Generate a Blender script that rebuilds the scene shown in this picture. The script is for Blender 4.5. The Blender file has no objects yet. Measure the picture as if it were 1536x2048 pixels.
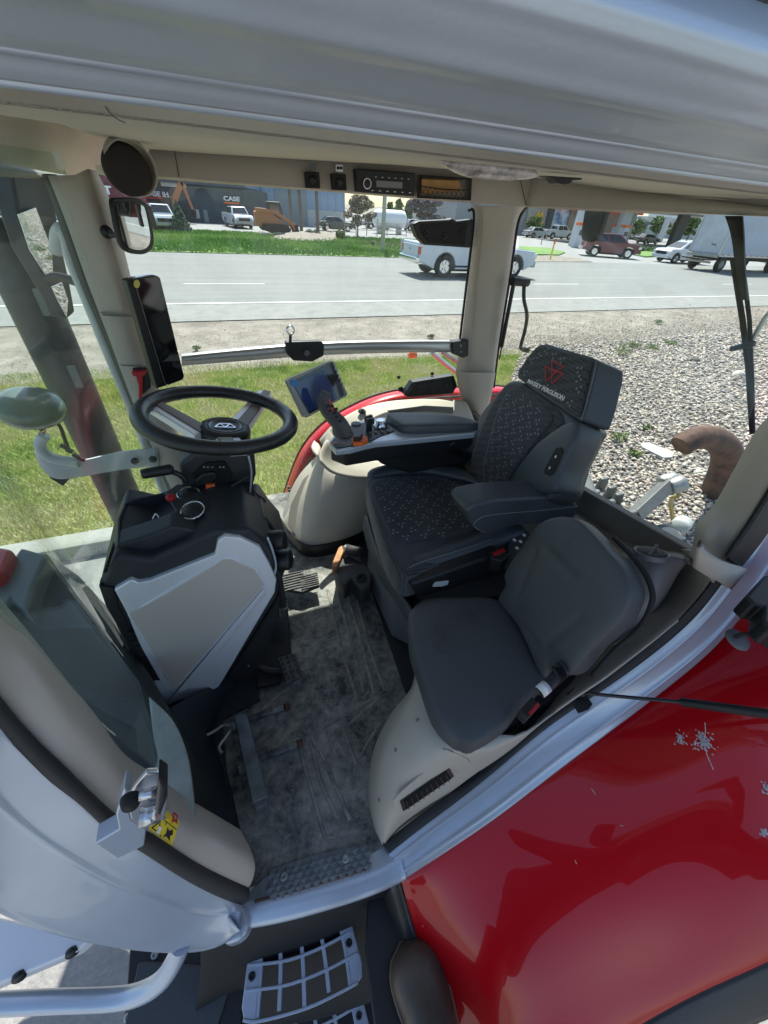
import bpy, bmesh, math, random
import numpy as np
from mathutils import Vector, Matrix
random.seed(7); rng = np.random.default_rng(7)
SC = bpy.context.scene
COL = SC.collection
# ------------------------------------------------------------------ camera
F_ = 772.0; CX, CY = 768.0, 1024.0
CAM = np.array([0.0, 0.0, 2.7])
_X = np.array([(3060-CX)/F_, (570-CY)/F_, 1.0]); _X /= np.linalg.norm(_X)
_D = np.array([(700-CX)/F_, (2000-CY)/F_, 1.0]); _D -= _X*_D.dot(_X); _D /= np.linalg.norm(_D)
_U = -_D; _Y = np.cross(_U, _X)
MC = np.array([_X, _Y, _U])
cd = bpy.data.cameras.new('Camera'); cam = bpy.data.objects.new('Camera', cd); COL.objects.link(cam)
cd.sensor_fit = 'HORIZONTAL'; cd.sensor_width = 36; cd.lens = 36*F_/1536
cd.clip_start = 0.01; cd.clip_end = 3000
m = Matrix.Identity(4)
for i in range(3):
    m[i][0] = MC[i][0]; m[i][1] = -MC[i][1]; m[i][2] = -MC[i][2]; m[i][3] = CAM[i]
cam.matrix_world = m
SC.camera = cam
# ------------------------------------------------------------------ sky, sun
SUN = Vector((0.16, 0.50, 0.85)).normalized()
W = bpy.data.worlds.new("World"); SC.world = W; W.use_nodes = True
nt = W.node_tree; sky = nt.nodes.new('ShaderNodeTexSky'); sky.sky_type = 'NISHITA'; sky.sun_disc = False
sky.sun_elevation = math.asin(SUN.z); sky.sun_rotation = math.atan2(SUN.x, SUN.y)
sky.air_density = 1.0; sky.dust_density = 1.0
nt.links.new(sky.outputs[0], nt.nodes['Background'].inputs[0]); nt.nodes['Background'].inputs[1].default_value = 0.125
sd = bpy.data.lights.new('sun', 'SUN'); sd.energy = 5.0; sd.angle = math.radians(0.5); sd.color = (1, 0.95, 0.88)
so = bpy.data.objects.new('sun', sd); COL.objects.link(so); so.rotation_euler = SUN.to_track_quat('Z', 'Y').to_euler()
SC.view_settings.view_transform = 'Standard'; SC.view_settings.look = 'None'
SC.view_settings.exposure = 0.98; SC.view_settings.gamma = 1
SC.cycles.max_bounces = 10; SC.cycles.transparent_max_bounces = 16

# ------------------------------------------------------------------ helpers
def ray(px, py): return MC @ np.array([(px-CX)/F_, (py-CY)/F_, 1.0])
def P(px, py, x=None, y=None, z=None):
    r = ray(px, py)
    if x is not None: k = (x-CAM[0])/r[0]
    elif y is not None: k = (y-CAM[1])/r[1]
    else: k = (z-CAM[2])/r[2]
    return Vector(CAM + r*k)
def PL(px, py, o, n):
    r = Vector(ray(px, py)); k = (Vector(o)-Vector(CAM)).dot(Vector(n))/r.dot(Vector(n))
    return Vector(CAM) + r*k
def tag(o, label=None, cat=None, group=None, kind=None):
    if label: o['label'] = label
    if cat: o['category'] = cat
    if group: o['group'] = group
    if kind: o['kind'] = kind
    return o
def empty(name, loc=(0, 0, 0), label=None, cat=None, group=None, parent=None, rz=0):
    o = bpy.data.objects.new(name, None); COL.objects.link(o); o.location = loc; o.rotation_euler.z = rz
    o.empty_display_size = .1
    if parent: o.parent = parent
    return tag(o, label, cat, group)
def link(name, me, mats, parent=None, smooth=False, loc=None):
    o = bpy.data.objects.new(name, me); COL.objects.link(o)
    if not isinstance(mats, (list, tuple)): mats = [mats]
    for mm in mats: me.materials.append(mm)
    if parent is not None: o.parent = parent
    if smooth:
        for p in me.polygons: p.use_smooth = True
    if loc: o.location = loc
    return o
def mesh(name, vs, fs, mats, parent=None, smooth=False, bevel=0, seg=3, solid=0, off=0, sub=0, mi=None):
    me = bpy.data.meshes.new(name)
    me.from_pydata([tuple(v) for v in vs], [], fs); me.update()
    if mi: me.polygons.foreach_set('material_index', mi)
    o = link(name, me, mats, parent, smooth or bevel > 0 or sub > 0)
    if solid: mo = o.modifiers.new('s', 'SOLIDIFY'); mo.thickness = solid; mo.offset = off
    if bevel:
        mo = o.modifiers.new('b', 'BEVEL'); mo.width = bevel; mo.segments = seg; mo.limit_method = 'ANGLE'; mo.angle_limit = math.radians(35)
    if sub: mo = o.modifiers.new('u', 'SUBSURF'); mo.levels = sub; mo.render_levels = sub
    if bevel or solid or (smooth and not sub):
        mo = o.modifiers.new('w', 'WEIGHTED_NORMAL'); mo.keep_sharp = True
    return o
class MB:
    def __init__(s): s.v = []; s.f = []; s.m = []
    def add(s, vs, fs, mi=0):
        n = len(s.v); s.v += [Vector(v) for v in vs]; s.f += [tuple(i+n for i in f) for f in fs]; s.m += [mi]*len(fs); return s
    def box(s, c, d, R=None, mi=0):
        vs = []
        for x in (-1, 1):
            for y in (-1, 1):
                for z in (-1, 1):
                    q = Vector((x*d[0]/2, y*d[1]/2, z*d[2]/2))
                    if R: q = R @ q
                    vs.append(Vector(c)+q)
        return s.add(vs, [(0, 1, 3, 2), (4, 6, 7, 5), (0, 4, 5, 1), (2, 3, 7, 6), (0, 2, 6, 4), (1, 5, 7, 3)], mi)
    def prism(s, pts, vec, mi=0):
        n = len(pts); vec = Vector(vec); vs = [Vector(p) for p in pts]+[Vector(p)+vec for p in pts]
        fs = [tuple(range(n))[::-1], tuple(range(n, 2*n))]+[(i, (i+1) % n, n+(i+1) % n, n+i) for i in range(n)]
        return s.add(vs, fs, mi)
    def tube(s, pts, r, seg=10, mi=0, cap=True, sx=1, sy=1):
        pts = [Vector(p) for p in pts]; n = len(pts)
        rr = r if isinstance(r, (list, tuple)) else [r]*n
        t0 = (pts[1]-pts[0]).normalized(); a = t0.orthogonal().normalized()
        if abs(t0.z) < .95: a = t0.cross(Vector((0, 0, 1))).normalized()
        vs = []; fs = []
        for i, p in enumerate(pts):
            t = (pts[min(i+1, n-1)]-pts[max(i-1, 0)]).normalized()
            a = (a-t*a.dot(t)).normalized(); b = t.cross(a)
            for k in range(seg):
                th = 2*math.pi*k/seg; vs.append(p+a*math.cos(th)*rr[i]*sx+b*math.sin(th)*rr[i]*sy)
        for i in range(n-1):
            for k in range(seg):
                k2 = (k+1) % seg; fs.append((i*seg+k, i*seg+k2, (i+1)*seg+k2, (i+1)*seg+k))
        if cap: fs += [tuple(range(seg))[::-1], tuple(range((n-1)*seg, n*seg))]
        return s.add(vs, fs, mi)
    def lathe(s, prof, c, ax, seg=24, mi=0):   # prof: (r, h) along axis
        ax = Vector(ax).normalized(); a = ax.orthogonal().normalized(); b = ax.cross(a); c = Vector(c); vs = []; fs = []
        for r, h in prof:
            for k in range(seg):
                th = 2*math.pi*k/seg; vs.append(c+ax*h+(a*math.cos(th)+b*math.sin(th))*max(r, 1e-5))
        for i in range(len(prof)-1):
            for k in range(seg):
                k2 = (k+1) % seg; fs.append((i*seg+k, i*seg+k2, (i+1)*seg+k2, (i+1)*seg+k))
        return s.add(vs, fs, mi)
    def build(s, name, mats, parent=None, **k):
        return mesh(name, s.v, s.f, mats, parent, mi=s.m if any(s.m) else None, **k)
def cat(pts, n=6, closed=False):
    pts = [Vector(p) for p in pts]; N = len(pts); out = []
    rngi = range(N) if closed else range(N-1)
    for i in rngi:
        if closed: p0, p1, p2, p3 = pts[(i-1) % N], pts[i], pts[(i+1) % N], pts[(i+2) % N]
        else: p0, p1, p2, p3 = pts[max(i-1, 0)], pts[i], pts[i+1], pts[min(i+2, N-1)]
        for k in range(n):
            t = k/n; out.append(0.5*((2*p1)+(p2-p0)*t+(2*p0-5*p1+4*p2-p3)*t*t+(3*p1-p0-3*p2+p3)*t**3))
    if not closed: out.append(pts[-1])
    return out
def resamp(pts, n):
    pts = [Vector(p) for p in pts]; L = [0]
    for a, b in zip(pts, pts[1:]): L.append(L[-1]+(b-a).length)
    out = []; j = 0
    for i in range(n):
        d = L[-1]*i/(n-1)
        while j < len(pts)-2 and L[j+1] < d: j += 1
        t = (d-L[j])/max(L[j+1]-L[j], 1e-9); out.append(pts[j].lerp(pts[j+1], min(max(t, 0), 1)))
    return out
def loft(name, rows, mats, parent=None, n=24, thick=0.01, off=0, cross=0, smooth=True, bevel=0, closed=False):
    """rows: polylines of 3-D points; resampled to n points and skinned; real thickness"""
    R = [resamp(cat(r, 5) if len(r) > 2 else r, n) for r in rows]
    if cross:
        cols = [cat([r[i] for r in R], cross) for i in range(n)]
        R = [[c[j] for c in cols] for j in range(len(cols[0]))]
    vs = [p for r in R for p in r]; fs = []
    m_ = len(R)
    for j in range(m_-1):
        for i in range(n-1): fs.append((j*n+i, j*n+i+1, (j+1)*n+i+1, (j+1)*n+i))
    return mesh(name, vs, fs, mats, parent, smooth=smooth, solid=thick, off=off, bevel=bevel)
def prism(name, pts, vec, mat, parent=None, bevel=0, seg=3, smooth=False):
    return MB().prism(pts, vec).build(name, mat, parent, bevel=bevel, seg=seg, smooth=smooth)
def box(name, c, d, mat, parent=None, R=None, bevel=0, seg=3):
    return MB().box(c, d, R).build(name, mat, parent, bevel=bevel, seg=seg)
def tube(name, pts, r, mat, parent=None, seg=12, smooth=True, n=5, sx=1, sy=1):
    if len(pts) > 2 and n > 1:
        rr = r if isinstance(r, (list, tuple)) else None
        if rr:
            r4 = cat([Vector((q, 0, 0)) for q in rr], n); r = [q.x for q in r4]
        pts = cat(pts, n)
    return MB().tube(pts, r, seg, sx=sx, sy=sy).build(name, mat, parent, smooth=smooth)
def shade_auto(o): return o
def pillow(name, outline, nrm, H, thick, mats, parent=None, p=4.0, sm=5, rings=8, extra=None, top=1.0, crease=None, minh=0):
    """cushion: planar outline with rounded crown of height H and side wall thick (backwards)"""
    nrm = Vector(nrm).normalized(); L = cat(outline, sm, True); N = len(L)
    c = sum(L, Vector())/N; vs = []; fs = []; mi = []
    ts = [1-(k/rings)**1.7 for k in range(rings)]
    loops = [[q-nrm*thick-(q-c)*.10 for q in L], [q-nrm*thick*.8-(q-c)*.015 for q in L], [q-nrm*thick*.3 for q in L]]
    def hh(t): return H*(1-min(t, 1)**p)**(1/p)
    for t in ts:
        lp = []
        for q in L:
            w = c+(q-c)*t; h = hh(t)
            if crease: h += crease(w)*min(1, (1-t)*4)
            lp.append(w+nrm*h)
        loops.append(lp)
    for lp in loops: vs += lp
    for j in range(len(loops)-1):
        for i in range(N): fs.append((j*N+i, j*N+(i+1) % N, (j+1)*N+(i+1) % N, (j+1)*N+i))
    vs.append(c+nrm*(H+(crease(c) if crease else 0))); k = len(vs)-1; j = len(loops)-1
    for i in range(N): fs.append((j*N+i, j*N+(i+1) % N, k))
    fs.append(tuple(range(N))[::-1]); mi = [0]*len(fs)
    def surf(q):
        d = q-c; d = d-nrm*d.dot(nrm)
        e1 = (L[0]-c).normalized(); e2 = nrm.cross(e1); a = math.atan2(d.dot(e2), d.dot(e1))
        bd = 9; rad = 1
        for l in L:
            dl = l-c; al = math.atan2(dl.dot(e2), dl.dot(e1)); da = abs((al-a+math.pi) % (2*math.pi)-math.pi)
            if da < bd: bd = da; rad = dl.length
        t = d.length/rad; return t, c+d+nrm*(hh(t)+.0008)
    if extra:
        for vv, ff in extra(surf):
            n0 = len(vs); vs += vv; fs += [tuple(i+n0 for i in f) for f in ff]; mi += [1]*len(ff)
    return mesh(name, vs, fs, mats, parent, smooth=True, mi=mi if extra else None)
def text(name, s, o, right, up, height, mat, parent=None, ext=.002, bold=0.0, align='CENTER', xs=1.0):
    cu = bpy.data.curves.new(name, 'FONT'); cu.body = s; cu.size = 1; cu.extrude = .02; cu.offset = bold; cu.align_x = align; cu.align_y = 'CENTER'
    ob = bpy.data.objects.new(name+'_c', cu); COL.objects.link(ob)
    bpy.context.view_layer.update(); dg = bpy.context.evaluated_depsgraph_get()
    me = bpy.data.meshes.new_from_object(ob.evaluated_get(dg)); bpy.data.objects.remove(ob)
    r = Vector(right).normalized(); u = Vector(up).normalized(); n = r.cross(u).normalized(); k = height/.72
    for v in me.vertices: v.co = Vector(o)+r*v.co.x*k*xs+u*v.co.y*k+n*(v.co.z/.02*ext)
    me.materials.clear()
    return link(name, me, mat, parent)
# ------------------------------------------------------------------ materials
MATS = {}
def mat(name, col, rough=.5, metal=0, bump=0, bscale=200, var=0, vscale=4, spec=.5, coat=0, col2=None, emis=None, bdist=.002, detail=4, coatr=.05, ramp=(.35, .65), sheen=0):
    if name in MATS: return MATS[name]
    m = bpy.data.materials.new(name); m.use_nodes = True; t = m.node_tree; b = t.nodes['Principled BSDF']; L = t.links
    b.inputs['Base Color'].default_value = (*col, 1); b.inputs['Roughness'].default_value = rough; b.inputs['Metallic'].default_value = metal
    b.inputs['Specular IOR Level'].default_value = spec; b.inputs['Coat Weight'].default_value = coat; b.inputs['Coat Roughness'].default_value = coatr
    if sheen: b.inputs['Sheen Weight'].default_value = sheen
    tc = t.nodes.new('ShaderNodeTexCoord')
    if var or col2:
        n = t.nodes.new('ShaderNodeTexNoise'); n.inputs['Scale'].default_value = vscale; n.inputs['Detail'].default_value = detail+4; n.inputs['Roughness'].default_value = .65
        L.new(tc.outputs['Object'], n.inputs['Vector'])
        r = t.nodes.new('ShaderNodeValToRGB'); L.new(n.outputs['Fac'], r.inputs[0])
        c2 = col2 if col2 else tuple(c*(1+var) for c in col); c1 = col if col2 else tuple(c*(1-var) for c in col)
        r.color_ramp.elements[0].position = ramp[0]; r.color_ramp.elements[1].position = ramp[1]
        r.color_ramp.elements[0].color = (*c1, 1); r.color_ramp.elements[1].color = (*c2, 1); L.new(r.outputs[0], b.inputs['Base Color'])
    if bump:
        n = t.nodes.new('ShaderNodeTexNoise'); n.inputs['Scale'].default_value = bscale; n.inputs['Detail'].default_value = detail
        L.new(tc.outputs['Object'], n.inputs['Vector'])
        bp = t.nodes.new('ShaderNodeBump'); bp.inputs['Strength'].default_value = bump; bp.inputs['Distance'].default_value = bdist
        L.new(n.outputs['Fac'], bp.inputs['Height']); L.new(bp.outputs[0], b.inputs['Normal'])
    if emis: b.inputs['Emission Color'].default_value = (*emis[0], 1); b.inputs['Emission Strength'].default_value = emis[1]
    MATS[name] = m; return m
def nodes(m): return m.node_tree.nodes, m.node_tree.links, m.node_tree.nodes['Principled BSDF']
silver = mat('silver_paint', (.46, .52, .60), .33, .35, bump=.12, bscale=260, var=.05, vscale=6, coat=.5, bdist=.001)
silver2 = mat('roof_paint', (.51, .575, .63), .42, .3, bump=.25, bscale=180, var=.05, vscale=3, coat=.3, bdist=.001)
cream = mat('cream_plastic', (.42, .375, .32), .55, bump=.25, bscale=600, var=.04, vscale=5, bdist=.0006)
cream2 = mat('cream_light', (.47, .43, .36), .6, bump=.3, bscale=500, var=.05, vscale=7, bdist=.0006)
taupe = mat('taupe_plastic', (.22, .20, .175), .6, bump=.2, bscale=500, var=.05, bdist=.0006)
greyp = mat('grey_plastic', (.13, .135, .14), .5, bump=.2, bscale=500, bdist=.0006, var=.06)
blk = mat('black_plastic', (.010, .011, .013), .45, bump=.15, bscale=500, bdist=.0005, var=.15)
blkm = mat('matte_black', (.012, .012, .013), .75, bump=.1, bscale=300)
dash = mat('dash_plastic', (.018, .023, .029), .55, bump=.3, bscale=700, bdist=.0005, var=.1)
dashg = mat('dash_silver', (.74, .78, .84), .36, .3, bump=.08, bscale=700, var=.03)
dashp = mat('dash_grey_panel', (.52, .49, .45), .42, .1, bump=.12, bscale=900, bdist=.0004, var=.02)
rub = mat('rubber_seal', (.02, .021, .022), .6, bump=.3, bscale=120, var=.25, vscale=14)
leather = mat('grey_vinyl', (.05, .062, .072), .42, bump=.35, bscale=900, bdist=.0006, var=.06)
jsm = mat('seat_cover', (.062, .069, .074), .55, bump=.3, bscale=1100, bdist=.0005, col2=(.040, .044, .047), vscale=7, ramp=(.56, .72))
wheelm = mat('wheel_leather', (.016, .018, .02), .36, bump=.25, bscale=700, bdist=.0005)
chrome = mat('chrome', (.75, .76, .78), .12, 1.0)
steel = mat('worn_steel', (.36, .36, .35), .45, .7, bump=.3, bscale=60, var=.2, vscale=20)
red = mat('red_paint', (.48, .002, .008), .3, 0, bump=.01, bscale=8, coat=.75, coatr=.01, var=.04, vscale=2, spec=.15)
redp = mat('red_plastic', (.45, .01, .02), .35)
orange = mat('orange', (.75, .14, .02), .5, var=.1, vscale=30)
yellow = mat('yellow', (.8, .58, .03), .5)
white = mat('white_paint', (.75, .76, .78), .35, coat=.4, var=.02)
rust = mat('rusty_steel', (.055, .028, .02), .8, .1, bump=.8, bscale=24, col2=(.16, .085, .06), vscale=7, bdist=.006)
gloss = mat('black_glass', (.006, .006, .007), .06, coat=1)
whitet = mat('white_print', (.8, .8, .8), .5)
redt = mat('red_print', (.55, .03, .04), .5)
tire = mat('tyre', (.02, .02, .021), .8, bump=.5, bscale=40)
mirrorm = mat('mirror_glass', (.82, .85, .86), .02, 1.0)
# rubber floor with dried mud
flo = mat('floor_rubber', (.035, .042, .048), .75, bump=.5, bscale=90, bdist=.001)
def muddy(m, base, mud, s1, s2, lo, hi):
    N, L, b = nodes(m); tc = N.new('ShaderNodeTexCoord')
    n1 = N.new('ShaderNodeTexNoise'); n1.inputs['Scale'].default_value = s1; n1.inputs['Detail'].default_value = 12; n1.inputs['Roughness'].default_value = .75; n1.inputs['Distortion'].default_value = .4
    n2 = N.new('ShaderNodeTexNoise'); n2.inputs['Scale'].default_value = s2; n2.inputs['Detail'].default_value = 10; n2.inputs['Roughness'].default_value = .8
    mx = N.new('ShaderNodeMix'); mx.data_type = 'FLOAT'; mx.inputs[0].default_value = .4
    L.new(tc.outputs['Object'], n1.inputs['Vector']); L.new(tc.outputs['Object'], n2.inputs['Vector']); L.new(n1.outputs['Fac'], mx.inputs[2]); L.new(n2.outputs['Fac'], mx.inputs[3])
    r = N.new('ShaderNodeValToRGB'); L.new(mx.outputs[0], r.inputs[0]); e = r.color_ramp.elements
    e[0].position = lo; e[0].color = (*base, 1); e[1].position = hi; e[1].color = (*mud, 1)
    L.new(r.outputs[0], b.inputs['Base Color'])
muddy(flo, (.034, .038, .040), (.38, .37, .32), 6.5, 42, .41, .63)
flr = mat('floor_ridge', (.06, .06, .055), .8, bump=.5, bscale=80); muddy(flr, (.08, .085, .085), (.36, .33, .28), 12, 60, .38, .6)
# seat fabrics
def fabric(name, c1, c2, scale):
    m = mat(name, c1, .85, sheen=.2); N, L, b = nodes(m); tc = N.new('ShaderNodeTexCoord')
    v = N.new('ShaderNodeTexVoronoi'); v.inputs['Scale'].default_value = scale; v.inputs['Randomness'].default_value = .12
    L.new(tc.outputs['Object'], v.inputs['Vector'])
    r = N.new('ShaderNodeValToRGB'); L.new(v.outputs['Distance'], r.inputs[0]); e = r.color_ramp.elements
    e[0].position = .2; e[0].color = (*c1, 1); e[1].position = .5; e[1].color = (*c2, 1); L.new(r.outputs[0], b.inputs['Base Color'])
    bp = N.new('ShaderNodeBump'); bp.inputs['Strength'].default_value = .7; bp.inputs['Distance'].default_value = .0015
    L.new(v.outputs['Distance'], bp.inputs['Height']); L.new(bp.outputs[0], b.inputs['Normal']); return m
fab = fabric('seat_fabric', (.004, .005, .007), (.045, .052, .065), 170)
fab2 = fabric('seat_mesh_fabric', (.002, .002, .003), (.05, .055, .062), 105)
motif = mat('seat_motif', (.22, .245, .255), .7)
# glass: clear pane with a thin dust film
def glassm(name, tint, dust, refl=.9):
    m = bpy.data.materials.new(name); m.use_nodes = True; t = m.node_tree; N = t.nodes; L = t.links; N.clear()
    out = N.new('ShaderNodeOutputMaterial'); tr = N.new('ShaderNodeBsdfTransparent'); tr.inputs[0].default_value = (*tint, 1)
    gl = N.new('ShaderNodeBsdfGlossy'); gl.inputs['Roughness'].default_value = .01; df = N.new('ShaderNodeBsdfDiffuse'); df.inputs[0].default_value = (.6, .62, .58, 1)
    fw = N.new('ShaderNodeLayerWeight'); fw.inputs[0].default_value = .5; fp = N.new('ShaderNodeMath'); fp.operation = 'POWER'; fp.inputs[1].default_value = 5; L.new(fw.outputs['Facing'], fp.inputs[0]); fr = N.new('ShaderNodeMath'); fr.operation = 'MULTIPLY_ADD'; fr.inputs[1].default_value = .45; fr.inputs[2].default_value = .022; L.new(fp.outputs[0], fr.inputs[0]); m1 = N.new('ShaderNodeMixShader'); m2 = N.new('ShaderNodeMixShader')
    tc = N.new('ShaderNodeTexCoord'); n = N.new('ShaderNodeTexNoise'); n.inputs['Scale'].default_value = 9; n.inputs['Detail'].default_value = 10; n.inputs['Roughness'].default_value = .7
    mr = N.new('ShaderNodeMapRange'); mr.inputs[1].default_value = .35; mr.inputs[2].default_value = .75; mr.inputs[3].default_value = dust*.3; mr.inputs[4].default_value = dust*1.8
    L.new(tc.outputs['Object'], n.inputs[0]); L.new(n.outputs[0], mr.inputs[0]); L.new(mr.outputs[0], m1.inputs[0]); L.new(tr.outputs[0], m1.inputs[1]); L.new(df.outputs[0], m1.inputs[2])
    L.new(fr.outputs[0], m2.inputs[0]); L.new(m1.outputs[0], m2.inputs[1]); L.new(gl.outputs[0], m2.inputs[2]); L.new(m2.outputs[0], out.inputs[0]); MATS[name] = m; return m
glass = glassm('cab_glass', (.93, .97, .95), .05)
glassw = glassm('windshield_glass', (.86, .93, .90), .05)
glassc = mat('car_glass', (.01, .013, .015), .08, coat=1)
# ================================================================== outdoors: the ground
def npmesh(name, V, Fq, mats, parent=None, mi=None, smooth=False):
    me = bpy.data.meshes.new(name); k = Fq.shape[1]; n = len(Fq)
    me.vertices.add(len(V)); me.vertices.foreach_set('co', np.asarray(V, np.float32).ravel())
    me.loops.add(n*k); me.loops.foreach_set('vertex_index', Fq.astype(np.int32).ravel())
    me.polygons.add(n); me.polygons.foreach_set('loop_start', np.arange(0, n*k, k, dtype=np.int32)); me.polygons.foreach_set('loop_total', np.full(n, k, np.int32))
    o = link(name, me, mats, parent)
    if mi is not None: me.polygons.foreach_set('material_index', np.asarray(mi, np.int32))
    me.update(calc_edges=True); me.validate(); return o
def sheet(name, pts, z, mt, kind='structure', t=.004):
    return tag(mesh(name, [(x, y, z) for x, y in pts], [tuple(range(len(pts)))], mt), kind=kind)
def gmat(name, cols, scales, rough=.9, bump=.5, bs=30, bd=.02, pos=(.3, .5, .7), stretch=None):
    m = mat(name, cols[0], rough, bump=bump, bscale=bs, bdist=bd); N, L, b = nodes(m); tc = N.new('ShaderNodeTexCoord')
    vec = tc.outputs['Object']
    if stretch:
        mp = N.new('ShaderNodeMapping'); mp.inputs['Scale'].default_value = stretch; L.new(vec, mp.inputs[0]); vec = mp.outputs[0]
    ns = []
    for s in scales:
        n = N.new('ShaderNodeTexNoise'); n.inputs['Scale'].default_value = s; n.inputs['Detail'].default_value = 8; n.inputs['Roughness'].default_value = .7; L.new(vec, n.inputs['Vector']); ns.append(n.outputs[0])
    mx = N.new('ShaderNodeMix'); mx.data_type = 'FLOAT'; mx.inputs[0].default_value = .5; L.new(ns[0], mx.inputs[2]); L.new(ns[1], mx.inputs[3])
    r = N.new('ShaderNodeValToRGB'); L.new(mx.outputs[0], r.inputs[0]); e = r.color_ramp.elements
    e[0].position = pos[0]; e[0].color = (*cols[0], 1); e[1].position = pos[2]; e[1].color = (*cols[2], 1); k = e.new(pos[1]); k.color = (*cols[1], 1)
    L.new(r.outputs[0], b.inputs['Base Color']); return m
m_dirt = gmat('gravel_dirt', [(.13, .11, .088), (.22, .19, .155), (.36, .32, .27)], (1.6, 60), bump=.5, bs=90, bd=.01, pos=(.38, .5, .64))
m_asph = gmat('old_asphalt', [(.13, .135, .13), (.195, .20, .19), (.26, .26, .245)], (.8, 60), bump=.3, bs=80, bd=.006, stretch=(.12, 1.6, 1), pos=(.3, .5, .7))
m_yard = gmat('yard_pavement', [(.14, .142, .135), (.235, .235, .22), (.30, .295, .275)], (2, 40), bump=.6, bs=60, bd=.01)
m_conc = gmat('curb_concrete', [(.26, .25, .23), (.36, .35, .32), (.42, .41, .38)], (3, 60), bump=.4, bs=60, bd=.005)
m_soil = gmat('lawn_soil', [(.10, .14, .03), (.19, .24, .055), (.34, .32, .13)], (.9, 14), bump=.7, bs=60, pos=(.33, .5, .68))
m_far = gmat('far_lawn', [(.09, .17, .035), (.13, .24, .05), (.22, .30, .09)], (.35, 5), bump=.7, bs=20, pos=(.33, .5, .68))
m_bed = gmat('stone_bed_soil', [(.10, .09, .08), (.17, .155, .14), (.26, .24, .22)], (8, 60), bump=.8, bs=60)
sheet('ground', [(-1500, -400), (1500, -400), (1500, 2500), (-1500, 2500)], -.03, m_dirt)
sheet('yard_pavement', [(-60, -40), (60, -40), (60, 0.2), (2.9, .2), (2.9, 3.35), (-60, 3.35)], -.012, m_yard)
LAWN = [(-60, 3.5), (3.4, 3.5), (5.6, 6.6), (6.9, 8.0), (3.0, 8.35), (-1, 8.2), (-60, 8.6)]
sheet('lawn', LAWN, -.008, m_soil)
sheet('road_shoulder', [(-400, 12.44), (400, 12.44), (400, 14.62), (-400, 14.62)], -.008, m_yard)
sheet('road', [(-400, 14.62), (400, 14.62), (400, 29.0), (-400, 29.0)], -.004, m_asph)
m_line = mat('road_paint', (.62, .62, .58), .7, var=.12, vscale=6)
mb = MB(); mb.add([(-400, 14.66, .001), (400, 14.66, .001), (400, 14.80, .001), (-400, 14.80, .001)], [(0, 1, 2, 3)])
for x0 in (-29, -14.8, -.9, 15.5, 30.2, 45): mb.add([(x0, 18.36, .001), (x0+3.0, 18.36, .001), (x0+3.0, 18.47, .001), (x0, 18.47, .001)], [(0, 1, 2, 3)])
tag(mb.build('road_markings', m_line), kind='structure')
mb = MB()
for _ in range(1):
    xs = np.arange(-12, 40, .35); yy = 12.44+np.cumsum(rng.normal(0, .012, len(xs)))
    for a in range(len(xs)-1):
        w = .012+.012*random.random(); mb.add([(xs[a], yy[a], .002), (xs[a+1], yy[a+1], .002), (xs[a+1], yy[a+1]+w, .002), (xs[a], yy[a]+w, .002)], [(0, 1, 2, 3)])
tag(mb.build('pavement_crack', mat('crack', (.05, .05, .045), .9)), kind='structure')
# kerb
tag(prism('kerb', [(-60, 3.34, -.01), (-60, 3.36, .12), (-60, 3.42, .14), (-60, 3.54, .14), (-60, 3.56, -.01)], (63.4, 0, 0), m_conc, bevel=.01), kind='structure')
# far side of the road: raised lawn, dealer lot, drive and lots
def strip(name, xs, ys, zf, mt):
    vs = [(x, y, zf(x, y)) for y in ys for x in xs]; nx = len(xs)
    fs = [(j*nx+i, j*nx+i+1, (j+1)*nx+i+1, (j+1)*nx+i) for j in range(len(ys)-1) for i in range(nx-1)]
    return tag(mesh(name, vs, fs, mt, smooth=True), kind='structure')
strip('far_lawn', list(np.linspace(-90, 23.0, 60)), list(np.linspace(29.1, 47.5, 14)), lambda x, y: .02+.10*math.sin(x*.21+1)*math.sin((y-29)/18.5*3.14), m_far)
gm2 = [mat('far_grass_a', (.13, .24, .04), .7), mat('far_grass_b', (.22, .36, .07), .7), mat('far_grass_c', (.38, .44, .14), .7)]
def far_tufts():
    n = 60000; x = rng.uniform(-25, 22.5, n); y = rng.uniform(29.2, 47, n); a = rng.uniform(0, 6.28, n); h = rng.uniform(.06, .22, n); w = rng.uniform(.03, .08, n)
    z = .02+.10*np.sin(x*.21+1)*np.sin((y-29)/18.5*3.14); V = np.zeros((n, 3, 3)); V[:, 0] = np.c_[x-np.cos(a)*w, y-np.sin(a)*w, z]; V[:, 1] = np.c_[x+np.cos(a)*w, y+np.sin(a)*w, z]; V[:, 2] = np.c_[x+rng.normal(0, .05, n), y, z+h]
    return npmesh('far_lawn_grass', V.reshape(-1, 3), np.arange(3*n).reshape(n, 3), gm2, mi=np.digitize(vnoise(x+50, y, 3., 9)*.6+rng.random(n)*.4, [.42, .66]))
m_lot = gmat('lot_asphalt', [(.20, .20, .20), (.26, .26, .255), (.33, .33, .32)], (.4, 30), bump=.2, bs=30)
sheet('dealer_lot', [(-120, 47.5), (23.2, 47.5), (30, 140), (-120, 140)], -.006, m_lot)
sheet('station_lot', [(22.9, 29.1), (200, 29.1), (200, 160), (30, 160), (23.0, 47)], -.010, m_lot)
def flatpoly(name, px, z, mt, h=.1):
    pts = [P(a, b, z=0) for a, b in px]
    return tag(prism(name, [(p.x, p.y, -.005) for p in pts], (0, 0, h), mt), kind='structure')
flatpoly('grass_island', [(1035, 500), (1040, 494), (1095, 497), (1130, 506), (1118, 511), (1050, 510)], 0, m_far, .09)
flatpoly('gravel_verge', [(1035, 524), (1035, 513), (1100, 511), (1160, 517), (1185, 524)], 0, m_dirt, .03)
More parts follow.
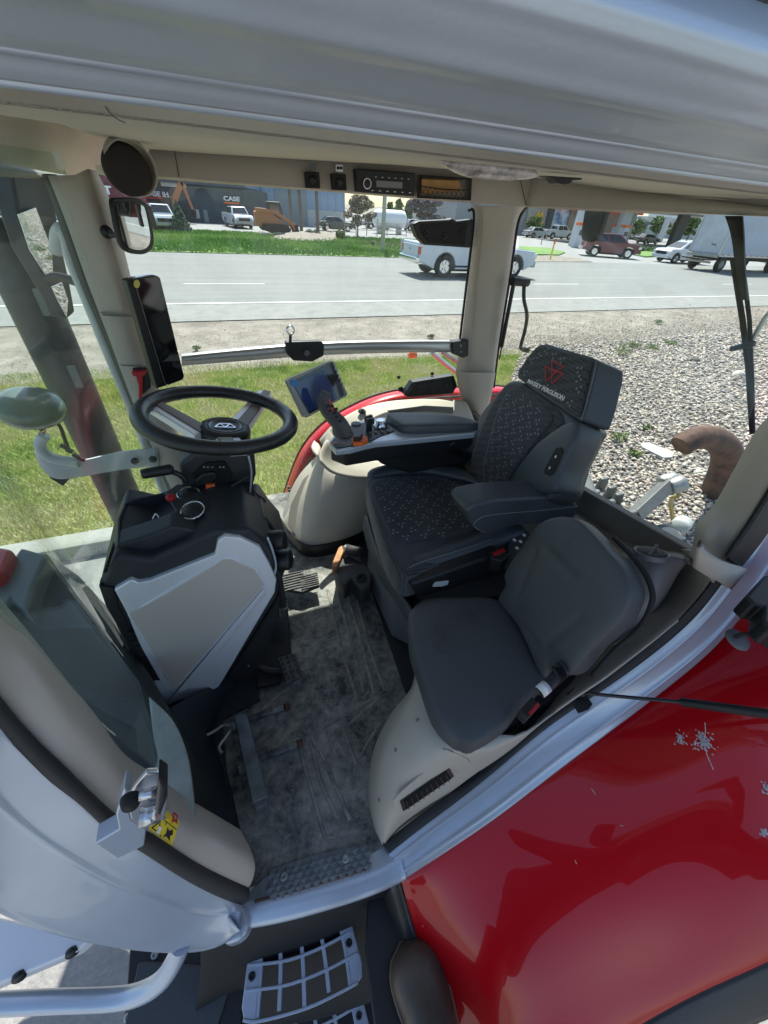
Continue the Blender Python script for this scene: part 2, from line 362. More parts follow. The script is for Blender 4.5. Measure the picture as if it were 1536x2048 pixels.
flatpoly('planted_island', [(1245, 506), (1252, 499), (1300, 501), (1350, 503), (1330, 513), (1290, 515)], 0, m_far, .12)
pts = [P(a, b, z=0) for a, b in [(520, 483), (545, 470), (600, 464), (665, 466), (700, 474), (650, 484), (580, 487)]]
c0 = sum(pts, Vector())/len(pts)
vs = [p for p in cat(pts, 4, True)]; n_ = len(vs); v2 = [c0.lerp(p, .5)+Vector((0, 0, .28)) for p in vs]
for p in vs: p.z = .06
tag(mesh('gravel_mound', vs+v2+[c0+Vector((0, 0, .4))], [(i, (i+1) % n_, n_+(i+1) % n_, n_+i) for i in range(n_)]+[(n_+i, n_+(i+1) % n_, 2*n_) for i in range(n_)], m_dirt, smooth=True), kind='structure')
# ---------------- grass blades on the near lawn (stuff)
def inpoly(x, y, poly):
    c = np.zeros(len(x), bool); n = len(poly)
    for i in range(n):
        x1, y1 = poly[i]; x2, y2 = poly[(i+1) % n]
        with np.errstate(divide='ignore', invalid='ignore'):
            c ^= ((y1 > y) != (y2 > y)) & (x < (x2-x1)*(y-y1)/(y2-y1+1e-12)+x1)
    return c
def vnoise(x, y, s, seed):
    r = np.random.default_rng(seed); G = r.random((64, 64)); u = x/s; v = y/s
    i = np.floor(u).astype(int); j = np.floor(v).astype(int); fu = u-i; fv = v-j; fu = fu*fu*(3-2*fu); fv = fv*fv*(3-2*fv)
    g = lambda a, b: G[a % 64, b % 64]
    return (g(i, j)*(1-fu)+g(i+1, j)*fu)*(1-fv)+(g(i, j+1)*(1-fu)+g(i+1, j+1)*fu)*fv
def blades(name, n, xr, yr, poly, h, w, mats, frac):
    x = rng.uniform(*xr, n); y = rng.uniform(*yr, n); k = inpoly(x, y, poly); x = x[k]; y = y[k]; n = len(x)
    a = rng.uniform(0, 6.283, n); hh = h*rng.uniform(.5, 1.25, n); ww = w*rng.uniform(.6, 1.3, n); lean = rng.normal(0, .45, (n, 2))*hh[:, None]
    dx = np.cos(a)*ww; dy = np.sin(a)*ww; V = np.zeros((n, 3, 3))
    V[:, 0] = np.c_[x-dx, y-dy, np.zeros(n)]; V[:, 1] = np.c_[x+dx, y+dy, np.zeros(n)]; V[:, 2] = np.c_[x+lean[:, 0], y+lean[:, 1], hh]
    F = np.arange(3*n).reshape(n, 3); d = vnoise(x, y, .8, 3)*.6+vnoise(x, y, .22, 5)*.4+rng.normal(0, .10, n)-.10*np.clip((4.6-y), 0, 1.1)*-1
    mi = np.digitize(d, frac); return npmesh(name, V.reshape(-1, 3), F, mats, mi=mi)
gm = [mat('grass_a', (.25, .33, .06), .6), mat('grass_b', (.44, .52, .12), .6), mat('grass_c', (.50, .48, .20), .7), mat('grass_d', (.60, .54, .32), .8)]
tag(blades('grass', 330000, (-5, 7.2), (3.5, 8.7), LAWN, .055, .0042, gm, [.30, .46, .64]), kind='stuff')
tag(blades('lawn_edge_grass', 24000, (-6, 7.6), (8.1, 9.0), [(-6, 8.1), (7.6, 7.9), (7.6, 8.3), (-6, 8.9)], .05, .004, gm, [.3, .5, .8]), kind='stuff')
tag(far_tufts(), kind='stuff')
# ---------------- river stones (stuff)
ico = bmesh.new(); bmesh.ops.create_icosphere(ico, subdivisions=1, radius=1); IV = np.array([v.co[:] for v in ico.verts]); IF = np.array([[v.index for v in f.verts] for f in ico.faces]); ico.free()
def stones(name, x, y, s, mats, z0=0.0):
    n = len(x); sc = np.stack([s*rng.uniform(.8, 1.5, n), s*rng.uniform(.6, 1.05, n), s*rng.uniform(.4, .75, n)], 1)
    a = rng.uniform(0, 6.283, n); V = IV[None]*sc[:, None]*(1+rng.normal(0, .12, (n, len(IV), 1)))
    t = rng.normal(0, .3, n); V = np.stack([V[..., 0]*np.cos(t)[:, None]-V[..., 2]*np.sin(t)[:, None], V[..., 1], V[..., 0]*np.sin(t)[:, None]+V[..., 2]*np.cos(t)[:, None]], -1)
    X = V[..., 0]*np.cos(a)[:, None]-V[..., 1]*np.sin(a)[:, None]+x[:, None]; Y = V[..., 0]*np.sin(a)[:, None]+V[..., 1]*np.cos(a)[:, None]+y[:, None]
    Z = V[..., 2]+(sc[:, 2]*.5+z0+rng.uniform(0, .02, n))[:, None]
    F = (IF[None]+(np.arange(n)*len(IV))[:, None, None]).reshape(-1, 3)
    mi = np.repeat(rng.integers(0, len(mats), n), len(IF)); return npmesh(name, np.stack([X, Y, Z], -1).reshape(-1, 3), F, mats, mi=mi)
sm = [mat('stone_'+str(i), c, .75, var=.12, vscale=40) for i, c in enumerate([(.48, .42, .34), (.38, .33, .28), (.56, .49, .40), (.29, .255, .225), (.48, .37, .29), (.42, .39, .36), (.22, .195, .175)])]
BED = [(3.0, .3), (9, -2), (26, 2), (26, 9.2), (19, 9.3), (14.6, 8.9), (12, 8.6), (9.7, 8.45), (7.6, 8.75), (6.9, 8.0), (5.6, 6.6), (3.4, 3.4), (3.0, 3.2)]
sheet('stone_bed', BED, -.006, m_bed)
N1 = 95000; u = rng.random(N1); x = 3+23*u**1.9; y = rng.uniform(-1.5, 9.4, N1); k = inpoly(x, y, BED); x = x[k]; y = y[k]
k = (y < 8.2+rng.random(len(y))*1.1); x = x[k]; y = y[k]
s = .0165*(1+.06*x)*rng.uniform(.5, 1.55, len(x))
x3 = rng.uniform(6, 25, 9000); y3 = 8.5+rng.exponential(.6, 9000); s3 = .012*(1+.05*x3)*rng.uniform(.5, 1.4, 9000)
x = np.r_[x, x3]; y = np.r_[y, y3]; s = np.r_[s, s3]
tag(stones('river_stones', x, y, s, sm), kind='stuff')
N2 = 9000; x = rng.uniform(-4, 26, N2); y = 8.4+4.0*rng.random(N2)**1.5
tag(stones('loose_gravel', x, y, .008*rng.uniform(.5, 1.8, N2), sm, -.028), kind='stuff')
# ---------------- plants
leafA = [mat('leaf_g1', (.10, .17, .045), .6), mat('leaf_g2', (.17, .26, .07), .6), mat('leaf_g3', (.03, .06, .018), .6)]
leafB = [mat('spruce_1', (.12, .16, .13), .7), mat('spruce_2', (.20, .25, .20), .7), mat('spruce_3', (.035, .055, .04), .7)]
leafC = [mat('plum_1', (.16, .14, .16), .7), mat('plum_2', (.26, .23, .24), .7), mat('plum_3', (.05, .045, .05), .7)]
leafD = [mat('twig_1', (.26, .20, .15), .8), mat('twig_2', (.36, .29, .22), .8), mat('twig_3', (.08, .065, .05), .8)]
leafE = [mat('pop_1', (.17, .27, .09), .6), mat('pop_2', (.26, .36, .14), .6), mat('pop_3', (.05, .09, .03), .6)]
bark = mat('bark', (.09, .07, .055), .9, bump=.6, bscale=20)
def leaves(name, blobs, n, size, mats, parent):
    w = np.array([b[1][0]*b[1][1]*b[1][2] for b in blobs])**.7; w /= w.sum(); idx = rng.choice(len(blobs), n, p=w)
    C = np.array([b[0] for b in blobs], float)[idx]; R = np.array([b[1] for b in blobs], float)[idx]
    d = rng.normal(size=(n, 3)); d /= np.linalg.norm(d, axis=1)[:, None]; r = rng.random(n)**.35; p = C+d*R*r[:, None]
    a = rng.normal(size=(n, 3)); a /= np.linalg.norm(a, axis=1)[:, None]; b = np.cross(a, rng.normal(size=(n, 3))); b /= np.linalg.norm(b, axis=1)[:, None]
    s = (size*rng.uniform(.5, 1.4, n))[:, None]; V = np.stack([p-a*s, p-b*s*.6, p+a*s, p+b*s*.6], 1).reshape(-1, 3)
    return npmesh(name, V, np.arange(4*n).reshape(n, 4), mats, parent, mi=rng.integers(0, len(mats), n))
def tree(name, px, py, top, wpx, leaf, label, cat_, group=None, n=3200, shape='round', size=None, trunk=.07, y=None):
    b = P(px, py, z=0)
    if y: b = P(px, py, y=y); b.z = 0
    h = P(px, top, y=b.y).z; w = abs(P(px+wpx/2, py, y=b.y).x-P(px-wpx/2, py, y=b.y).x)/2
    t = empty(name, b, label, cat_, group); size = (size or h*.03)*.8; n = int(n*1.7)
    mb = MB(); mb.tube([(0, 0, 0), (.01*h, 0, h*.5), (0, .01*h, h*.92)], [trunk*h*.35, trunk*h*.22, .01*h], 8)
    for k in range(9):
        a = k*2.4; z0 = h*(.25+.07*k); rr = w*(.75 if shape != 'cone' else .9*(1-z0/h)+.1)
        mb.tube([(0, 0, z0), (math.cos(a)*rr*.5, math.sin(a)*rr*.5, z0+h*.06), (math.cos(a)*rr, math.sin(a)*rr, z0+h*(.14 if shape != 'cone' else -.02))], [trunk*h*.1, trunk*h*.06, .005*h], 5)
    mb.build('trunk', bark, t)
    bl = []
    if shape == 'cone':
        for k in range(26):
            z = h*(.08+.9*k/26); r = w*(1-z/h)*.95+.03*w; a = k*2.4
            bl += [((math.cos(a+j*2.09)*r*.55, math.sin(a+j*2.09)*r*.55, z), (r*.5, r*.5, h*.022)) for j in range(3)]
        bl.append(((0, 0, h*.96), (w*.05, w*.05, h*.05)))
    elif shape == 'tall':
        for k in range(12): bl.append(((random.uniform(-.2, .2)*w, 0, h*(.12+.07*k)), (w*random.uniform(.5, .9)*(1-.05*k), w*.7*(1-.05*k), h*.07)))
    elif shape == 'bush':
        for k in range(9): bl.append(((random.uniform(-.6, .6)*w, random.uniform(-.5, .5)*w, h*random.uniform(.2, .65)), (w*.4, w*.4, h*.3)))
    else:
        for k in range(20):
            a = random.uniform(0, 6.28); r = w*random.uniform(.1, .75); z = h*random.uniform(.32, .9)
            r *= math.sqrt(max(.1, 1-((z/h-.58)/.42)**2)); bl.append(((math.cos(a)*r, math.sin(a)*r, z), (w*.27, w*.27, h*.085)))
    leaves('crown', bl, n, size, leaf, t); return t
tree('spruce_tree', 365, 466, 400, 52, leafB, 'sparse pale spruce standing in front of the dark dealer building', 'tree', n=2600, shape='cone', size=.11)
tree('bare_tree', 715, 474, 386, 76, leafD, 'brown half bare tree between the blue building and the grey pole', 'tree', n=2600, size=.13)
tree('plum_tree', 852, 452, 392, 92, leafC, 'round purple grey tree left of the black window bracket', 'tree', n=5200, size=.22, y=62)
for px, tp, wp in ((778, 402, 22), (796, 396, 26), (816, 398, 24), (905, 398, 26)):
    tree('poplar_tree', px, 440, tp, wp, leafE, {778: 'leftmost tall green poplar just right of the grey pole', 796: 'second tall green poplar from the grey pole', 816: 'third tall green poplar, beside the purple grey tree', 905: 'green poplar right of the purple grey tree above the bracket'}[px], 'tree', 'green poplars behind the dealer lot', n=1300, shape='tall', size=.35, y=85)
for px, py, tp, wp, lb in ((557, 475, 463, 28, 'low green bush left of the big bush on the gravel mound'), (624, 474, 455, 34, 'big blue green bush on the gravel mound below the loader'), (1275, 503, 486, 26, 'round green shrub at the left end of the planted island'), (1310, 505, 493, 60, 'wide low shrub in the planted island by the white suv'), (684, 480, 458, 24, 'wispy green bush at the foot of the brown half bare tree')):
    tree('bush', px, py, tp, wp, leafB if px < 640 else leafA, lb, 'bush', 'bushes across the road', n=900, shape='bush', size=.09)
for px, py, tp, wp, lb in ((1268, 472, 437, 26, 'light green tree behind the station between the two columns'), (1310, 474, 430, 34, 'yellow green tree right of the station hip roof'), (1375, 476, 428, 30, 'dark green tree partly behind the box truck'), (1345, 474, 440, 26, 'small green tree just right of the dark leaning column')):
    tree('tree', px, py, tp, wp, leafE if px < 1340 else leafA, lb, 'tree', 'trees behind the fuel station', n=1100, size=.3, y=75)
tree('background_tree', 1063, 474, 432, 34, leafA, 'dark tree beside the grey restaurant wall behind the pillar', 'tree', n=1100, size=.3, y=66)
for px, py, tp, wp, i in ((1243, 712, 682, 26, 0), (1266, 697, 680, 20, 1), (1316, 646, 639, 14, 2), (1340, 690, 676, 24, 3), (1305, 700, 688, 22, 4), (1232, 880, 862, 34, 5), (1268, 912, 898, 22, 6), (1292, 860, 852, 16, 7), (395, 700, 690, 22, 8), (862, 675, 667, 14, 9)):
    tree('weed', px, py, tp, wp, leafA+[gm[2]], ['bright green weed tuft on the stones, biggest one right of the headrest', 'second green weed right of the biggest tuft', 'small weed at the edge of the dirt shoulder', 'light green weed above the dark boulder', 'small weed tuft left of the one above the boulder', 'flat weed on the stones right of the headrest corner', 'tiny weed between the headrest and the white slab', 'tiny weed above the white slab', 'weed on the gravel shoulder left of the round clamp', 'tiny weed on the gravel shoulder near the rail end'][i], 'weed', 'weeds in the gravel', n=260, shape='bush', size=.022, trunk=.02)
# rocks and slab
def rock(px, py, s, col, label, name='rock'):
    b = P(px, py, z=0); V = IV*np.array([s, s*.8, s*.6])*(1+rng.normal(0, .14, (12, 1))); V[:, 2] += s*.25
    o = npmesh(name, V, IF, [col]); o.location = b; o.modifiers.new('b', 'BEVEL').width = s*.1; return tag(o, label, 'rock')
rock(1388, 724, .16, mat('dark_rock', (.075, .07, .068), .8, bump=.5, bscale=12), 'dark pointed boulder on the pale stones beside the rear wiper')
rock(1474, 752, .17, sm[2], 'pale tan rock on the stones at the rear wiper blade')
rock(528, 473, .55, sm[3], 'grey flat boulder at the left end of the gravel mound')
rock(660, 467, .5, sm[4], 'tan boulder at the right end of the gravel mound')
b0 = [P(a, b, z=.05) for a, b in ((1281, 886), (1296, 884), (1350, 904), (1345, 914), (1328, 915), (1286, 894))]
tag(prism('concrete_slab', b0, (0, 0, -.06), mat('slab', (.42, .42, .38), .8, bump=.3, bscale=20), bevel=.01), 'pale narrow slab lying on the stones before the rusty pipe', 'slab')
b0 = [P(a, b, z=.02) for a, b in ((1383, 936), (1400, 934), (1428, 942), (1424, 950), (1396, 948))]
tag(prism('flat_stone', b0, (0, 0, -.04), mat('slab', (.42, .42, .38)), bevel=.01), 'flat greenish stone under the rusty pipe', 'stone')
# rusty gooseneck pipe
base = P(1445, 985, z=.0)
pipe_y = 2.2
pp = [P(a, b, y=pipe_y) for a, b in ((1404, 1080), (1424, 1015), (1440, 968), (1453, 932), (1453, 903), (1436, 882), (1408, 874), (1380, 880), (1361, 893))]
rr = 27/F_*Vector(pp[3]-Vector(CAM)).dot(Vector(MC[:, 2]))
g = empty('rusty_pipe', (pp[0].x, pp[0].y, 0), 'thick rusty pipe bent over like a hook standing in the stones', 'pipe')
o = tube('pipe_body', [Vector((pp[0].x, pipe_y, -.3))]+pp, [rr*1.05]*4+[rr, rr*.92, rr*.82, rr*.76, rr*.72, rr*.7], rust, None, seg=20); o.parent = g; o.matrix_parent_inverse = Matrix.Translation(-g.location)
# ================================================================== buildings
def wall_px(y, px0, px1, ztop, depth, x0=None, x1=None):
    a = P(px0, 440, y=y).x if x0 is None else x0; b = P(px1, 440, y=y).x if x1 is None else x1
    return a, b
dkm = mat('dark_siding', (.055, .075, .095), .6, var=.08, vscale=.3); blm = mat('blue_siding', (.24, .33, .45), .55, var=.06, vscale=.2)
drm = mat('dark_roof', (.075, .095, .12), .6, var=.1, vscale=.5); wrm = mat('white_roof', (.66, .68, .70), .5); pale = mat('pale_panel', (.45, .47, .46), .6)
def ribs(mb, x0, x1, z0, z1, y, step=.6, mi=0):
    x = x0+step/2
    while x < x1: mb.box((x, y-.02, (z0+z1)/2), (.06, .05, z1-z0), mi=mi); x += step
t = empty('dealer_building', (5, 60, 0), 'long dark blue grey dealer building with white lettering above its doors', 'building')
def sub(o, p):
    o.parent = p; o.matrix_parent_inverse = Matrix.Translation(-Vector(p.location)); return o
YB = 62.0
x0, x1 = P(192, 440, y=YB).x, P(540, 440, y=YB).x
zr = P(440, 366, y=YB).z; ze = P(530, 386, y=YB).z
mb = MB(); mb.prism([(x0-14, YB, -.1), (x1, YB, -.1), (x1, YB, ze), (x1-3.0, YB, ze+.5), (x0-14, YB, ze+.5)], (0, 22, 0)); ribs(mb, x0-14, x1, 0, ze, YB, .9)
sub(mb.build('wall', dkm), t)
mb = MB(); mb.prism([(x0-14.4, YB-.5, ze+.3), (x1-2.6, YB-.5, ze+.3), (x1-9, YB+8, ze+5.2), (x0-14.4, YB+8, ze+5.2)], (0, 0, .25)); sub(mb.build('roof', drm), t)
for px, py, w, h, nm, mt_ in ((262, 445, 5, 9, 'door', pale), (395, 428, 7, 14, 'window', pale), (412, 432, 8, 20, 'door', mat('door_bluegrey', (.2, .25, .28), .5)), (235, 438, 12, 14, 'window', glassc), (368, 424, 34, 26, 'garage_door', mat('dark_door', (.03, .045, .055), .5)), (470, 430, 46, 30, 'garage_door', MATS['dark_door'])):
    c = P(px, py, y=YB-.05); k = 1/(F_/Vector(c-Vector(CAM)).dot(Vector(MC[:, 2]))); h2 = min(h*k, 2*c.z)
    sub(box(nm, (c.x, YB-.06, max(c.z, h2/2)), (w*k, .12, h2), mt_, bevel=.01), t)
# round-topped dormer window
c = P(345, 360, y=YB-.1); sub(MB().prism([(c.x+1.3*math.cos(a), YB-.3, c.z-.6+1.9*math.sin(a)) for a in np.linspace(0, math.pi, 12)], (0, .4, 0)).build('arched_window', pale), t)
def sign_text(s, pxa, pxb, py, hpx, y, mt_, parent, name='lettering', bold=.03, xs=None):
    a = P(pxa, py, y=y); b = P(pxb, py, y=y); a.z = b.z = (a.z+b.z)/2; hh = P(pxa, py-hpx/2, y=y).z-P(pxa, py+hpx/2, y=y).z
    o = text(name, s, (a+b)/2, (1, 0, 0), (0, 0, 1), hh, mt_, None, ext=.1, bold=bold)
    w = max(v.co.x for v in o.data.vertices)-min(v.co.x for v in o.data.vertices); f = (b.x-a.x)/w; m_ = (a.x+b.x)/2
    for v in o.data.vertices: v.co.x = m_+(v.co.x-m_)*f
    return sub(o, parent) if parent else o
tag(sign_text('CASE', 447, 479, 398, 9, YB-.25, whitet, None, 'wall_sign'), 'small white four letter sign with orange underline on the dark building', 'sign')
tag(sign_text('\u2013CASE IH', 282, 337, 388, 10, YB-.25, whitet, None, 'wall_sign'), 'white lettering with a leading dash on the dark building left of the interior mirror', 'sign')
for a, b, py, tt in ((449, 478, 406, 'right'), (292, 336, 396, 'left')):
    q = P(a, py, y=YB-.2); r_ = P(b, py, y=YB-.2); o = box('underline', ((q.x+r_.x)/2, YB-.2, (q.z+r_.z)/2), (r_.x-q.x, .1, .16), orange if tt == 'right' else redt)
    sub(o, [k for k in COL.objects if k.name.startswith('wall_sign')][0 if tt == 'right' else 1])
t = empty('maroon_building', (-14, 56, 0), 'maroon red building wall with a white letter behind the far front pillar', 'building')
y_ = 57.0; a = P(186, 420, y=y_).x; b = P(292, 420, y=y_).x; zt = P(230, 352, y=y_).z
sub(prism('wall', [(a-10, y_, 0), (b, y_, 0), (b, y_, zt-.6), (b-3, y_, zt+1.2), (a-10, y_, zt+1.2)], (0, 4.6, 0), mat('maroon', (.17, .025, .055), .5, var=.05)), t)
sub(prism('white_base', [(a-10, y_-.1, 0), (b-4, y_-.1, 0), (b-4, y_-.1, 1.7), (a-10, y_-.1, 1.7)], (0, .1, 0), white), t)
sub(sign_text('T', 207, 224, 381, 16, y_-.2, whitet, None, 'lettering', bold=.05), t)
t = empty('blue_building', (14, 66, 0), 'pale blue grey metal building right of the dark dealer building', 'building')
y_ = 66; a = P(537, 440, y=y_).x; b = P(690, 440, y=y_).x; zt = P(640, 340, y=y_).z
mb = MB(); mb.prism([(a, y_, 0), (b, y_, 0), (b, y_, zt), (a, y_, zt)], (0, 25, 0)); ribs(mb, a, b, 0, zt, y_, 1.1); sub(mb.build('wall', blm), t)
sub(box('lower_band', ((a+b)/2, y_-.08, .9), (b-a, .1, 1.8), pale), t)
sub(box('overhead_door', (P(585, 440, y=y_).x, y_-.1, 1.9), (4.2, .12, 3.8), mat('door_bluegrey', (.2, .25, .28))), t)
q = P(505, 392, y=70); t = empty('white_roof_building', (q.x, 72, 0), 'white gabled roof showing above the dark dealer building', 'building')
zz = P(505, 366, y=72).z; sub(prism('roof', [(q.x-6, 72, zz-1.2), (q.x, 72, zz+.5), (q.x+7, 72, zz-1.6), (q.x+7, 72, zz-2.1), (q.x-6, 72, zz-2.1)], (0, 12, 0), wrm), t)
sub(prism('wall', [(q.x-6, 72.1, 0), (q.x+7, 72.1, 0), (q.x+7, 72.1, zz-2), (q.x-6, 72.1, zz-2)], (0, 11.8, 0), pale), t)
# far grey gabled building behind the bracket
y_ = 85; a = P(885, 430, y=y_).x; b = P(960, 430, y=y_).x; zt = P(900, 408, y=y_).z; zp = P(920, 396, y=y_).z
t = empty('grey_house', ((a+b)/2, y_, 0), 'pale grey building with a light roof above the black window bracket', 'building')
sub(prism('wall', [(a, y_, 0), (b, y_, 0), (b, y_, zt), ((a+b)/2, y_, zp), (a, y_, zt)], (0, 14, 0), pale), t); sub(prism('roof', [(a-.5, y_-.5, zt), ((a+b)/2, y_-.5, zp+.1), (b+.5, y_-.5, zt), (b+.5, y_-.5, zt+.4), ((a+b)/2, y_-.5, zp+.6), (a-.5, y_-.5, zt+.4)], (0, 15, 0), mat('roof_grey', (.3, .32, .32), .7)), t)
sub(box('sign_band', (a-.8, y_-.7, zt-1.2), (3.2, .2, .9), yellow), t)
# power poles
pm = mat('pole_wood', (.14, .12, .10), .9, var=.2)
for px, py, tp, lab in ((765, 500, 395, 'grey steel pole standing by the road in front of the bare tree'), (603, 462, 375, 'dark pole second from the left before the blue building'), (584, 458, 375, 'leftmost dark pole before the blue building'), (636, 462, 375, 'dark pole third from the left before the blue building')):
    b = P(px, py, z=0); h = max(P(px, tp, y=b.y).z, 4)+5
    t = empty('pole', b, lab, 'pole', 'poles across the road'); r_ = .14 if px == 765 else .17
    MB().tube([(0, 0, 0), (0, 0, h)], [r_*1.2, r_*.8], 12).build('shaft', steel if px == 765 else pm, t, smooth=True)
    MB().box((0, 0, h-.8), (2.0, .1, .12)).build('crossarm', pm, t)
# wire fence posts and gate
t = empty('yard_fence', P(700, 480, z=0), 'grey pipe gate and fence rails beside the bare tree', 'fence')
fa, fb = P(690, 470, z=0), P(945, 476, z=0); dv = fb-fa
for k in range(15):
    q = fa+dv*k/14; o = tube('post', [q, q+Vector((0, 0, 1.25 if k % 3 else 1.6))], .05, steel, seg=6, n=1); sub(o, t)
for z in (.5, 1.2): sub(tube('rail', [fa+Vector((0, 0, z)), fb+Vector((0, 0, z))], .035, steel, seg=6, n=1), t)
t = empty('white_tank', P(790, 470, z=0), 'white horizontal tank lying behind the fence left of the pickup', 'tank')
mb = MB(); mb.lathe([(0, -2.2), (.5, -2.15), (.85, -1.9), (.95, -1.5), (.95, 1.5), (.85, 1.9), (.5, 2.15), (0, 2.2)], (t.location.x, t.location.y+2, 1.5), (1, 0, 0), 20); sub(mb.build('tank_body', white, smooth=True), t)
for dx in (-1.3, 1.3): sub(box('cradle', (t.location.x+dx, t.location.y+2, .35), (.25, 1.4, .7), steel, bevel=.02), t)
for px, py, h in ((803, 505, .9), (745, 492, .35)):
    b = P(px, py, z=0); t = empty('hydrant' if h > .5 else 'marker_stub', b, 'pale concrete marker post at the lawn edge near the pickup tailgate' if h > .5 else 'short rusty stub in the lawn edge beside the grey pole', 'post')
    MB().lathe([(.0, h), (.12, h*.97), (.15, h*.8), (.12, h*.7), (.14, 0)], (0, 0, 0), (0, 0, 1), 12).build('post_body', pale if h > .5 else rust, t, smooth=True)
for px, py, tp, lb in ((1100, 519, 483, 'orange delineator post on the gravel verge left of the dark red suv'), (1082, 489, 470, 'thin grey sign post in the grass island')):
    b = P(px, py, z=0); h = P(px, tp, y=b.y).z; t = empty('roadside_post', b, lb, 'post')
    MB().tube([(0, 0, 0), (0, 0, h)], .06, 8).build('post_body', yellow if px == 1100 else steel, t, smooth=True); MB().box((0, -.02, h), (.16, .05, .3)).build('cap', orange if px == 1100 else steel, t)
# station + restaurant
rm = mat('restaurant_grey', (.27, .28, .29), .7, var=.05, vscale=.3); brn = mat('station_brown', (.20, .15, .12), .7)
y_ = 70.; a = P(1048, 450, y=y_).x; b = P(1098, 450, y=y_).x; b2 = P(1134, 450, y=y_).x; b3 = P(1150, 450, y=y_).x; zt = P(1070, 405, y=y_).z
t = empty('restaurant', (a, y_, 0), 'grey restaurant with a yellow arch sign right of the cab pillar', 'building')
sub(prism('wall', [(a-14, y_, 0), (b, y_, 0), (b, y_, zt), (a-14, y_, zt)], (0, 14, 0), rm), t)
sub(box('panel', ((a+b)/2-.7, y_-.15, P(1070, 430, y=y_).z), ((b-a)*.72, .2, 2.6), mat('panel_tan', (.33, .31, .27), .7)), t)
sub(box('corner_panel', (b-.3, y_-.12, zt*.6), (1.3, .2, zt*.8), mat('dark_door', (.03, .045, .055))), t)
q = P(1078, 436, y=y_-.4)
mb = MB()
for s in (-1, 1): mb.tube(cat([q+Vector((s*.12+dx*s, 0, dz)) for dx, dz in ((-.1, -1.0), (.0, .1), (.27, .8), (.58, .1), (.7, -1.0))], 4), .13, 6)
sub(mb.build('arch_sign', mat('arch_yellow', (.8, .5, .03), .5), smooth=True), t)
sub(prism('blue_mural', [(b+.1, y_+.2, 0), (b2, y_+.2, 0), (b2, y_+.2, zt), (b+.1, y_+.2, zt)], (0, 6, 0), mat('mural', (.10, .2, .36), .7, col2=(.42, .52, .62), vscale=.7, ramp=(.45, .55))), t)
t = empty('station_shop', (b3, y_, 0), 'brown station shop with red roof band beside the blue mural', 'building')
sub(prism('wall', [(b2+.1, y_, 0), (b3+12, y_, 0), (b3+12, y_, zt), (b2+.1, y_, zt)], (0, 10, 0), brn), t)
sub(box('roof_band', ((b+b3)/2+6, y_-.6, P(1150, 418, y=y_).z+.3), (24, .5, .9), mat('band_red', (.5, .02, .03), .5)), t)
# fuel canopy
yc = 50.0; ca = P(1150, 425, y=yc).x; cz = P(1350, 427, y=yc).z
t = empty('fuel_canopy', (ca+20, yc, 0), 'flat fuel station canopy with orange brown edge on tall columns', 'canopy')
sub(box('canopy_roof', (ca+30, yc+6, cz+.6), (52, 14, 1.1), pale, bevel=.03), t); sub(box('edge_band', (ca+30, yc-1.05, cz+.55), (52.1, .1, .5), mat('band_orange', (.55, .22, .08), .5)), t)
whc = mat('column_white', (.5, .52, .55), .5)
for px, py, yy, w, mt_ in ((1146, 492, 50, 1.1, whc), (1162, 492, 52, .8, whc), (1232, 491, 53, 1.7, whc), (1248, 488, 54, .5, whc), (1318, 484, 56, .9, whc), (1342, 495, 50, 2.0, mat('column_dark', (.06, .065, .07), .6))):
    b = P(px, py, z=0); sub(box('column', (b.x, b.y, (cz)/2), (w, .7, cz), mt_, bevel=.02), t)
for px, py, lb in ((1150, 495, 'fuel pump at the foot of the left white column'), (1238, 494, 'fuel pump by the middle canopy column'), (1222, 490, 'fuel pump just left of the middle canopy column')):
    b = P(px, py, z=0); g_ = empty('fuel_pump', b, lb, 'fuel pump', 'fuel pumps')
    MB().box((0, 0, 1.1), (1.0, .7, 2.2)).build('pump_body', whc, g_, bevel=.05); MB().box((0, -.36, 1.5), (.7, .05, .5)).build('screen', glassc, g_); MB().box((0, 0, 2.35), (1.1, .8, .3)).build('header', orange, g_, bevel=.03)
y_ = 78.; a = P(1203, 450, y=y_).x; b = P(1296, 450, y=y_).x; ze = P(1250, 446, y=y_).z; zp = P(1262, 432, y=y_).z
t = empty('hip_roof_building', ((a+b)/2, y_, 0), 'low building with a dark hip roof seen between the canopy columns', 'building')
sub(prism('roof', [(a-1, y_-1, ze), (b+1, y_-1, ze), (a+(b-a)*.65, y_-1, zp)], (0, 14, 0), mat('roof_grey', (.3, .32, .32))), t); sub(prism('wall', [(a, y_, 0), (b, y_, 0), (b, y_, ze), (a, y_, ze)], (0, 12, 0), mat('panel_tan', (.33, .31, .27))), t)
t = empty('pale_building', P(1340, 470, z=0), 'long pale green building behind the leaning dark column', 'building')
y_ = 95.; a = P(1290, 450, y=y_).x; b = P(1400, 450, y=y_).x; sub(prism('wall', [(a, y_, 0), (b, y_, 0), (b, y_, P(1340, 436, y=y_).z), (a, y_, P(1340, 436, y=y_).z)], (0, 10, 0), pale), t)
sub(box('roof_edge', ((a+b)/2, y_-.2, P(1340, 436, y=y_).z+.3), (b-a, .6, .7), wrm), t)
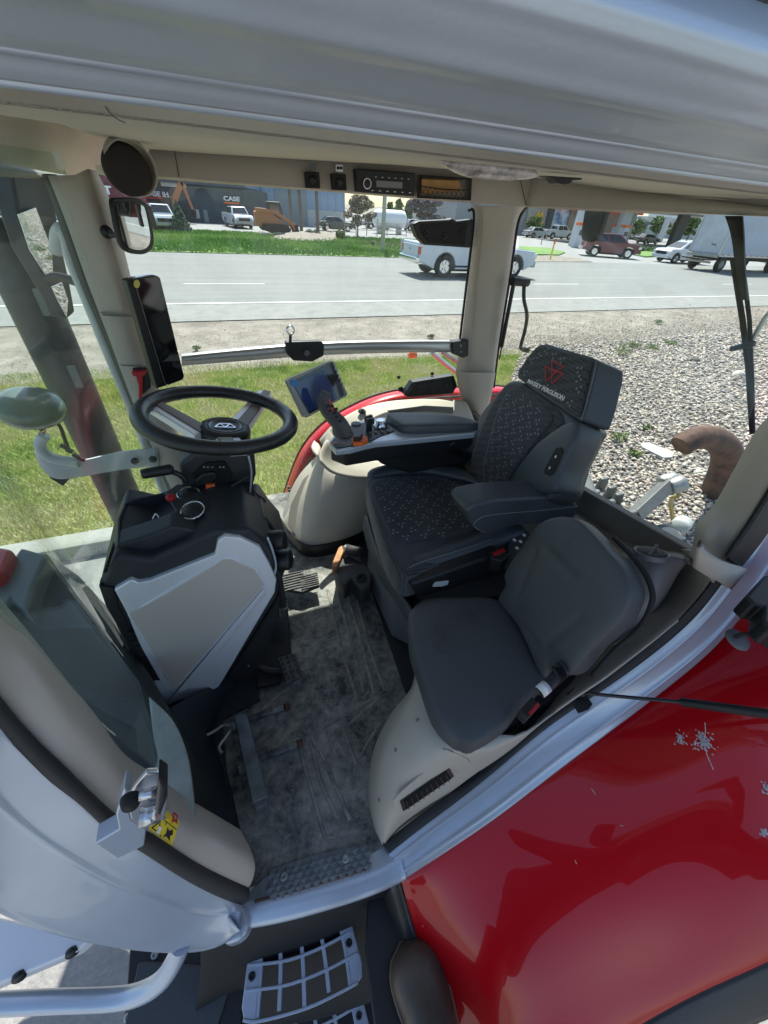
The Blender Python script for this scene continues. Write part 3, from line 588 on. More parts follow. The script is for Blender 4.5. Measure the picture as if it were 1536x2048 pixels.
# ================================================================== vehicles
def wheel(root, x, y, r, w, side, rim='chrome', name='wheel'):
    g = MB(); c = (x, y, r); s = side
    g.lathe([(r*.62, -w/2), (r*.93, -w/2), (r, -w*.33), (r, w*.33), (r*.93, w/2), (r*.62, w/2), (r*.6, 0), (r*.62, -w/2)], c, (0, 1, 0), 24)
    t = g.build(name, tire, root, smooth=True)
    g = MB(); g.lathe([(r*.63, s*w*.4), (r*.60, s*w*.46), (r*.56, s*w*.3), (r*.18, s*w*.28), (r*.15, s*w*.42), (0, s*w*.42)], c, (0, 1, 0), 20)
    for k in range(6):
        a = k*math.pi/3; d = Vector((math.cos(a), 0, math.sin(a))); R = Matrix((d, (0, 1, 0), (-d.z, 0, d.x))).transposed()
        g.box(Vector(c)+d*r*.36+Vector((0, s*w*.4, 0)), (r*.42, w*.14, r*.13), R.to_3x3())
    g.build('rim', MATS[rim], t, smooth=False); return t
def arch(x, r, n=9): return [(x+r*math.cos(a), r*.92*0+r*math.sin(a)) for a in np.linspace(0, math.pi, n)]
def vehicle(name, label, c_, px, py, px2, py2, wb, body, prof, cabin, W_, r, wheels, rz=0, y=None, grp=None, flip=1, extra=None, wins=None, pick=False, rim='chrome'):
    """px,py = ground pixel of rear near wheel"""
    b = P(px, py, z=0)
    t = empty(name, b, label, c_, grp); t.rotation_euler.z = rz
    # body side profile with arches
    low = []
    zb = r*.75
    pts = list(prof)
    bottom = []
    for wx in sorted(wheels):
        bottom += [(wx+r*1.22*math.cos(a), max(zb, r+r*1.22*math.sin(a))) for a in np.linspace(math.pi+.2, -.2, 11)]
    full = pts+bottom
    mb = MB(); mb.prism([(x, 0, z) for x, z in full], (0, W_, 0)); bo = mb.build('body', body, t, bevel=.05, seg=2)
    MB().box(((wheels[0]+wheels[-1])/2, W_/2, r*.8), (abs(wheels[-1]-wheels[0])+.6, W_*.8, r*.5)).build('underbody', blkm, t)
    (x0, x1, z0, u0, u1, z1) = cabin; ins = .06; tp = .2
    vs = [(x0, ins, z0), (x1, ins, z0), (x1, W_-ins, z0), (x0, W_-ins, z0), (u0, ins+tp, z1), (u1, ins+tp, z1), (u1, W_-ins-tp, z1), (u0, W_-ins-tp, z1)]
    mesh('cabin', vs, [(0, 3, 2, 1), (4, 5, 6, 7), (0, 1, 5, 4), (1, 2, 6, 5), (2, 3, 7, 6), (3, 0, 4, 7)], body, t, bevel=.07, seg=2)
    def cabpt(s, u, v, o=.012):  # side window coordinates
        xa = x0+(u0-x0)*v; xb = x1+(u1-x1)*v; yy = ins+tp*v
        q = Vector((xa+(xb-xa)*u, (yy-o) if s < 0 else (W_-yy+o), z0+(z1-z0)*v)); return q
    for s in (-1, 1):
        for (ua, ub) in (wins or ((.10, .47), (.53, .9))):
            mesh('window', [cabpt(s, ua+.0, .12), cabpt(s, ub, .12), cabpt(s, ub, .86), cabpt(s, ua+.02, .86)], [(0, 1, 2, 3)], glassc, t, solid=.02)
    for (xa, xb, o) in ((x0, u0, -.012), (x1, u1, .012)):
        q = lambda v, yv: Vector((xa+(xb-xa)*v+o, ins+tp*v+.12+(W_-2*ins-2*tp*v-.24)*yv, z0+(z1-z0)*v))
        mesh('windshield', [q(.14, 0), q(.14, 1), q(.88, 1), q(.88, 0)], [(0, 1, 2, 3)], glassc, t, solid=.02)
    for wx in wheels:
        wheel(t, wx, .13, r, .26, -1, rim); wheel(t, wx, W_-.13, r, .26, 1, rim)
    xr = min(p[0] for p in prof); xf = max(p[0] for p in prof); zm = max(p[1] for p in prof)
    lm = mat('tail_lamp', (.5, .02, .02), .2, coat=1); hm = mat('head_lamp', (.7, .72, .74), .15, coat=1)
    for yv in (.02, W_-.2):
        box('tail_light', (xr+.04, yv+.09, zm-.28), (.12, .2, .3), lm, t, bevel=.02); box('headlight', (xf-.1, yv+.09, zm*.72), (.25, .26, .17), hm, t, bevel=.03)
    box('front_bumper', (xf-.02, W_/2, r*1.35), (.22, W_*.96, .26), steel if pick else body, t, bevel=.04); box('rear_bumper', (xr-.06, W_/2, r*1.5), (.22, W_*.96, .22), chrome if pick else body, t, bevel=.04)
    box('grille', (xf+.02, W_/2, r*2.0), (.1, W_*.6, .25), blk, t, bevel=.02)
    return t
# white pickup on the road, its tail towards the left
wh = mat('car_white', (.55, .60, .66), .3, coat=1, var=.02)
b = P(887, 556, z=0)
s_ = 1.13
tr = vehicle('pickup_truck', 'white pickup driving on the road, half hidden by the cab pillar', 'pickup', 887, 556, 0, 0, 3.7, wh,
    [(4.85, .55), (4.88, .9), (4.75, 1.1), (3.0, 1.2), (2.4, 1.25), (.6, 1.25), (.4, 1.28), (-1.25, 1.28), (-1.28, .6)], (.62, 3.3, 1.2, .8, 2.55, 1.88), 1.95, .43, [0.0, 3.75], pick=True)
tr.scale = (s_, s_, s_)
box('bed_floor', (-.35, .98, 1.10), (1.7, 1.7, .02), blkm, tr)
mesh('tailgate_panel', [(-1.30, .2, .72), (-1.30, 1.75, .72), (-1.30, 1.75, 1.18), (-1.30, .2, 1.18)], [(0, 1, 2, 3)], wh, tr, solid=.03, bevel=.02)
MB().tube([(-1.32, .98, 1.0), (-1.34, .98, 1.0)], .05, 10).build('badge', steel, tr); MB().tube([(.2, .03, .45), (3.4, .03, .45)], .05, 8).build('side_step', blk, tr)
cr = mat('car_burgundy', (.12, .012, .025), .25, coat=1)
b = P(1178, 512, z=0); e = P(1230, 518, z=0)
tr = vehicle('suv', 'dark red suv turning out of the station drive', 'car', 1186, 513, 0, 0, 2.7, cr,
    [(3.6, .5), (3.62, .85), (3.4, 1.0), (2.5, 1.08), (-.6, 1.1), (-.85, 1.0), (-.9, .5)], (-.75, 2.6, 1.05, -.45, 1.75, 1.66), 1.85, .38, [0.0, 2.7], rz=math.radians(-32)); tr.scale = (1.12,)*3
tr = vehicle('suv', 'white suv waiting close behind the box truck', 'car', 1345, 528, 0, 0, 2.6, wh,
    [(3.5, .5), (3.52, .85), (3.3, 1.0), (2.4, 1.06), (-.7, 1.1), (-.95, 1.0), (-1.0, .5)], (-.8, 2.5, 1.03, -.5, 1.6, 1.6), 1.85, .36, [0.0, 2.6], rz=math.radians(172)); tr.scale = (1.05,)*3
tr.location = P(1362, 524, z=0)
for px, py, lb, k, colr in ((1066, 476, 'small silver sedan parked in front of the restaurant', 'sedan', mat('car_silver', (.4, .42, .44), .3, .3, coat=1)), (1204, 476, 'white car parked far off under the canopy', 'sedan', wh), (1257, 478, 'pale car parked between the middle and right canopy columns', 'sedan', MATS['car_silver']), (1290, 488, 'dark green car by the planted island', 'sedan', mat('car_dark', (.03, .045, .05), .3, coat=1))):
    tr = vehicle('parked_car', lb, 'car', px, py, 0, 0, 2.6, colr, [(3.5, .5), (3.52, .72), (3.2, .86), (2.3, .95), (-.6, .98), (-.95, .9), (-1.0, .5)], (-.5, 2.3, .92, .1, 1.5, 1.42), 1.75, .33, [0.0, 2.6], grp='cars parked at the station')
tr = vehicle('parked_pickup', 'white crew cab pickup parked next to the silver sedan', 'pickup', 1104, 478, 0, 0, 3.5, wh, [(4.5, .55), (4.52, .9), (4.3, 1.15), (3.0, 1.22), (-1.2, 1.25), (-1.22, .6)], (.7, 3.2, 1.2, .9, 2.6, 1.85), 1.95, .42, [0.0, 3.5], pick=True)
for px, py, lb in ((452, 454, 'white pickup with dark windshield parked nose out before the dark building'), (310, 458, 'white pickup parked by the orange excavator behind the mirror')):
    tr = vehicle('parked_pickup', lb, 'pickup', px-(12 if px < 400 else 0), py-2, 0, 0, 3.5, wh, [(4.5, .55), (4.52, .9), (4.3, 1.15), (3.0, 1.22), (-1.2, 1.25), (-1.22, .6)], (.7, 3.2, 1.2, .9, 2.6, 1.85), 1.95, .42, [0.0, 3.5], rz=math.radians(-80), pick=True)
for px, py, lb in ((655, 462, 'dark car parked in front of the blue building'), (742, 458, 'dark car parked behind the fence by the bare tree'), (820, 462, 'grey car parked behind the fence right of the white tank')):
    vehicle('parked_car', lb, 'car', px, py, 0, 0, 2.6, MATS['car_dark'] if px < 800 else MATS['car_silver'], [(3.5, .5), (3.52, .72), (3.2, .86), (2.3, .95), (-.6, .98), (-.95, .9), (-1.0, .5)], (-.5, 2.3, .92, .1, 1.5, 1.42), 1.75, .33, [0.0, 2.6], grp='cars parked behind the fence')
# box truck
yb = 24.0; xb = P(1438, 512, y=yb).x; zb = P(1438, 514, y=yb).z; 
t = empty('box_truck', (xb, yb, 0), 'white box truck with closed rear door driving off to the right', 'truck')
bm_ = mat('box_white', (.42, .47, .56), .45, var=.05, vscale=1.5); 
def L_(o): o.parent = t; return o
box('cargo_box', (4.2, 1.3, 1.1+1.55), (8.4, 2.6, 3.1), bm_, t, bevel=.02)
box('rear_door', (-.03, 1.3, 2.55), (.06, 2.3, 2.6), mat('box_door', (.46, .50, .55), .5, var=.12, vscale=1.2), t, bevel=.01)
for yv in (.06, 2.54): box('corner_trim', (-.02, yv, 2.65), (.1, .12, 3.1), mat('alu', (.5, .52, .54), .35, .6), t)
for zv in (1.1, 4.2): box('edge_trim', (4.2, -.01, zv), (8.4, .06, .14), MATS['alu'], t)
box('rear_sill', (-.1, 1.3, 1.05), (.25, 2.5, .2), steel, t, bevel=.01); box('tail_lift', (-.45, 1.3, .8), (.7, 2.2, .1), blk, t, bevel=.01); box('rear_bumper', (-.2, 1.3, .62), (.15, 2.0, .14), steel, t)
box('chassis', (4.4, 1.3, .85), (8.6, .9, .25), blkm, t); mbx = MB()
for k in range(12): mbx.box((-.03+.7*k+.35, -.03, 1.16), (.3, .03, .05))
mbx.build('reflector_tape', redt, t)
wheel(t, .9, .2, .5, .3, -1, 'worn_steel'); wheel(t, .9, 2.4, .5, .3, 1, 'worn_steel'); wheel(t, 7.4, .2, .5, .3, -1, 'worn_steel'); wheel(t, 7.4, 2.4, .5, .3, 1, 'worn_steel')
text('lettering', '810', (-.08, .75, 1.75), (0, -1, 0), (0, 0, 1), .16, blkm, t); box('cab', (9.6, 1.3, 1.6), (2.0, 2.2, 2.0), white, t, bevel=.2)
box('bumper_bar', (10.6, 1.3, .6), (.2, 2.2, .3), steel, t, bevel=.03)
# skid loader and excavator
om = mat('machine_orange', (.38, .14, .06), .5, var=.05)
t.scale = (1, 1, 1)
b = P(552, 470, z=0); t = empty('track_loader', b, 'orange compact track loader with a black cab on the mound', 'loader')
k = 1.0
g = MB(); g.prism([(-.9, 0, .15), (-1.3, 0, .45), (-1.1, 0, .85), (1.2, 0, .85), (1.5, 0, .4), (1.2, 0, .12)], (0, .4, 0)); g.build('track', blkm, t, bevel=.05); g = MB(); g.prism([(-.9, 1.5, .15), (-1.3, 1.5, .45), (-1.1, 1.5, .85), (1.2, 1.5, .85), (1.5, 1.5, .4), (1.2, 1.5, .12)], (0, .4, 0)); g.build('track', blkm, t, bevel=.05)
prism('engine_body', [(-1.7, .3, .6), (-1.7, .3, 1.7), (-.6, .3, 1.9), (.6, .3, 1.2), (1.0, .3, .7)], (0, 1.3, 0), om, t, bevel=.05)
prism('cab', [(-.5, .4, 1.3), (-.5, .4, 2.5), (.7, .4, 2.5), (1.0, .4, 1.2)], (0, 1.1, 0), blk, t, bevel=.05); prism('cab_window', [(-.3, .37, 1.5), (-.3, .37, 2.3), (.55, .37, 2.3), (.75, .37, 1.5)], (0, .02, 0), glassc, t)
for yv in (.1, 1.6): prism('lift_arm', [(-1.6, yv, 1.7), (-1.5, yv, 2.0), (.2, yv, 1.9), (1.9, yv, .9), (2.1, yv, .4), (1.8, yv, .4), (1.6, yv, .8), (.1, yv, 1.6)], (0, .18, 0), om, t, bevel=.02)
prism('bucket', [(1.9, -.1, .05), (3.3, -.1, .05), (3.2, -.1, .14), (2.3, -.1, .2), (2.1, -.1, .9), (1.9, -.1, .9)], (0, 2.1, 0), blkm, t)
b = P(330, 462, z=0); b.y = 58; t = empty('excavator', b, 'orange excavator with raised boom behind the interior mirror', 'excavator')
box('track', (-.4, 0, .4), (3.2, .5, .8), blkm, t, bevel=.2); box('upper_body', (-.8, .3, 1.5), (2.4, 2.2, 1.2), om, t, bevel=.1); box('cab', (.3, -.3, 2.1), (1.0, .9, 1.6), blk, t, bevel=.08)
prism('boom', [(.6, -.2, 1.6), (.4, -.2, 2.2), (2.2, -.2, 4.6), (2.7, -.2, 4.7), (2.7, -.2, 4.2), (1.1, -.2, 1.7)], (0, .35, 0), om, t, bevel=.03); prism('stick', [(2.3, -.2, 4.9), (2.7, -.2, 4.9), (3.5, -.2, 1.6), (3.2, -.2, 1.5)], (0, .3, 0), om, t, bevel=.02); t.scale = (.78, .78, .78); prism('bucket', [(3.1, -.3, 1.7), (3.7, -.3, 1.6), (3.6, -.3, .8), (2.9, -.3, .9)], (0, .6, 0), blkm, t)
# ================================================================== the tractor
FZ = 1.40
T = empty('tractor', (0.5, 1.0, 0), 'red and silver farm tractor seen through its open cab door, with two seats', 'tractor')
def TP(o, parent=None):
    """parent a world-space object to the tractor (or one of its parts)"""
    p = parent or T
    o.parent = p
    loc = Vector(p.location) if p.parent is None else Vector((0, 0, 0))
    if p.parent is not None: loc = Vector(T.location)+Vector(p.location)*0
    o.matrix_parent_inverse = Matrix.Translation(-Vector(T.location)) if p is T else Matrix.Identity(4)
    return o
def pxs(L, **k): return [P(a, b, **k) for a, b in L]
def pls(L, o, n): return [PL(a, b, o, n) for a, b in L]
def lerp_y(L, ya, yb):
    n = len(L); return [P(a, b, y=ya+(yb-ya)*i/(n-1)) for i, (a, b) in enumerate(L)]
def lp(rows, k, n): pass
# ---------------- floor
fl = [(-.20, .22), (.15, .20), (.30, .34), (1.3, .5), (1.3, 1.8), (-.05, 1.85), (-.30, 1.2), (-.45, .75), (-.28, .42)]
rd = MB(); rd.add([(x, y, FZ) for x, y in fl]+[(x, y, FZ-.03) for x, y in fl], [tuple(range(9)), tuple(range(9, 18))[::-1]]+[(i, 9+i, 9+(i+1) % 9, (i+1) % 9) for i in range(9)], 0)
def ridge(L, w=.016, h=.004):
    q = [P(a, b, z=FZ) for a, b in L]
    rd.tube([p+Vector((0, 0, -.0015)) for p in q], w*.42, 6, mi=1)
for L in ([(683, 1300), (715, 1400), (728, 1395), (737, 1383)], [(705, 1290), (728, 1385)], [(718, 1265), (748, 1385), (771, 1384), (740, 1300)], [(771, 1384), (650, 1452), (672, 1515)], [(687, 1458), (712, 1530), (730, 1495), (760, 1448)], [(771, 1384), (687, 1458)],
          [(620, 1480), (640, 1560), (680, 1650)], [(600, 1500), (650, 1675), (672, 1676)], [(640, 1500), (700, 1640)], [(655, 1180), (683, 1300)], [(672, 1175), (705, 1290)], [(690, 1170), (718, 1265)], [(525, 1420), (560, 1385), (580, 1375)], [(560, 1200), (575, 1290)], [(740, 1300), (715, 1200)]): ridge(L)
TP(rd.build('floor_mat', [flo, flr]))
# floor upstand on the left of the foot well (dark step wall)
TP(loft('footwell_wall', [pxs([(330, 1420), (372, 1500), (385, 1640), (400, 1690)], z=FZ+.17)[::1], pxs([(500, 1330), (430, 1450), (455, 1560), (490, 1720)], z=FZ)], dash, n=14, thick=.01))
TP(mesh('footwell_panel', pxs([(345, 1420), (510, 1300), (520, 1400), (445, 1440), (455, 1560), (490, 1735), (392, 1650)], z=FZ+.012), [tuple(range(7))], dash, solid=.01))
# sill tread plate
sp = pxs([(479, 1806), (532, 1750), (546, 1736), (632, 1708), (722, 1690), (737, 1708), (737, 1742), (509, 1800)], z=FZ+.008)
tm = mat('tread_grey', (.15, .16, .165), .5, .1, bump=.4, bscale=120, var=.2, vscale=30)
tp_ = TP(prism('tread_plate', sp, (0, 0, -.012), tm, bevel=.002))
mb = MB()
for j in range(4):
    for i in range(12):
        a = P(540+i*17+j*0, 1752-i*5.2+j*13, z=FZ+.009)
        if j % 2: a = P(548+i*17, 1749-i*5.2+j*13, z=FZ+.009)
        mb.add([a+Vector((.012, 0, 0)), a+Vector((0, .012, 0)), a+Vector((-.012, 0, 0)), a+Vector((0, -.012, 0)), a+Vector((0, 0, .005))], [(0, 1, 4), (1, 2, 4), (2, 3, 4), (3, 0, 4)])
TP(mb.build('studs', tm), tp_)
for q in ((568, 1753), (691, 1718)):
    c = P(*q, z=FZ+.010); TP(MB().lathe([(.009, 0), (.009, .004), (.005, .005), (.004, .002), (0, .002)], c, (0, 0, 1), 12).build('screw', steel, smooth=True), tp_)
# ---------------- door frame, lower and rear sweep
def strip_rows(defs, n=40, **k):
    return [[P(a, b, y=yy) for (a, b, yy) in d] for d in defs]
def dy(L, y0, y1): n = len(L); return [(a, b, y0+(y1-y0)*(i/(n-1))) for i, (a, b) in enumerate(L)]
seal_in = [(768, 1690), (800, 1655), (900, 1590), (996, 1513), (1066, 1456), (1144, 1400), (1242, 1333), (1333, 1260), (1386, 1214), (1423, 1163), (1455, 1112), (1490, 1050), (1545, 940)]
seal_out = [(776, 1702), (812, 1672), (905, 1606), (996, 1534), (1080, 1460), (1151, 1411), (1250, 1346), (1348, 1270), (1397, 1224), (1436, 1172), (1472, 1118), (1508, 1060), (1560, 965)]
r1 = [(740, 1745), (840, 1683), (920, 1622), (996, 1558), (1116, 1467), (1228, 1390), (1348, 1302), (1411, 1238), (1453, 1179), (1492, 1125), (1530, 1062), (1590, 970)]
r2 = [(770, 1762), (860, 1708), (930, 1655), (996, 1608), (1130, 1502), (1242, 1428), (1348, 1337), (1418, 1281), (1456, 1245), (1500, 1186), (1550, 1110), (1620, 1000)]
ro = [(800, 1768), (880, 1714), (940, 1675), (996, 1638), (1119, 1543), (1256, 1441), (1348, 1370), (1418, 1314), (1455, 1277), (1498, 1225), (1548, 1150), (1640, 1010)]
frame = empty('door_frame', (0, 0, 0)); frame.parent = T; frame.matrix_parent_inverse = Matrix.Translation(-T.location)
def FP(o, p=None): o.parent = p or frame; return o
def zcurve(L, n=60):
    """pixel+height control points -> smooth 3-D curve"""
    q = [P(a, b, z=z) for a, b, z in L]; q = resamp(cat(q, 6), n)
    for _ in range(12): q = [q[0]]+[(q[i-1]+q[i]*2+q[i+1])/4 for i in range(1, len(q)-1)]+[q[-1]]
    return q
E_in = zcurve([(766, 1690, 1.41), (830, 1637, 1.44), (900, 1590, 1.48), (996, 1513, 1.55), (1066, 1456, 1.625), (1144, 1400, 1.70), (1242, 1333, 1.81), (1333, 1260, 1.91), (1386, 1214, 1.98), (1423, 1163, 2.045), (1455, 1112, 2.11), (1490, 1050, 2.18), (1545, 940, 2.30)])
E_out = zcurve([(776, 1704, 1.405), (840, 1652, 1.435), (905, 1606, 1.475), (996, 1534, 1.545), (1080, 1460, 1.63), (1151, 1411, 1.695), (1250, 1346, 1.80), (1348, 1270, 1.905), (1397, 1224, 1.97), (1436, 1172, 2.04), (1472, 1118, 2.10), (1508, 1060, 2.17), (1560, 965, 2.29)])
E_ro = zcurve([(800, 1768, 1.375), (850, 1735, 1.405), (900, 1702, 1.44), (996, 1638, 1.505), (1119, 1543, 1.60), (1256, 1441, 1.705), (1348, 1370, 1.79), (1418, 1314, 1.87), (1455, 1277, 1.915), (1498, 1225, 1.97), (1548, 1150, 2.05), (1640, 1010, 2.2)])
nrm_ = Vector((.25, -.62, .74)).normalized()
FP(loft('seal', [E_in, [(p+q)/2+nrm_*.007 for p, q in zip(E_in, E_out)], E_out], rub, n=60, thick=.010, cross=3))
def fr_(f, h): return [p.lerp(q, f)+nrm_*h for p, q in zip(E_out, E_ro)]
rows = [fr_(0, -.004), fr_(.06, .001), fr_(.20, .003), fr_(.24, .007), fr_(.30, .004), fr_(.48, .000), fr_(.68, -.002), fr_(.74, .004), fr_(.80, -.001), fr_(.98, -.008), fr_(1.0, -.014)]
rows.append([p+Vector((0, .03, -.03)) for p in rows[-1]])
FP(loft('rear_sill_frame', rows, silver, n=60, thick=.004, off=0, cross=2))
FP(prism('joint_collar', [P(a, b, z=1.418) for a, b in ((444, 1822), (480, 1808), (494, 1812), (500, 1852), (482, 1880), (446, 1893))], (0, 0, -.06), silver, bevel=.012))
# straight sill tube
a0, a1 = P(478, 1838, z=FZ-.03), P(806, 1742, z=FZ-.03)
bt = pxs([(480, 1818), (520, 1806), (620, 1782), (740, 1744), (800, 1712)], z=FZ+.004)
bo = pxs([(488, 1857), (560, 1844), (640, 1823), (740, 1791), (812, 1758)], z=FZ-.02)
FP(loft('sill_tube', [[p+Vector((0, .05, -.01)) for p in bt], bt, [(p+q)/2+Vector((0, -.003, .004)) for p, q in zip(bt, bo)], bo, [p+Vector((0, .02, -.04)) for p in bo], [p+Vector((0, .08, -.045)) for p in bo]], silver, n=30, thick=.004, cross=3))
FP(tube('weld', [P(483, 1818, z=FZ+.004), P(477, 1838, z=FZ-.006), P(488, 1858, z=FZ-.02)], .004, silver, seg=8))
FP(tube('sill_edge_strip', pxs([(509, 1803), (600, 1778), (735, 1738)], z=FZ+.006), .0035, rust, seg=6))
# ---------------- near front pillar (left bottom of the picture)
ci = [(-260, 880), (-120, 1085), (0, 1243), (60, 1312), (130, 1398), (200, 1478), (262, 1560), (330, 1602), (385, 1642), (440, 1672), (502, 1706)]
co = [(-300, 1020), (-120, 1250), (0, 1410), (60, 1478), (110, 1525), (170, 1585), (235, 1640), (300, 1672), (380, 1722), (440, 1752), (494, 1776)]
so_ = [(-310, 1060), (-120, 1292), (0, 1446), (55, 1506), (105, 1556), (160, 1600), (225, 1660), (290, 1700), (370, 1752), (430, 1784), (484, 1806)]
rA = [(-330, 1240), (-120, 1480), (0, 1582), (50, 1618), (110, 1662), (165, 1700), (240, 1748), (300, 1778), (370, 1808), (430, 1826), (480, 1838)]
rB = [(-330, 1320), (-120, 1560), (0, 1665), (50, 1700), (110, 1736), (165, 1762), (240, 1795), (300, 1815), (370, 1835), (430, 1848), (478, 1852)]
rC = [(-330, 1440), (-120, 1670), (0, 1750), (50, 1782), (110, 1812), (165, 1830), (240, 1850), (300, 1862), (370, 1872), (430, 1872), (478, 1862)]
rD = [(-330, 1540), (-120, 1745), (0, 1820), (50, 1842), (110, 1862), (165, 1876), (240, 1890), (300, 1897), (370, 1900), (430, 1893), (478, 1858)]
def prow(L, ya, yb): return [P(a, b, y=ya+(yb-ya)*(i/(len(L)-1))) for i, (a, b) in enumerate(L)]
ap = empty('front_door_pillar', (0, 0, 0)); ap.parent = T; ap.matrix_parent_inverse = Matrix.Translation(-T.location)
R0 = prow(ci, .46, .265); R1 = prow(co, .40, .225)
mid_ = [(p+q)/2+Vector((.012, -.004, .006)) for p, q in zip(R0, R1)]
trim_o = FP(loft('pillar_trim', [[p+Vector((-.02, .05, -.01)) for p in R0], R0, mid_, R1, [p+Vector((-.03, .02, -.01)) for p in R1]], cream, n=50, thick=.004, cross=3), ap)
R2 = prow(so_, .385, .212)
FP(loft('pillar_seal', [R1, [(p+q)/2+Vector((.008, -.006, .004)) for p, q in zip(R1, R2)], R2], rub, n=50, thick=.01, cross=3), ap)
def sm3(q, n=60, it=10):
    q = resamp(cat(q, 6), n)
    for _ in range(it): q = [q[0]]+[(q[i-1]+q[i]*2+q[i+1])/4 for i in range(1, len(q)-1)]+[q[-1]]
    return q
RS = sm3(R2); RD = sm3(prow(rD, .27, .168)); out_ = Vector((-.25, -.8, -.2)).normalized()
def pf(f, h): return [p.lerp(q, f)+out_*h*min(1, (59-i)/12+.15) for i, (p, q) in enumerate(zip(RS, RD))]
FP(loft('pillar_shell', [pf(0, 0), pf(.18, .001), pf(.33, .000), pf(.37, .005), pf(.42, .003), pf(.60, .006), pf(.8, .008), pf(.93, .006), pf(1, 0), [p+Vector((-.03, .05, -.02)) for p in RD], [p+Vector((-.03, .12, -.0)) for p in RD]], silver, n=60, thick=.004, cross=3), ap)
mat('polished', (.62, .63, .65), .25, .85, bump=.1, bscale=80)
# latch striker bracket with rollers
lk = lambda a, b, d=0: P(a, b, y=.215+d)
br = [lk(x, y, -.0) for x, y in ((248, 1578), (262, 1585), (256, 1618), (262, 1640), (292, 1660), (288, 1692), (235, 1718), (190, 1688), (238, 1660), (232, 1630))]
FP(prism('latch_bracket', br, (.0, .02, .0), silver, bevel=.002), ap)
lt = FP(prism('latch_plate', [lk(x, y, -.02) for x, y in ((272, 1572), (292, 1548), (318, 1546), (334, 1562), (336, 1600), (330, 1640), (285, 1660), (262, 1640), (252, 1600))], (.0, .006, .0), MATS['polished'], bevel=.002), ap)
for dx in (0, 1):
    a, b = (lk(278, 1592+dx*44, -.03), lk(322, 1580+dx*44, -.03)); FP(MB().tube([a, b], .0045+.004*dx, 16).build('roller', MATS['polished'], smooth=True), lt)
FP(prism('rubber_stop', [lk(x, y, -.045) for x, y in ((316, 1560), (334, 1572), (334, 1600), (322, 1632), (310, 1630), (314, 1590))], (0, .02, 0), blk, bevel=.003), lt)
FP(MB().lathe([(.0, .01), (.007, .009), (.009, .003), (.009, 0)], lk(262, 1596, -.025), (.1, -1, .3), 14).build('bolt', blkm, smooth=True), lt)
# hazard sticker on the trim
from mathutils.bvhtree import BVHTree
def on_surf(o, px, py, lift=.003):
    me = o.data; t = BVHTree.FromPolygons([v.co for v in me.vertices], [p.vertices for p in me.polygons]); d = Vector(ray(px, py)).normalized()
    h = t.ray_cast(Vector(CAM), d); return (h[0]-d*lift) if h[0] else P(px, py, y=.3)
def near_surface(px, py, grid):
    d = Vector(ray(px, py)).normalized(); best = min(grid, key=lambda p: ((p-Vector(CAM))-d*((p-Vector(CAM)).dot(d))).length); k = (best-Vector(CAM)).length; return Vector(CAM)+d*(k-.004)
gridc = [p.lerp(q, t) for t in np.linspace(0, 1, 9) for p, q in zip(resamp(cat(R0, 4), 120), resamp(cat(R1, 4), 120))]
SQ = [(330, 1602), (364, 1628), (344, 1692), (296, 1658)]
def dqp(u, v, l):
    ax, ay = SQ[0][0]+(SQ[1][0]-SQ[0][0])*u, SQ[0][1]+(SQ[1][1]-SQ[0][1])*u; bx, by = SQ[3][0]+(SQ[2][0]-SQ[3][0])*u, SQ[3][1]+(SQ[2][1]-SQ[3][1])*u
    return on_surf(trim_o, ax+(bx-ax)*v, ay+(by-ay)*v, l)
N_ = 9; dec = FP(mesh('hazard_decal', [dqp(i/(N_-1), j/(N_-1), .0045) for j in range(N_) for i in range(N_)], [(j*N_+i, j*N_+i+1, (j+1)*N_+i+1, (j+1)*N_+i) for j in range(N_-1) for i in range(N_-1)], yellow, smooth=False), ap)
def decp(L, m_, nm='symbol', l=.0056): return FP(mesh(nm, [dqp(u, v, l) for u, v in L], [tuple(range(len(L)))], m_), dec)
decp([(.02, .48), (.5, .48), (.98, .48), (.98, .51), (.5, .51), (.02, .51)], blkm, 'divider'); decp([(.48, .02), (.51, .02), (.51, .5), (.51, .98), (.48, .98), (.48, .5)], blkm, 'divider', .0058)
decp([(.08, .92), (.42, .92), (.25, .55)], blkm, 'warning_triangle'); decp([(.14, .88), (.36, .88), (.25, .64)], yellow, 'triangle_centre', .0062)
decp([(.1, .05), (.4, .1), (.42, .4), (.25, .44), (.08, .3)], steel, 'grey_figure'); decp([(.62, .06), (.75, .12), (.9, .05), (.85, .2), (.95, .35), (.78, .32), (.68, .45), (.66, .28), (.56, .2)], redt, 'red_star'); decp([(.6, .6), (.72, .66), (.84, .56), (.9, .7), (.82, .78), (.88, .92), (.7, .86), (.58, .94), (.64, .78)], blkm, 'black_figure'); decp([(.3, .72), (.42, .72), (.42, .94), (.3, .94)], whitet, 'white_label', .0062)
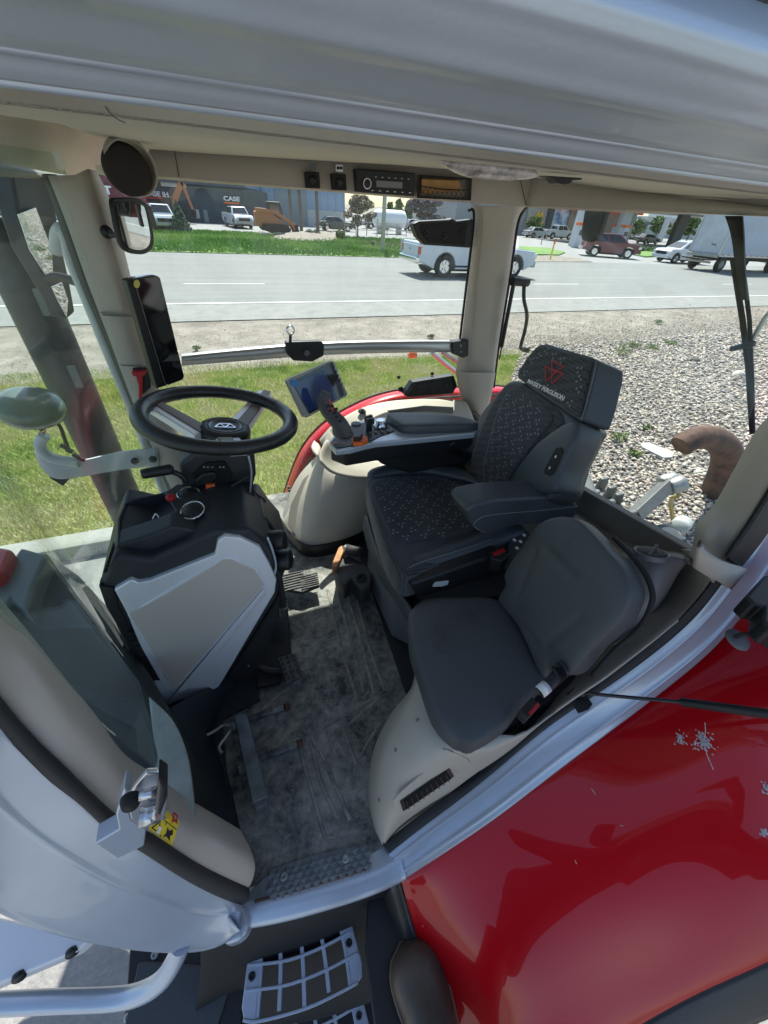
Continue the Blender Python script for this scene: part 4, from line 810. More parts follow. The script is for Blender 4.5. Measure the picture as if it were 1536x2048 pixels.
# ---------------- door header over the opening: long pressed section along X
def hz(py, y): return P(768, py, y=y).z
hp = [(.47, 298), (.40, 288), (.335, 270), (.315, 262), (.305, 255), (.30, 240), (.295, 215), (.288, 204), (.28, 192), (.272, 165), (.262, 128), (.255, 112), (.25, 100), (.245, 60), (.24, 20), (.235, -30), (.23, -90), (.235, -170), (.30, -260)]
def hdr(i0, i1, x0, x1, name, m_, n=2):
    rows = []
    for y, py in hp[i0:i1]:
        z = hz(py, y); rows.append([Vector((x0+(x1-x0)*k/9, y, z)) for k in range(10)])
    return FP(loft(name, rows, m_, n=10, thick=.003, cross=4), frame)
hdr(4, 19, -1.0, 3.0, 'door_header', silver2)
hdr(1, 5, -1.0, 3.0, 'header_seal_trim', cream)
for yv, py in ((.2905, 206), (.3075, 259)): FP(tube('header_bead', [Vector((-1, yv, hz(py, yv)-.0012)), Vector((3, yv, hz(py, yv)-.0012))], .0022, silver, n=1, seg=8), frame)
TP(prism('roof_shell', [(-.98, .262, 2.885), (2.2, .262, 2.885), (2.2, 1.8, 2.885), (2.1, 1.9, 2.885), (-.8, 1.9, 2.885), (-.98, 1.8, 2.885)], (0, 0, .24), silver2, bevel=.06))
# ---------------- headliner, fascias
zc = 2.875
hl = empty('headliner', (0, 0, 0)); hl.parent = T; hl.matrix_parent_inverse = Matrix.Translation(-T.location)
def fascia(name, bot, top, m_, th=.03, n=24): return FP(loft(name, [bot, top], m_, n=n, thick=th, off=0), hl)
yF = 1.62
bt_ = pxs([(300, 352), (420, 362), (600, 376), (770, 390), (872, 399), (950, 404), (1050, 412)], y=yF); tp2 = pxs([(300, 296), (425, 305), (625, 318), (768, 326), (880, 335), (960, 342), (1060, 352)], y=yF+.02)
fascia('side_fascia', bt_, tp2, cream)
xr = 1.5
rb = [P(1050, 412, y=yF), P(1300, 423, x=xr), P(1536, 433, x=xr+.05), P(1700, 438, x=xr+.05)]; rt = [P(1060, 352, y=yF+.02), P(1290, 384, x=xr), P(1536, 414, x=xr+.05), P(1700, 425, x=xr+.05)]
fascia('rear_fascia', rb, rt, cream)
fascia('rear_fascia_lip', [p+Vector((0, 0, -.0)) for p in rt], [p+Vector((-.09, -.04, .045)) for p in rt], taupe, th=.01)
cfar = [P(-160, 196, x=-.36), P(0, 216, x=-.34), P(125, 236, x=-.28), P(230, 286, x=-.20)]+[p+Vector((0, -.005, 0)) for p in tp2]+rt[1:]
cfar = resamp(cfar, 60); cfar = [Vector((p.x, max(p.y, .55), p.z)) for p in cfar]; zl = P(768, 296, y=.46).z+.004
cnear = []
cnear = [Vector((max(-1.0, min(2.6, p.x*1.0)), .46, zl)) for p in cfar]; cnear[0].x = -1.2; cnear[-1].x = 2.6
FP(loft('ceiling', [cnear, [p.lerp(q, .5)+Vector((0, 0, .015)) for p, q in zip(cnear, cfar)], cfar, [p+Vector((0, .03, .05)) for p in cfar]], mat('headliner_cloth', (.56, .51, .43), .8, bump=.3, bscale=700, bdist=.0006), n=60, thick=.01, smooth=True), hl)
# front left overhead console (vents, speaker)
fb = [P(-160, 312, x=-.42), P(0, 323, x=-.40), P(80, 338, x=-.36), P(155, 350, x=-.33), P(190, 344, x=-.30), P(215, 352, x=-.27), P(250, 390, x=-.22), P(300, 350, x=-.12)]
ft = [P(-160, 196, x=-.36), P(0, 216, x=-.34), P(70, 224, x=-.31), P(125, 236, x=-.28), P(170, 262, x=-.25), P(230, 286, x=-.22), P(262, 292, x=-.17), P(300, 296, x=-.115)]
fm = [(a+b)/2+Vector((.015, -.02, 0)) for a, b in zip(fb, ft)]
con = FP(loft('front_console', [fb, fm, ft, [p+Vector((.1, -.03, .05)) for p in ft]], cream2, n=30, thick=.01, cross=4), hl)
def on_surf(o, px, py, lift=.003):
    from mathutils.bvhtree import BVHTree
    me = o.data; t = BVHTree.FromPolygons([v.co for v in me.vertices], [p.vertices for p in me.polygons]); d = Vector(ray(px, py)).normalized()
    h = t.ray_cast(Vector(CAM), d); return (h[0]-d*lift) if h[0] else P(px, py, x=-.33)
mb = MB()
for gx, gy in ((75, 243), (97, 253)):
    for i in range(2):
        for j in range(4):
            x, y = gx+i*9-j*.8, gy+j*4.6+i*3
            mb.add([on_surf(con, x+a, y+b, .006) for a, b in ((0, 0), (7, 2), (6.6, 4.2), (-.4, 2.2))], [(0, 1, 2, 3)])
FP(mb.build('speaker_slots', blkm), con)
# windshield header beam
FP(loft('windshield_header', [pxs([(-150, 318), (0, 327), (80, 341), (155, 352)], x=-.42), pxs([(-150, 345), (0, 345), (80, 350), (155, 356)], x=-.43)], taupe, n=12, thick=.03), hl)
# round speaker pod
c = P(254, 340, y=1.38); dv = (Vector(CAM)+Vector((.15, 0, -.25))-c).normalized(); rr_ = 41/F_*(c-Vector(CAM)).dot(Vector(MC[:, 2]))
sp_ = FP(MB().lathe([(rr_*.7, -.09), (rr_*1.02, -.05), (rr_*1.12, -.01), (rr_*1.12, .012), (rr_*1.03, .016), (rr_*1.0, .0)], c+Vector((.01, 0, .005)), dv, 36).build('speaker_pod', cream2, smooth=True), hl)
FP(MB().lathe([(rr_*1.02, -.01), (rr_*1.0, .012), (rr_*.9, .022), (rr_*.5, .03), (0, .032)], c, dv, 36).build('speaker_grille', mat('grille_brown', (.022, .016, .015), .8, bump=.9, bscale=900, bdist=.001), smooth=True), sp_)
# fascia seams
for L in ([(348, 296), (358, 354)],): FP(tube('seam', [P(L[0][0], L[0][1], y=yF-.017), P(L[1][0], L[1][1], y=yF-.017)], .0012, blkm, n=1, seg=5), hl)
FP(tube('seam', [P(1040, 358, y=yF-.01), P(1053, 411, y=yF-.018)], .0014, blkm, n=1, seg=5), hl)
FP(tube('seam', [P(203, 190, y=.33), P(212, 215, y=.36), P(230, 235, y=.40), P(250, 246, y=.45)], .0003, blkm, seg=5), hl)
# switches, radio, net pocket
yr = yF-.03
def facebox(name, pts, m_, par, dep=.02, bevel=.002, y=yr): return FP(prism(name, pxs(pts, y=y), (0, dep, 0), m_, bevel=bevel), par)
for (x, y, s) in ((611, 343, 'dark'), (664, 347, 'light')):
    w_ = FP(prism('rocker_switch', pxs([(x, y), (x+28, y+1), (x+30, y+34), (x+2, y+33)], y=yr-.004), (0, .03, 0), blkm, bevel=.003), hl)
    FP(MB().lathe([(.011, 0), (.011, .004), (.006, .006), (0, .006)], P(x+15, y+17, y=yr-.005), (0, -1, -.05), 16).build('knob', blk, smooth=True), w_)
    facebox('symbol_plate', [(x+8, y-18), (x+22, y-17), (x+22, y-3), (x+8, y-4)], greyp if s == 'dark' else whitet, w_, .004, .0003)
    if s == 'light':
        for dx in (10, 16): facebox('symbol', [(x+dx, y-14), (x+dx+5, y-14), (x+dx+5, y-8), (x+dx, y-8)], blkm, w_, .001, 0, yr-.002)
ra = FP(prism('radio', pxs([(712, 337), (831, 346), (829, 393), (713, 384)], y=yr-.006), (0, .05, 0), blk, bevel=.003), hl)
facebox('display', [(753, 361), (805, 364), (805, 377), (753, 374)], mat('lcd_grey', (.22, .23, .22), .3), ra, .003, .0005, yr-.008)
FP(MB().lathe([(.013, 0), (.0135, .006), (.0105, .008), (.0105, .009), (.0, .009)], P(733, 367, y=yr-.006), (0, -1, -.05), 24).build('volume_knob', blk, smooth=True), ra)
FP(MB().lathe([(.0135, .0075), (.0145, .0085), (.0125, .0095), (.0115, .009)], P(733, 367, y=yr-.006), (0, -1, -.05), 24).build('knob_ring', whitet, smooth=True), ra)
mb = MB()
for i in range(6): mb.box(P(745+i*15, 381+i*.9, y=yr-.008), (.008, .002, .002)); mb.box(P(752+i*13, 354+i*.8, y=yr-.008), (.006, .002, .0016))
FP(mb.build('button_print', whitet), ra)
pk = FP(mesh('net_pocket', pxs([(835, 349), (944, 357), (942, 401), (834, 396)], y=yr-.004)+pxs([(840, 353), (938, 360), (937, 397), (839, 392)], y=yr-.006)+pxs([(840, 353), (938, 360), (937, 397), (839, 392)], y=yr+.03), [(0, 1, 5, 4), (1, 2, 6, 5), (2, 3, 7, 6), (3, 0, 4, 7), (4, 5, 9, 8), (5, 6, 10, 9), (6, 7, 11, 10), (7, 4, 8, 11), (8, 9, 10, 11)], blkm), hl)
mb = MB()
for i in range(11):
    for s in (-1, 1):
        x = 842+i*9.4; a = (x, 374+i*.7); b = (x+s*11, 396+i*.45)
        if 838 < b[0] < 942: mb.tube([P(*a, y=yr-.008), P(*b, y=yr-.008)], .0009, 5)
mb.tube([P(838, 372, y=yr-.009), P(890, 379, y=yr-.009), P(940, 381, y=yr-.009)], .0018, 6)
FP(mb.build('net', blkm), pk)
tag(prism('folded_booklet', pxs([(843, 356), (920, 360), (922, 384), (843, 388)], y=yr+.004), (0, .012, 0), mat('booklet_tan', (.42, .22, .07), .5, var=.2, vscale=20), bevel=.004), 'tan folded booklet behind the net of the overhead pocket', 'booklet')
# dome lamp + handle on the ceiling
q = P(978, 340, y=1.08); n_l = Vector((0, -.15, -1)).normalized()
lo = pls([(882, 324), (905, 322), (980, 327), (1050, 338), (1076, 348), (1062, 355), (1000, 358), (930, 350), (897, 337)], q, Vector((0, -.6, -.8)))
mlamp = mat('lamp_lens', (.62, .56, .56), .12, coat=1, bump=1.0, bscale=90, bdist=.004, col2=(.2, .17, .17), vscale=30, spec=.8)
FP(pillow('dome_lamp', lo, Vector((0, -.6, -.8)), .012, .01, mlamp, p=2.2), hl)
hd = FP(prism('coat_hook', pxs([(1088, 351), (1165, 356), (1164, 360), (1146, 361), (1142, 367), (1130, 370), (1112, 366), (1106, 358)], y=1.1), (0, .03, 0), blk, bevel=.003), hl)
# ---------------- glass and pillars of the far side
gl_ = empty('glazing', (0, 0, 0)); gl_.parent = T; gl_.matrix_parent_inverse = Matrix.Translation(-T.location)
yS = 1.80
FP(mesh('side_window', pxs([(190, 330), (1000, 390), (985, 780), (560, 1010), (340, 960)], y=yS), [(0, 1, 2, 3, 4)], glass, solid=.004), gl_)
rw = [Vector((1.27, 1.74, 2.76)), Vector((1.52, 1.2, 2.76)), Vector((1.54, .4, 2.76))]; rwb = [P(990, 700, y=1.74), P(1160, 985, x=1.42), P(1390, 1100, x=1.30)]
rw = [P(1050, 405, y=1.72), P(1300, 418, x=1.5), P(1600, 430, x=1.55)]; rwb = [P(990, 790, y=1.72), P(1150, 985, x=1.36), P(1430, 1120, x=1.18)]
FP(loft('rear_window', [rw, rwb], glass, n=12, thick=.004), gl_)
wb_ = [Vector((-.27, 1.52, 1.72)), Vector((-.40, 1.2, 1.74)), P(203, 1165, x=-.415), P(255, 1290, x=-.39), P(330, 1425, x=-.35), P(372, 1500, x=-.31), P(388, 1600, x=-.26)]
wt_ = [Vector((p.x-.02, max(p.y, .36)*1.0+.0, 2.76)) for p in wb_]; wt_[-1].y = .40; wt_[-1].x = -.33
FP(loft('windshield', [wt_, [p.lerp(q, .5)+Vector((-.006, 0, 0)) for p, q in zip(wt_, wb_)], wb_], glassw, n=24, thick=.005, cross=5), gl_)
FP(tube('windshield_edge', [P(203, 1160, x=-.40), P(255, 1290, x=-.38), P(330, 1425, x=-.345), P(365, 1490, x=-.31), P(385, 1560, x=-.27), P(385, 1640, x=-.22)], .004, rub, seg=8), gl_)
pil = empty('far_pillars', (0, 0, 0)); pil.parent = T; pil.matrix_parent_inverse = Matrix.Translation(-T.location)
def pillar(name, cols, m_, par=pil, cross=0, thick=.006, n=20): return FP(loft(name, cols, m_, n=n, thick=thick, cross=cross), par)
# front right pillar, upper and lower trim
yA = 1.5
pillar('front_pillar_seal', [pxs([(92, 348), (100, 365), (124, 440), (168, 566), (193, 626), (215, 676), (262, 795), (345, 992)], y=yA+.05), pxs([(104, 348), (114, 365), (138, 440), (180, 566), (206, 626), (228, 676), (276, 795), (358, 985)], y=yA+.01)], rub, thick=.02)
U1 = [(98, 351), (133, 440), (175, 560), (201, 627)]; U2 = [(150, 350), (182, 440), (222, 560), (243, 629)]; U3 = [(184, 341), (212, 400), (240, 500), (262, 590), (270, 629)]
pillar('front_pillar_upper', [pxs(U1, y=yA+.03), pxs(U1, y=yA), pxs(U2, y=yA-.03), pxs([(176, 338), (205, 430), (240, 545), (262, 629)], y=yA-.025), pxs(U3, y=yA+.03), pxs([(190, 341), (218, 400), (246, 500), (268, 590), (277, 629)], y=yA+.12)], cream)
Lw1 = [(200, 626), (219, 674), (262, 790), (300, 880), (350, 992)]; Lw2 = [(272, 630), (288, 690), (316, 776), (352, 860), (405, 960)]
pillar('front_pillar_lower', [pxs(Lw1, y=yA+.05), pxs(Lw1, y=yA-.012), pxs([((a+c)/2, (b+d)/2) for (a, b), (c, d) in zip(Lw1, Lw2)], y=yA-.035), pxs(Lw2, y=yA-.012), pxs(Lw2, y=yA+.08)], cream)
pillar('pillar_joint', [pxs([(205, 628), (272, 632)], y=yA-.04), pxs([(206, 631), (272, 635)], y=yA-.04)], taupe, n=6, thick=.006)
pillar('pillar_joint', [pxs([(241, 729), (306, 734)], y=yA-.04), pxs([(242, 731), (306, 736)], y=yA-.04)], taupe, n=6, thick=.004)
# rear right pillar with facets
C1 = [(942, 405), (952, 432), (938, 560), (924, 677), (912, 745)]; C2 = [(966, 412), (966, 470), (958, 537), (947, 677), (940, 775)]; C3 = [(1026, 412), (1018, 470), (1005, 537), (986, 691), (977, 790)]; C4 = [(1049, 413), (1032, 445), (1017, 551), (995, 691), (985, 775)]
yC = 1.74
pillar('rear_pillar', [pxs(C1, y=yC+.08), pxs(C1, y=yC+.03), pxs(C2, y=yC-.03), pxs(C3, y=yC-.03), pxs(C4, y=yC+.01), pxs(C4, y=yC+.07)], cream, n=28)
for L, y in (([(937, 420), (948, 434), (934, 560), (920, 677)], yC+.05), ([(1053, 415), (1036, 447), (1021, 551), (997, 700), (988, 775)], yC+.03)): FP(tube('pillar_seal', pxs(L, y=y), .006, rub, seg=8), pil)
q1, q2, q3, q4 = [(912, 742), (918, 775), (930, 808), (950, 835)], [(938, 745), (942, 778), (950, 810), (962, 838)], [(980, 745), (977, 780), (972, 815), (968, 838)], [(990, 745), (985, 775), (980, 800), (972, 838)]
pillar('rear_pillar_foot', [pxs(q1, y=yC+.04), pxs(q1, y=yC-.03), pxs(q2, y=yC-.07), pxs(q3, y=yC-.07), pxs(q4, y=yC-.01), pxs(q4, y=yC+.06)], cream, n=14)
# near rear pillar (right edge) and its clip cover
D0 = [(1600, 780), (1536, 838), (1503, 882), (1435, 1004), (1395, 1050), (1390, 1085), (1380, 1110)]; D1 = [(1680, 800), (1590, 890), (1560, 935), (1500, 1035), (1452, 1112), (1436, 1140), (1425, 1165)]
pillar('near_rear_pillar', [prow(D0, .42, .36), [p+Vector((.0, -.02, .0)) for p in prow(D0, .40, .34)], [(p+q)/2+Vector((0, -.015, 0)) for p, q in zip(prow(D0, .38, .33), prow(D1, .33, .28))], prow(D1, .32, .275), [p+Vector((.03, .02, 0)) for p in prow(D1, .33, .29)]], cream, cross=3, n=30)
pillar('near_rear_pillar_seal', [prow([(1690, 800), (1600, 895), (1560, 950), (1500, 1045), (1454, 1112)], .315, .27), prow([(1720, 840), (1640, 930), (1575, 1000), (1520, 1080), (1476, 1135)], .305, .262)], rub, n=16, thick=.01)
cp = [(1401, 1093), (1390, 1126), (1429, 1158), (1455, 1174), (1484, 1133), (1448, 1118)]
pillar('clip_cover', [prow([(1396, 1085), (1412, 1103), (1448, 1122), (1486, 1134)], .30, .255), prow([(1388, 1126), (1408, 1144), (1430, 1158), (1454, 1175)], .295, .245)], cream, n=12, thick=.02)
# gutter tube + rail on the right window
rail = TP(MB().build('x', rub)) if False else None
ry = 1.74
r_top = [(363, 713), (480, 701), (640, 688), (800, 684), (926, 684)]; r_bot = [(363, 731), (480, 722), (640, 710), (800, 705), (926, 704)]
alu = mat('rail_aluminium', (.50, .52, .53), .35, .7, bump=.1, bscale=300)
rp = TP(loft('window_rail', [[p+Vector((0, .03, 0)) for p in pxs(r_top, y=ry)], pxs(r_top, y=ry), [p.lerp(q, .45)+Vector((0, .006, 0)) for p, q in zip(resamp(cat(pxs(r_top, y=ry), 5), 24), resamp(cat(pxs(r_bot, y=ry), 5), 24))], pxs(r_bot, y=ry), [p+Vector((0, .03, 0)) for p in pxs(r_bot, y=ry)]], alu, n=24, thick=.003))
FP(prism('rail_clamp', pxs([(905, 684), (937, 680), (937, 712), (926, 716), (905, 708)], y=ry-.012), (0, .04, 0), blk, bevel=.004), rp)
for c in ((921, 691), (921, 703)): FP(MB().lathe([(.006, 0), (.006, .004), (0, .005)], P(*c, y=ry-.013), (0, -1, .2), 10).build('screw', steel, smooth=True), rp)
cl = FP(prism('ball_clamp', pxs([(571, 684), (640, 682), (649, 688), (648, 712), (625, 724), (587, 722), (573, 708)], y=ry-.03), (0, .03, 0), blk, bevel=.006), rp)
FP(MB().lathe([(.012*(1+.15*(k % 2)), h) for k, h in ((0, 0), (0, .012))]+[(0, .013)], P(613, 706, y=ry-.035), (0, -1, .2), 7).build('knob', mat('knob_grey', (.1, .1, .1), .5), smooth=False), cl)
FP(MB().lathe([(.016+.004*math.cos(a), .006*math.sin(a)) for a in np.linspace(0, 2*math.pi, 10)], P(581, 660, y=ry-.03), (.35, -1, .1), 20).build('ring_mount', chrome, smooth=True), cl)
FP(tube('stem', pxs([(581, 670), (580, 690)], y=ry-.03), .006, blk, n=1), cl)
# black pads on the window: upper hinge cover, lower cover, bolts
for nm, L, dots in (('hinge_cover', [(826, 448), (838, 442), (898, 439), (904, 436), (914, 442), (947, 438), (941, 496), (850, 490), (835, 474)], ((853, 467), (889, 472), (924, 463))), ('handle_cover', [(808, 790), (826, 764), (908, 751), (915, 772), (906, 788), (816, 795)], ((838, 782), (864, 782), (890, 770)))):
    o = TP(prism(nm, pxs(L, y=yS-.05), (0, .045, 0), blk, bevel=.006))
    FP(prism('inset', pxs([(lx*.8+dots[1][0]*.2, ly*.8+dots[1][1]*.2) for lx, ly in L], y=yS-.054), (0, .01, 0), blkm, bevel=.004), o)
    for d in dots: FP(MB().lathe([(.011, 0), (.011, .004), (.005, .004), (.004, -.002), (0, -.002)], P(*d, y=yS-.056), (0, -1, 0), 12).build('screw', blk, smooth=True), o)
for q in ((797, 754), (801, 778), (864, 747)): TP(MB().lathe([(.009 if q[1] != 778 else .014, 0), (.009 if q[1] != 778 else .014, .006), (0, .008)], P(*q, y=yS-.006), (0, -1, 0), 14).build('glass_bolt', rub, smooth=True))
# opening strut and handle outside the rear pillar
hy = 1.66
ho = empty('rear_window_handle', (0, 0, 0)); ho.parent = T; ho.matrix_parent_inverse = Matrix.Translation(-T.location)
FP(tube('hinge_bar', [P(1024, 563, y=hy), P(1040, 564, y=hy), P(1056, 565, y=hy)], .017, blk, seg=14), ho); FP(tube('lever', pxs([(1048, 572), (1048, 600), (1054, 630), (1050, 660), (1042, 690), (1043, 698), (1052, 700)], y=hy), .0085, blk, seg=12), ho)
FP(MB().lathe([(0, -.02), (.014, -.016), (.016, 0), (.013, .014), (0, .018)], P(1053, 699, y=hy), (.3, -1, .2), 16).build('ball', blk, smooth=True), ho)
FP(MB().tube(pxs([(1027, 568), (1003, 694)], y=hy+.01), .0095, 12).build('strut_body', blk, smooth=True), ho); FP(MB().tube(pxs([(1003, 694), (999, 718)], y=hy+.01), .0035, 8).build('strut_rod', blk, smooth=True), ho)
# rear wiper, camera pod
wi = empty('rear_wiper', (0, 0, 0)); wi.parent = T; wi.matrix_parent_inverse = Matrix.Translation(-T.location); xw = 1.52
FP(loft('motor_arm', [pxs([(1452, 432), (1464, 470), (1474, 540), (1484, 600)], x=xw), pxs([(1484, 432), (1487, 470), (1490, 540), (1495, 600)], x=xw)], blk, n=14, thick=.012), wi)
FP(MB().tube(pxs([(1466, 520), (1485, 640), (1497, 740), (1505, 868)], x=xw+.01), .008, 8).build('blade', blkm, smooth=True), wi); FP(MB().tube(pxs([(1484, 520), (1499, 640), (1504, 760), (1506, 868)], x=xw+.02), .006, 8).build('blade_frame', blk, smooth=True), wi)
FP(MB().tube(pxs([(1462, 698), (1509, 687)], x=xw), .009, 8).build('wiper_clip', blk, smooth=True), wi)
FP(MB().tube(pxs([(1499, 690), (1530, 636), (1560, 600)], x=xw+.03), .007, 8).build('wiper_arm', alu, smooth=True), wi)
cpod = TP(prism('rear_camera', pxs([(1168, 420), (1212, 419), (1199, 462), (1192, 482), (1180, 486), (1163, 482), (1160, 470)], x=1.48), (.03, 0, 0), blk, bevel=.008))
# ---------------- interior mirror, column display, hammer
def plane_obj(name, L, o, n, m_, par, dep, bevel=.0, back=True):
    n = Vector(n).normalized(); return FP(prism(name, pls(L, o, n), -n*dep, m_, bevel=bevel), par) if par else TP(prism(name, pls(L, o, n), -n*dep, m_, bevel=bevel))
mo = P(265, 450, y=1.40); mn = Vector((1.05, -.66, -.015))
mirL = [(225, 400), (236, 395), (275, 396), (288, 403), (296, 414), (308, 470), (307, 492), (300, 503), (285, 509), (262, 506), (246, 494), (237, 470), (229, 430)]
mir = plane_obj('interior_mirror', [(p.x, p.y) for p in cat([Vector((a, b, 0)) for a, b in mirL], 3, True)], mo, mn, blk, None, .012, .003)
cm = Vector((266, 452, 0)); L2 = [((a-268)*.80+268, (b-452)*.84+452) for a, b in mirL]
plane_obj('mirror_glass', [(p.x, p.y) for p in cat([Vector((a, b, 0)) for a, b in L2], 3, True)], mo+mn.normalized()*.004, mn, mirrorm, mir, .003)
FP(tube('mirror_arm', [P(214, 460, y=1.47), P(222, 470, y=1.44), P(234, 468, y=1.42), P(246, 455, y=1.425)], .006, blk, seg=8), mir); FP(MB().lathe([(0, .01), (.014, .008), (.016, -.004), (.014, -.02)], P(214, 464, y=1.47), (.3, -1, 0), 16).build('swivel', blk, smooth=True), mir)
FP(prism('sensor_tab', pxs([(291, 411), (302, 412), (315, 455), (304, 456)], y=1.43), (0, .008, 0), greyp, bevel=.002), mir)
do = P(320, 660, y=1.36); dn = Vector((.55, -.95, -.05))
dsp = plane_obj('pillar_display', [(267, 560), (272, 557), (314, 551), (321, 556), (369, 753), (366, 760), (337, 771), (330, 768)], do, dn, gloss, None, .03, .003)
plane_obj('screen_frame', [(253, 562), (266, 558), (334, 771), (314, 777)], do-dn.normalized()*.005, dn, blk, dsp, .03, .002)
plane_obj('round_sticker', [(274+6*math.cos(a), 568+8.5*math.sin(a)) for a in np.linspace(0, 6.0, 14)], do+dn.normalized()*.003, dn, mat('sticker_yellow', (.55, .5, .12), .5), dsp, .003)
hm_ = empty('escape_hammer', P(277, 770, y=1.45), 'red emergency hammer clipped to the pillar beside the steering wheel', 'hammer')
def HP(o, p=None):
    o.parent = p or hm_; o.matrix_parent_inverse = Matrix.Translation(-hm_.location) if p is None else Matrix.Identity(4); return o
HP(prism('holder', pxs([(264, 738), (290, 735), (300, 742), (302, 775), (286, 790), (276, 760)], y=1.455), (0, .02, 0), blk, bevel=.003))
HP(prism('handle', pxs([(270, 748), (287, 748), (285, 770), (284, 800), (277, 801), (277, 772)], y=1.44), (0, .015, 0), redp, bevel=.003)); HP(prism('head', pxs([(262, 745), (294, 743), (290, 752), (266, 753)], y=1.432), (0, .022, 0), redp, bevel=.003))
# ---------------- steering wheel
wc = P(440, 833, z=2.24); wn = Vector((.16, .015, 1)).normalized()
sw = empty('steering_wheel', (0, 0, 0)); sw.parent = T; sw.matrix_parent_inverse = Matrix.Translation(-T.location)
e1 = Vector((1, 0, -.16)).normalized(); e2 = wn.cross(e1)
Rw = .183; NR = 72
mb = MB(); vs = []; fs = []
for i in range(NR):
    a = 2*math.pi*i/NR; rad = e1*math.cos(a)+e2*math.sin(a); rr2 = .0195*(1+.06*math.cos(2*a))
    for k in range(16):
        b_ = 2*math.pi*k/16; vs.append(wc+rad*(Rw+rr2*math.cos(b_))+wn*rr2*.95*math.sin(b_))
for i in range(NR):
    for k in range(16): fs.append((i*16+k, i*16+(k+1) % 16, ((i+1) % NR)*16+(k+1) % 16, ((i+1) % NR)*16+k))
rim = FP(mesh('rim', vs, fs, wheelm, smooth=True), sw)
for a in (-1.02, -1.62, .5, 2.85, 2.2, 1.0):
    rad = e1*math.cos(a)+e2*math.sin(a); tan = wn.cross(rad)
    mb.lathe([(.0198, -.0006), (.0203, 0), (.0198, .0006)], wc+rad*Rw, tan, 20)
FP(mb.build('rim_seams', mat('seam_dark', (.006, .006, .007), .7), smooth=True), rim)
hub_o = wc-wn*.035+Vector((.012, -.0, 0))
hub = FP(MB().lathe([(.052, -.05), (.064, -.035), (.066, -.005), (.062, .006), (.048, .009), (.046, .006), (0, .004)], hub_o, wn, 36).build('hub', blk, smooth=True), sw)
FP(MB().lathe([(.044, .006), (.043, .009), (.038, .0095), (.034, .004), (0, .004)], hub_o, wn, 32).build('badge_disc', mat('badge_grey', (.10, .105, .11), .25, .6), smooth=True), hub)
def tri(c, s, rot, m_, par, w=.0035, nrm=wn, a1=e1, a2=e2, up=.0075, nm='emblem'):
    pts = [c+(a1*math.cos(rot+k*2.094)+a2*math.sin(rot+k*2.094))*s+nrm*up for k in range(3)]
    g = MB()
    for k in range(3): g.tube([pts[k], pts[(k+1) % 3]], w/2, 6)
    return FP(g.build(nm, m_), par)
for dx, rt_ in ((-.013, math.pi/2), (.013, math.pi/2), (0, -math.pi/2)): tri(hub_o+e1*dx-e2*(.003 if rt_ > 0 else -.004), .015, rt_, MATS['chrome'], hub)
tap = mat('spoke_taupe', (.16, .145, .13), .4, bump=.1, bscale=500)
def spoke(pa, pb, name='spoke'):
    a = PL(*pa, hub_o, wn); b = PL(*pb, wc, wn); d = (b-a).normalized(); s = d.cross(wn).normalized()
    g = MB(); w0, w1 = .030, .021
    g.prism([a-s*w0, b-s*w1, b+s*w1, a+s*w0], -wn*.022); o = FP(g.build(name, silver if False else MATS['dash_silver'], bevel=.004), sw)
    g = MB(); g.prism([a-s*w0*.35+wn*.003, b-s*w1*.2+wn*.004, b+s*w1*.9+wn*.004, a+s*w0*.9+wn*.003], -wn*.01); FP(g.build('spoke_cover', tap, bevel=.002), o)
spoke((405, 862), (300, 802)); spoke((470, 858), (530, 782)); spoke((455, 875), (478, 896))
# ---------------- steering column and stalks
colm = empty('steering_column', (0, 0, 0)); colm.parent = T; colm.matrix_parent_inverse = Matrix.Translation(-T.location)
cyl_top = wc-wn*.06; cb = P(470, 1060, y=.98)
hdL = [(354, 932), (387, 911), (440, 898), (509, 903), (513, 951), (509, 1026), (490, 1033), (450, 1030), (428, 1020), (424, 1000), (372, 990), (362, 960)]
colp = mat('column_plastic', (.028, .031, .035), .4, bump=.2, bscale=600)
FP(prism('column_head', pxs([(356, 930), (387, 905), (509, 900), (513, 951), (506, 975), (432, 994), (400, 996), (366, 985)], y=.96), (0, .09, 0), colp, bevel=.012), colm)
FP(prism('column_shroud', pxs([(430, 985), (508, 970), (512, 1005), (505, 1032), (480, 1040), (442, 1030), (430, 1012)], y=.94), (0, .15, 0), blkm, bevel=.012), colm)
FP(tube('column_tube', [cyl_top, cb], [.045, .06], blk, n=1, seg=20), colm)
FP(tube('column_neck', [P(470, 1025, y=.93), P(468, 1060, y=.95), P(470, 1100, y=.95)], [.05, .06, .075], blkm, seg=20), colm)
cav = FP(prism('cavity', pxs([(385, 950), (412, 926), (450, 924), (466, 950), (455, 975), (430, 987), (398, 985)], y=.952), (0, .02, 0), mat('cavity_black', (.004, .004, .004), .9), bevel=.004), colm)
FP(prism('release_lever', pxs([(390, 962), (405, 948), (430, 945), (436, 958), (420, 968), (396, 975)], y=.942), (0, .02, 0), blk, bevel=.005), cav); FP(prism('orange_tab', pxs([(411, 971), (431, 970), (425, 982), (430, 994), (408, 994), (412, 984)], y=.935), (0, .012, 0), orange, bevel=.002), cav)
FP(tube('bent_rod', pxs([(384, 975), (398, 992), (432, 992), (455, 978), (500, 950)], y=.94), .005, blk, seg=8), cav)
mb = MB()
for x in (408, 416, 425, 440, 447): mb.box(P(x, 934, y=.948), (.005, .003, .004))
FP(mb.build('icon_marks', steel), cav)
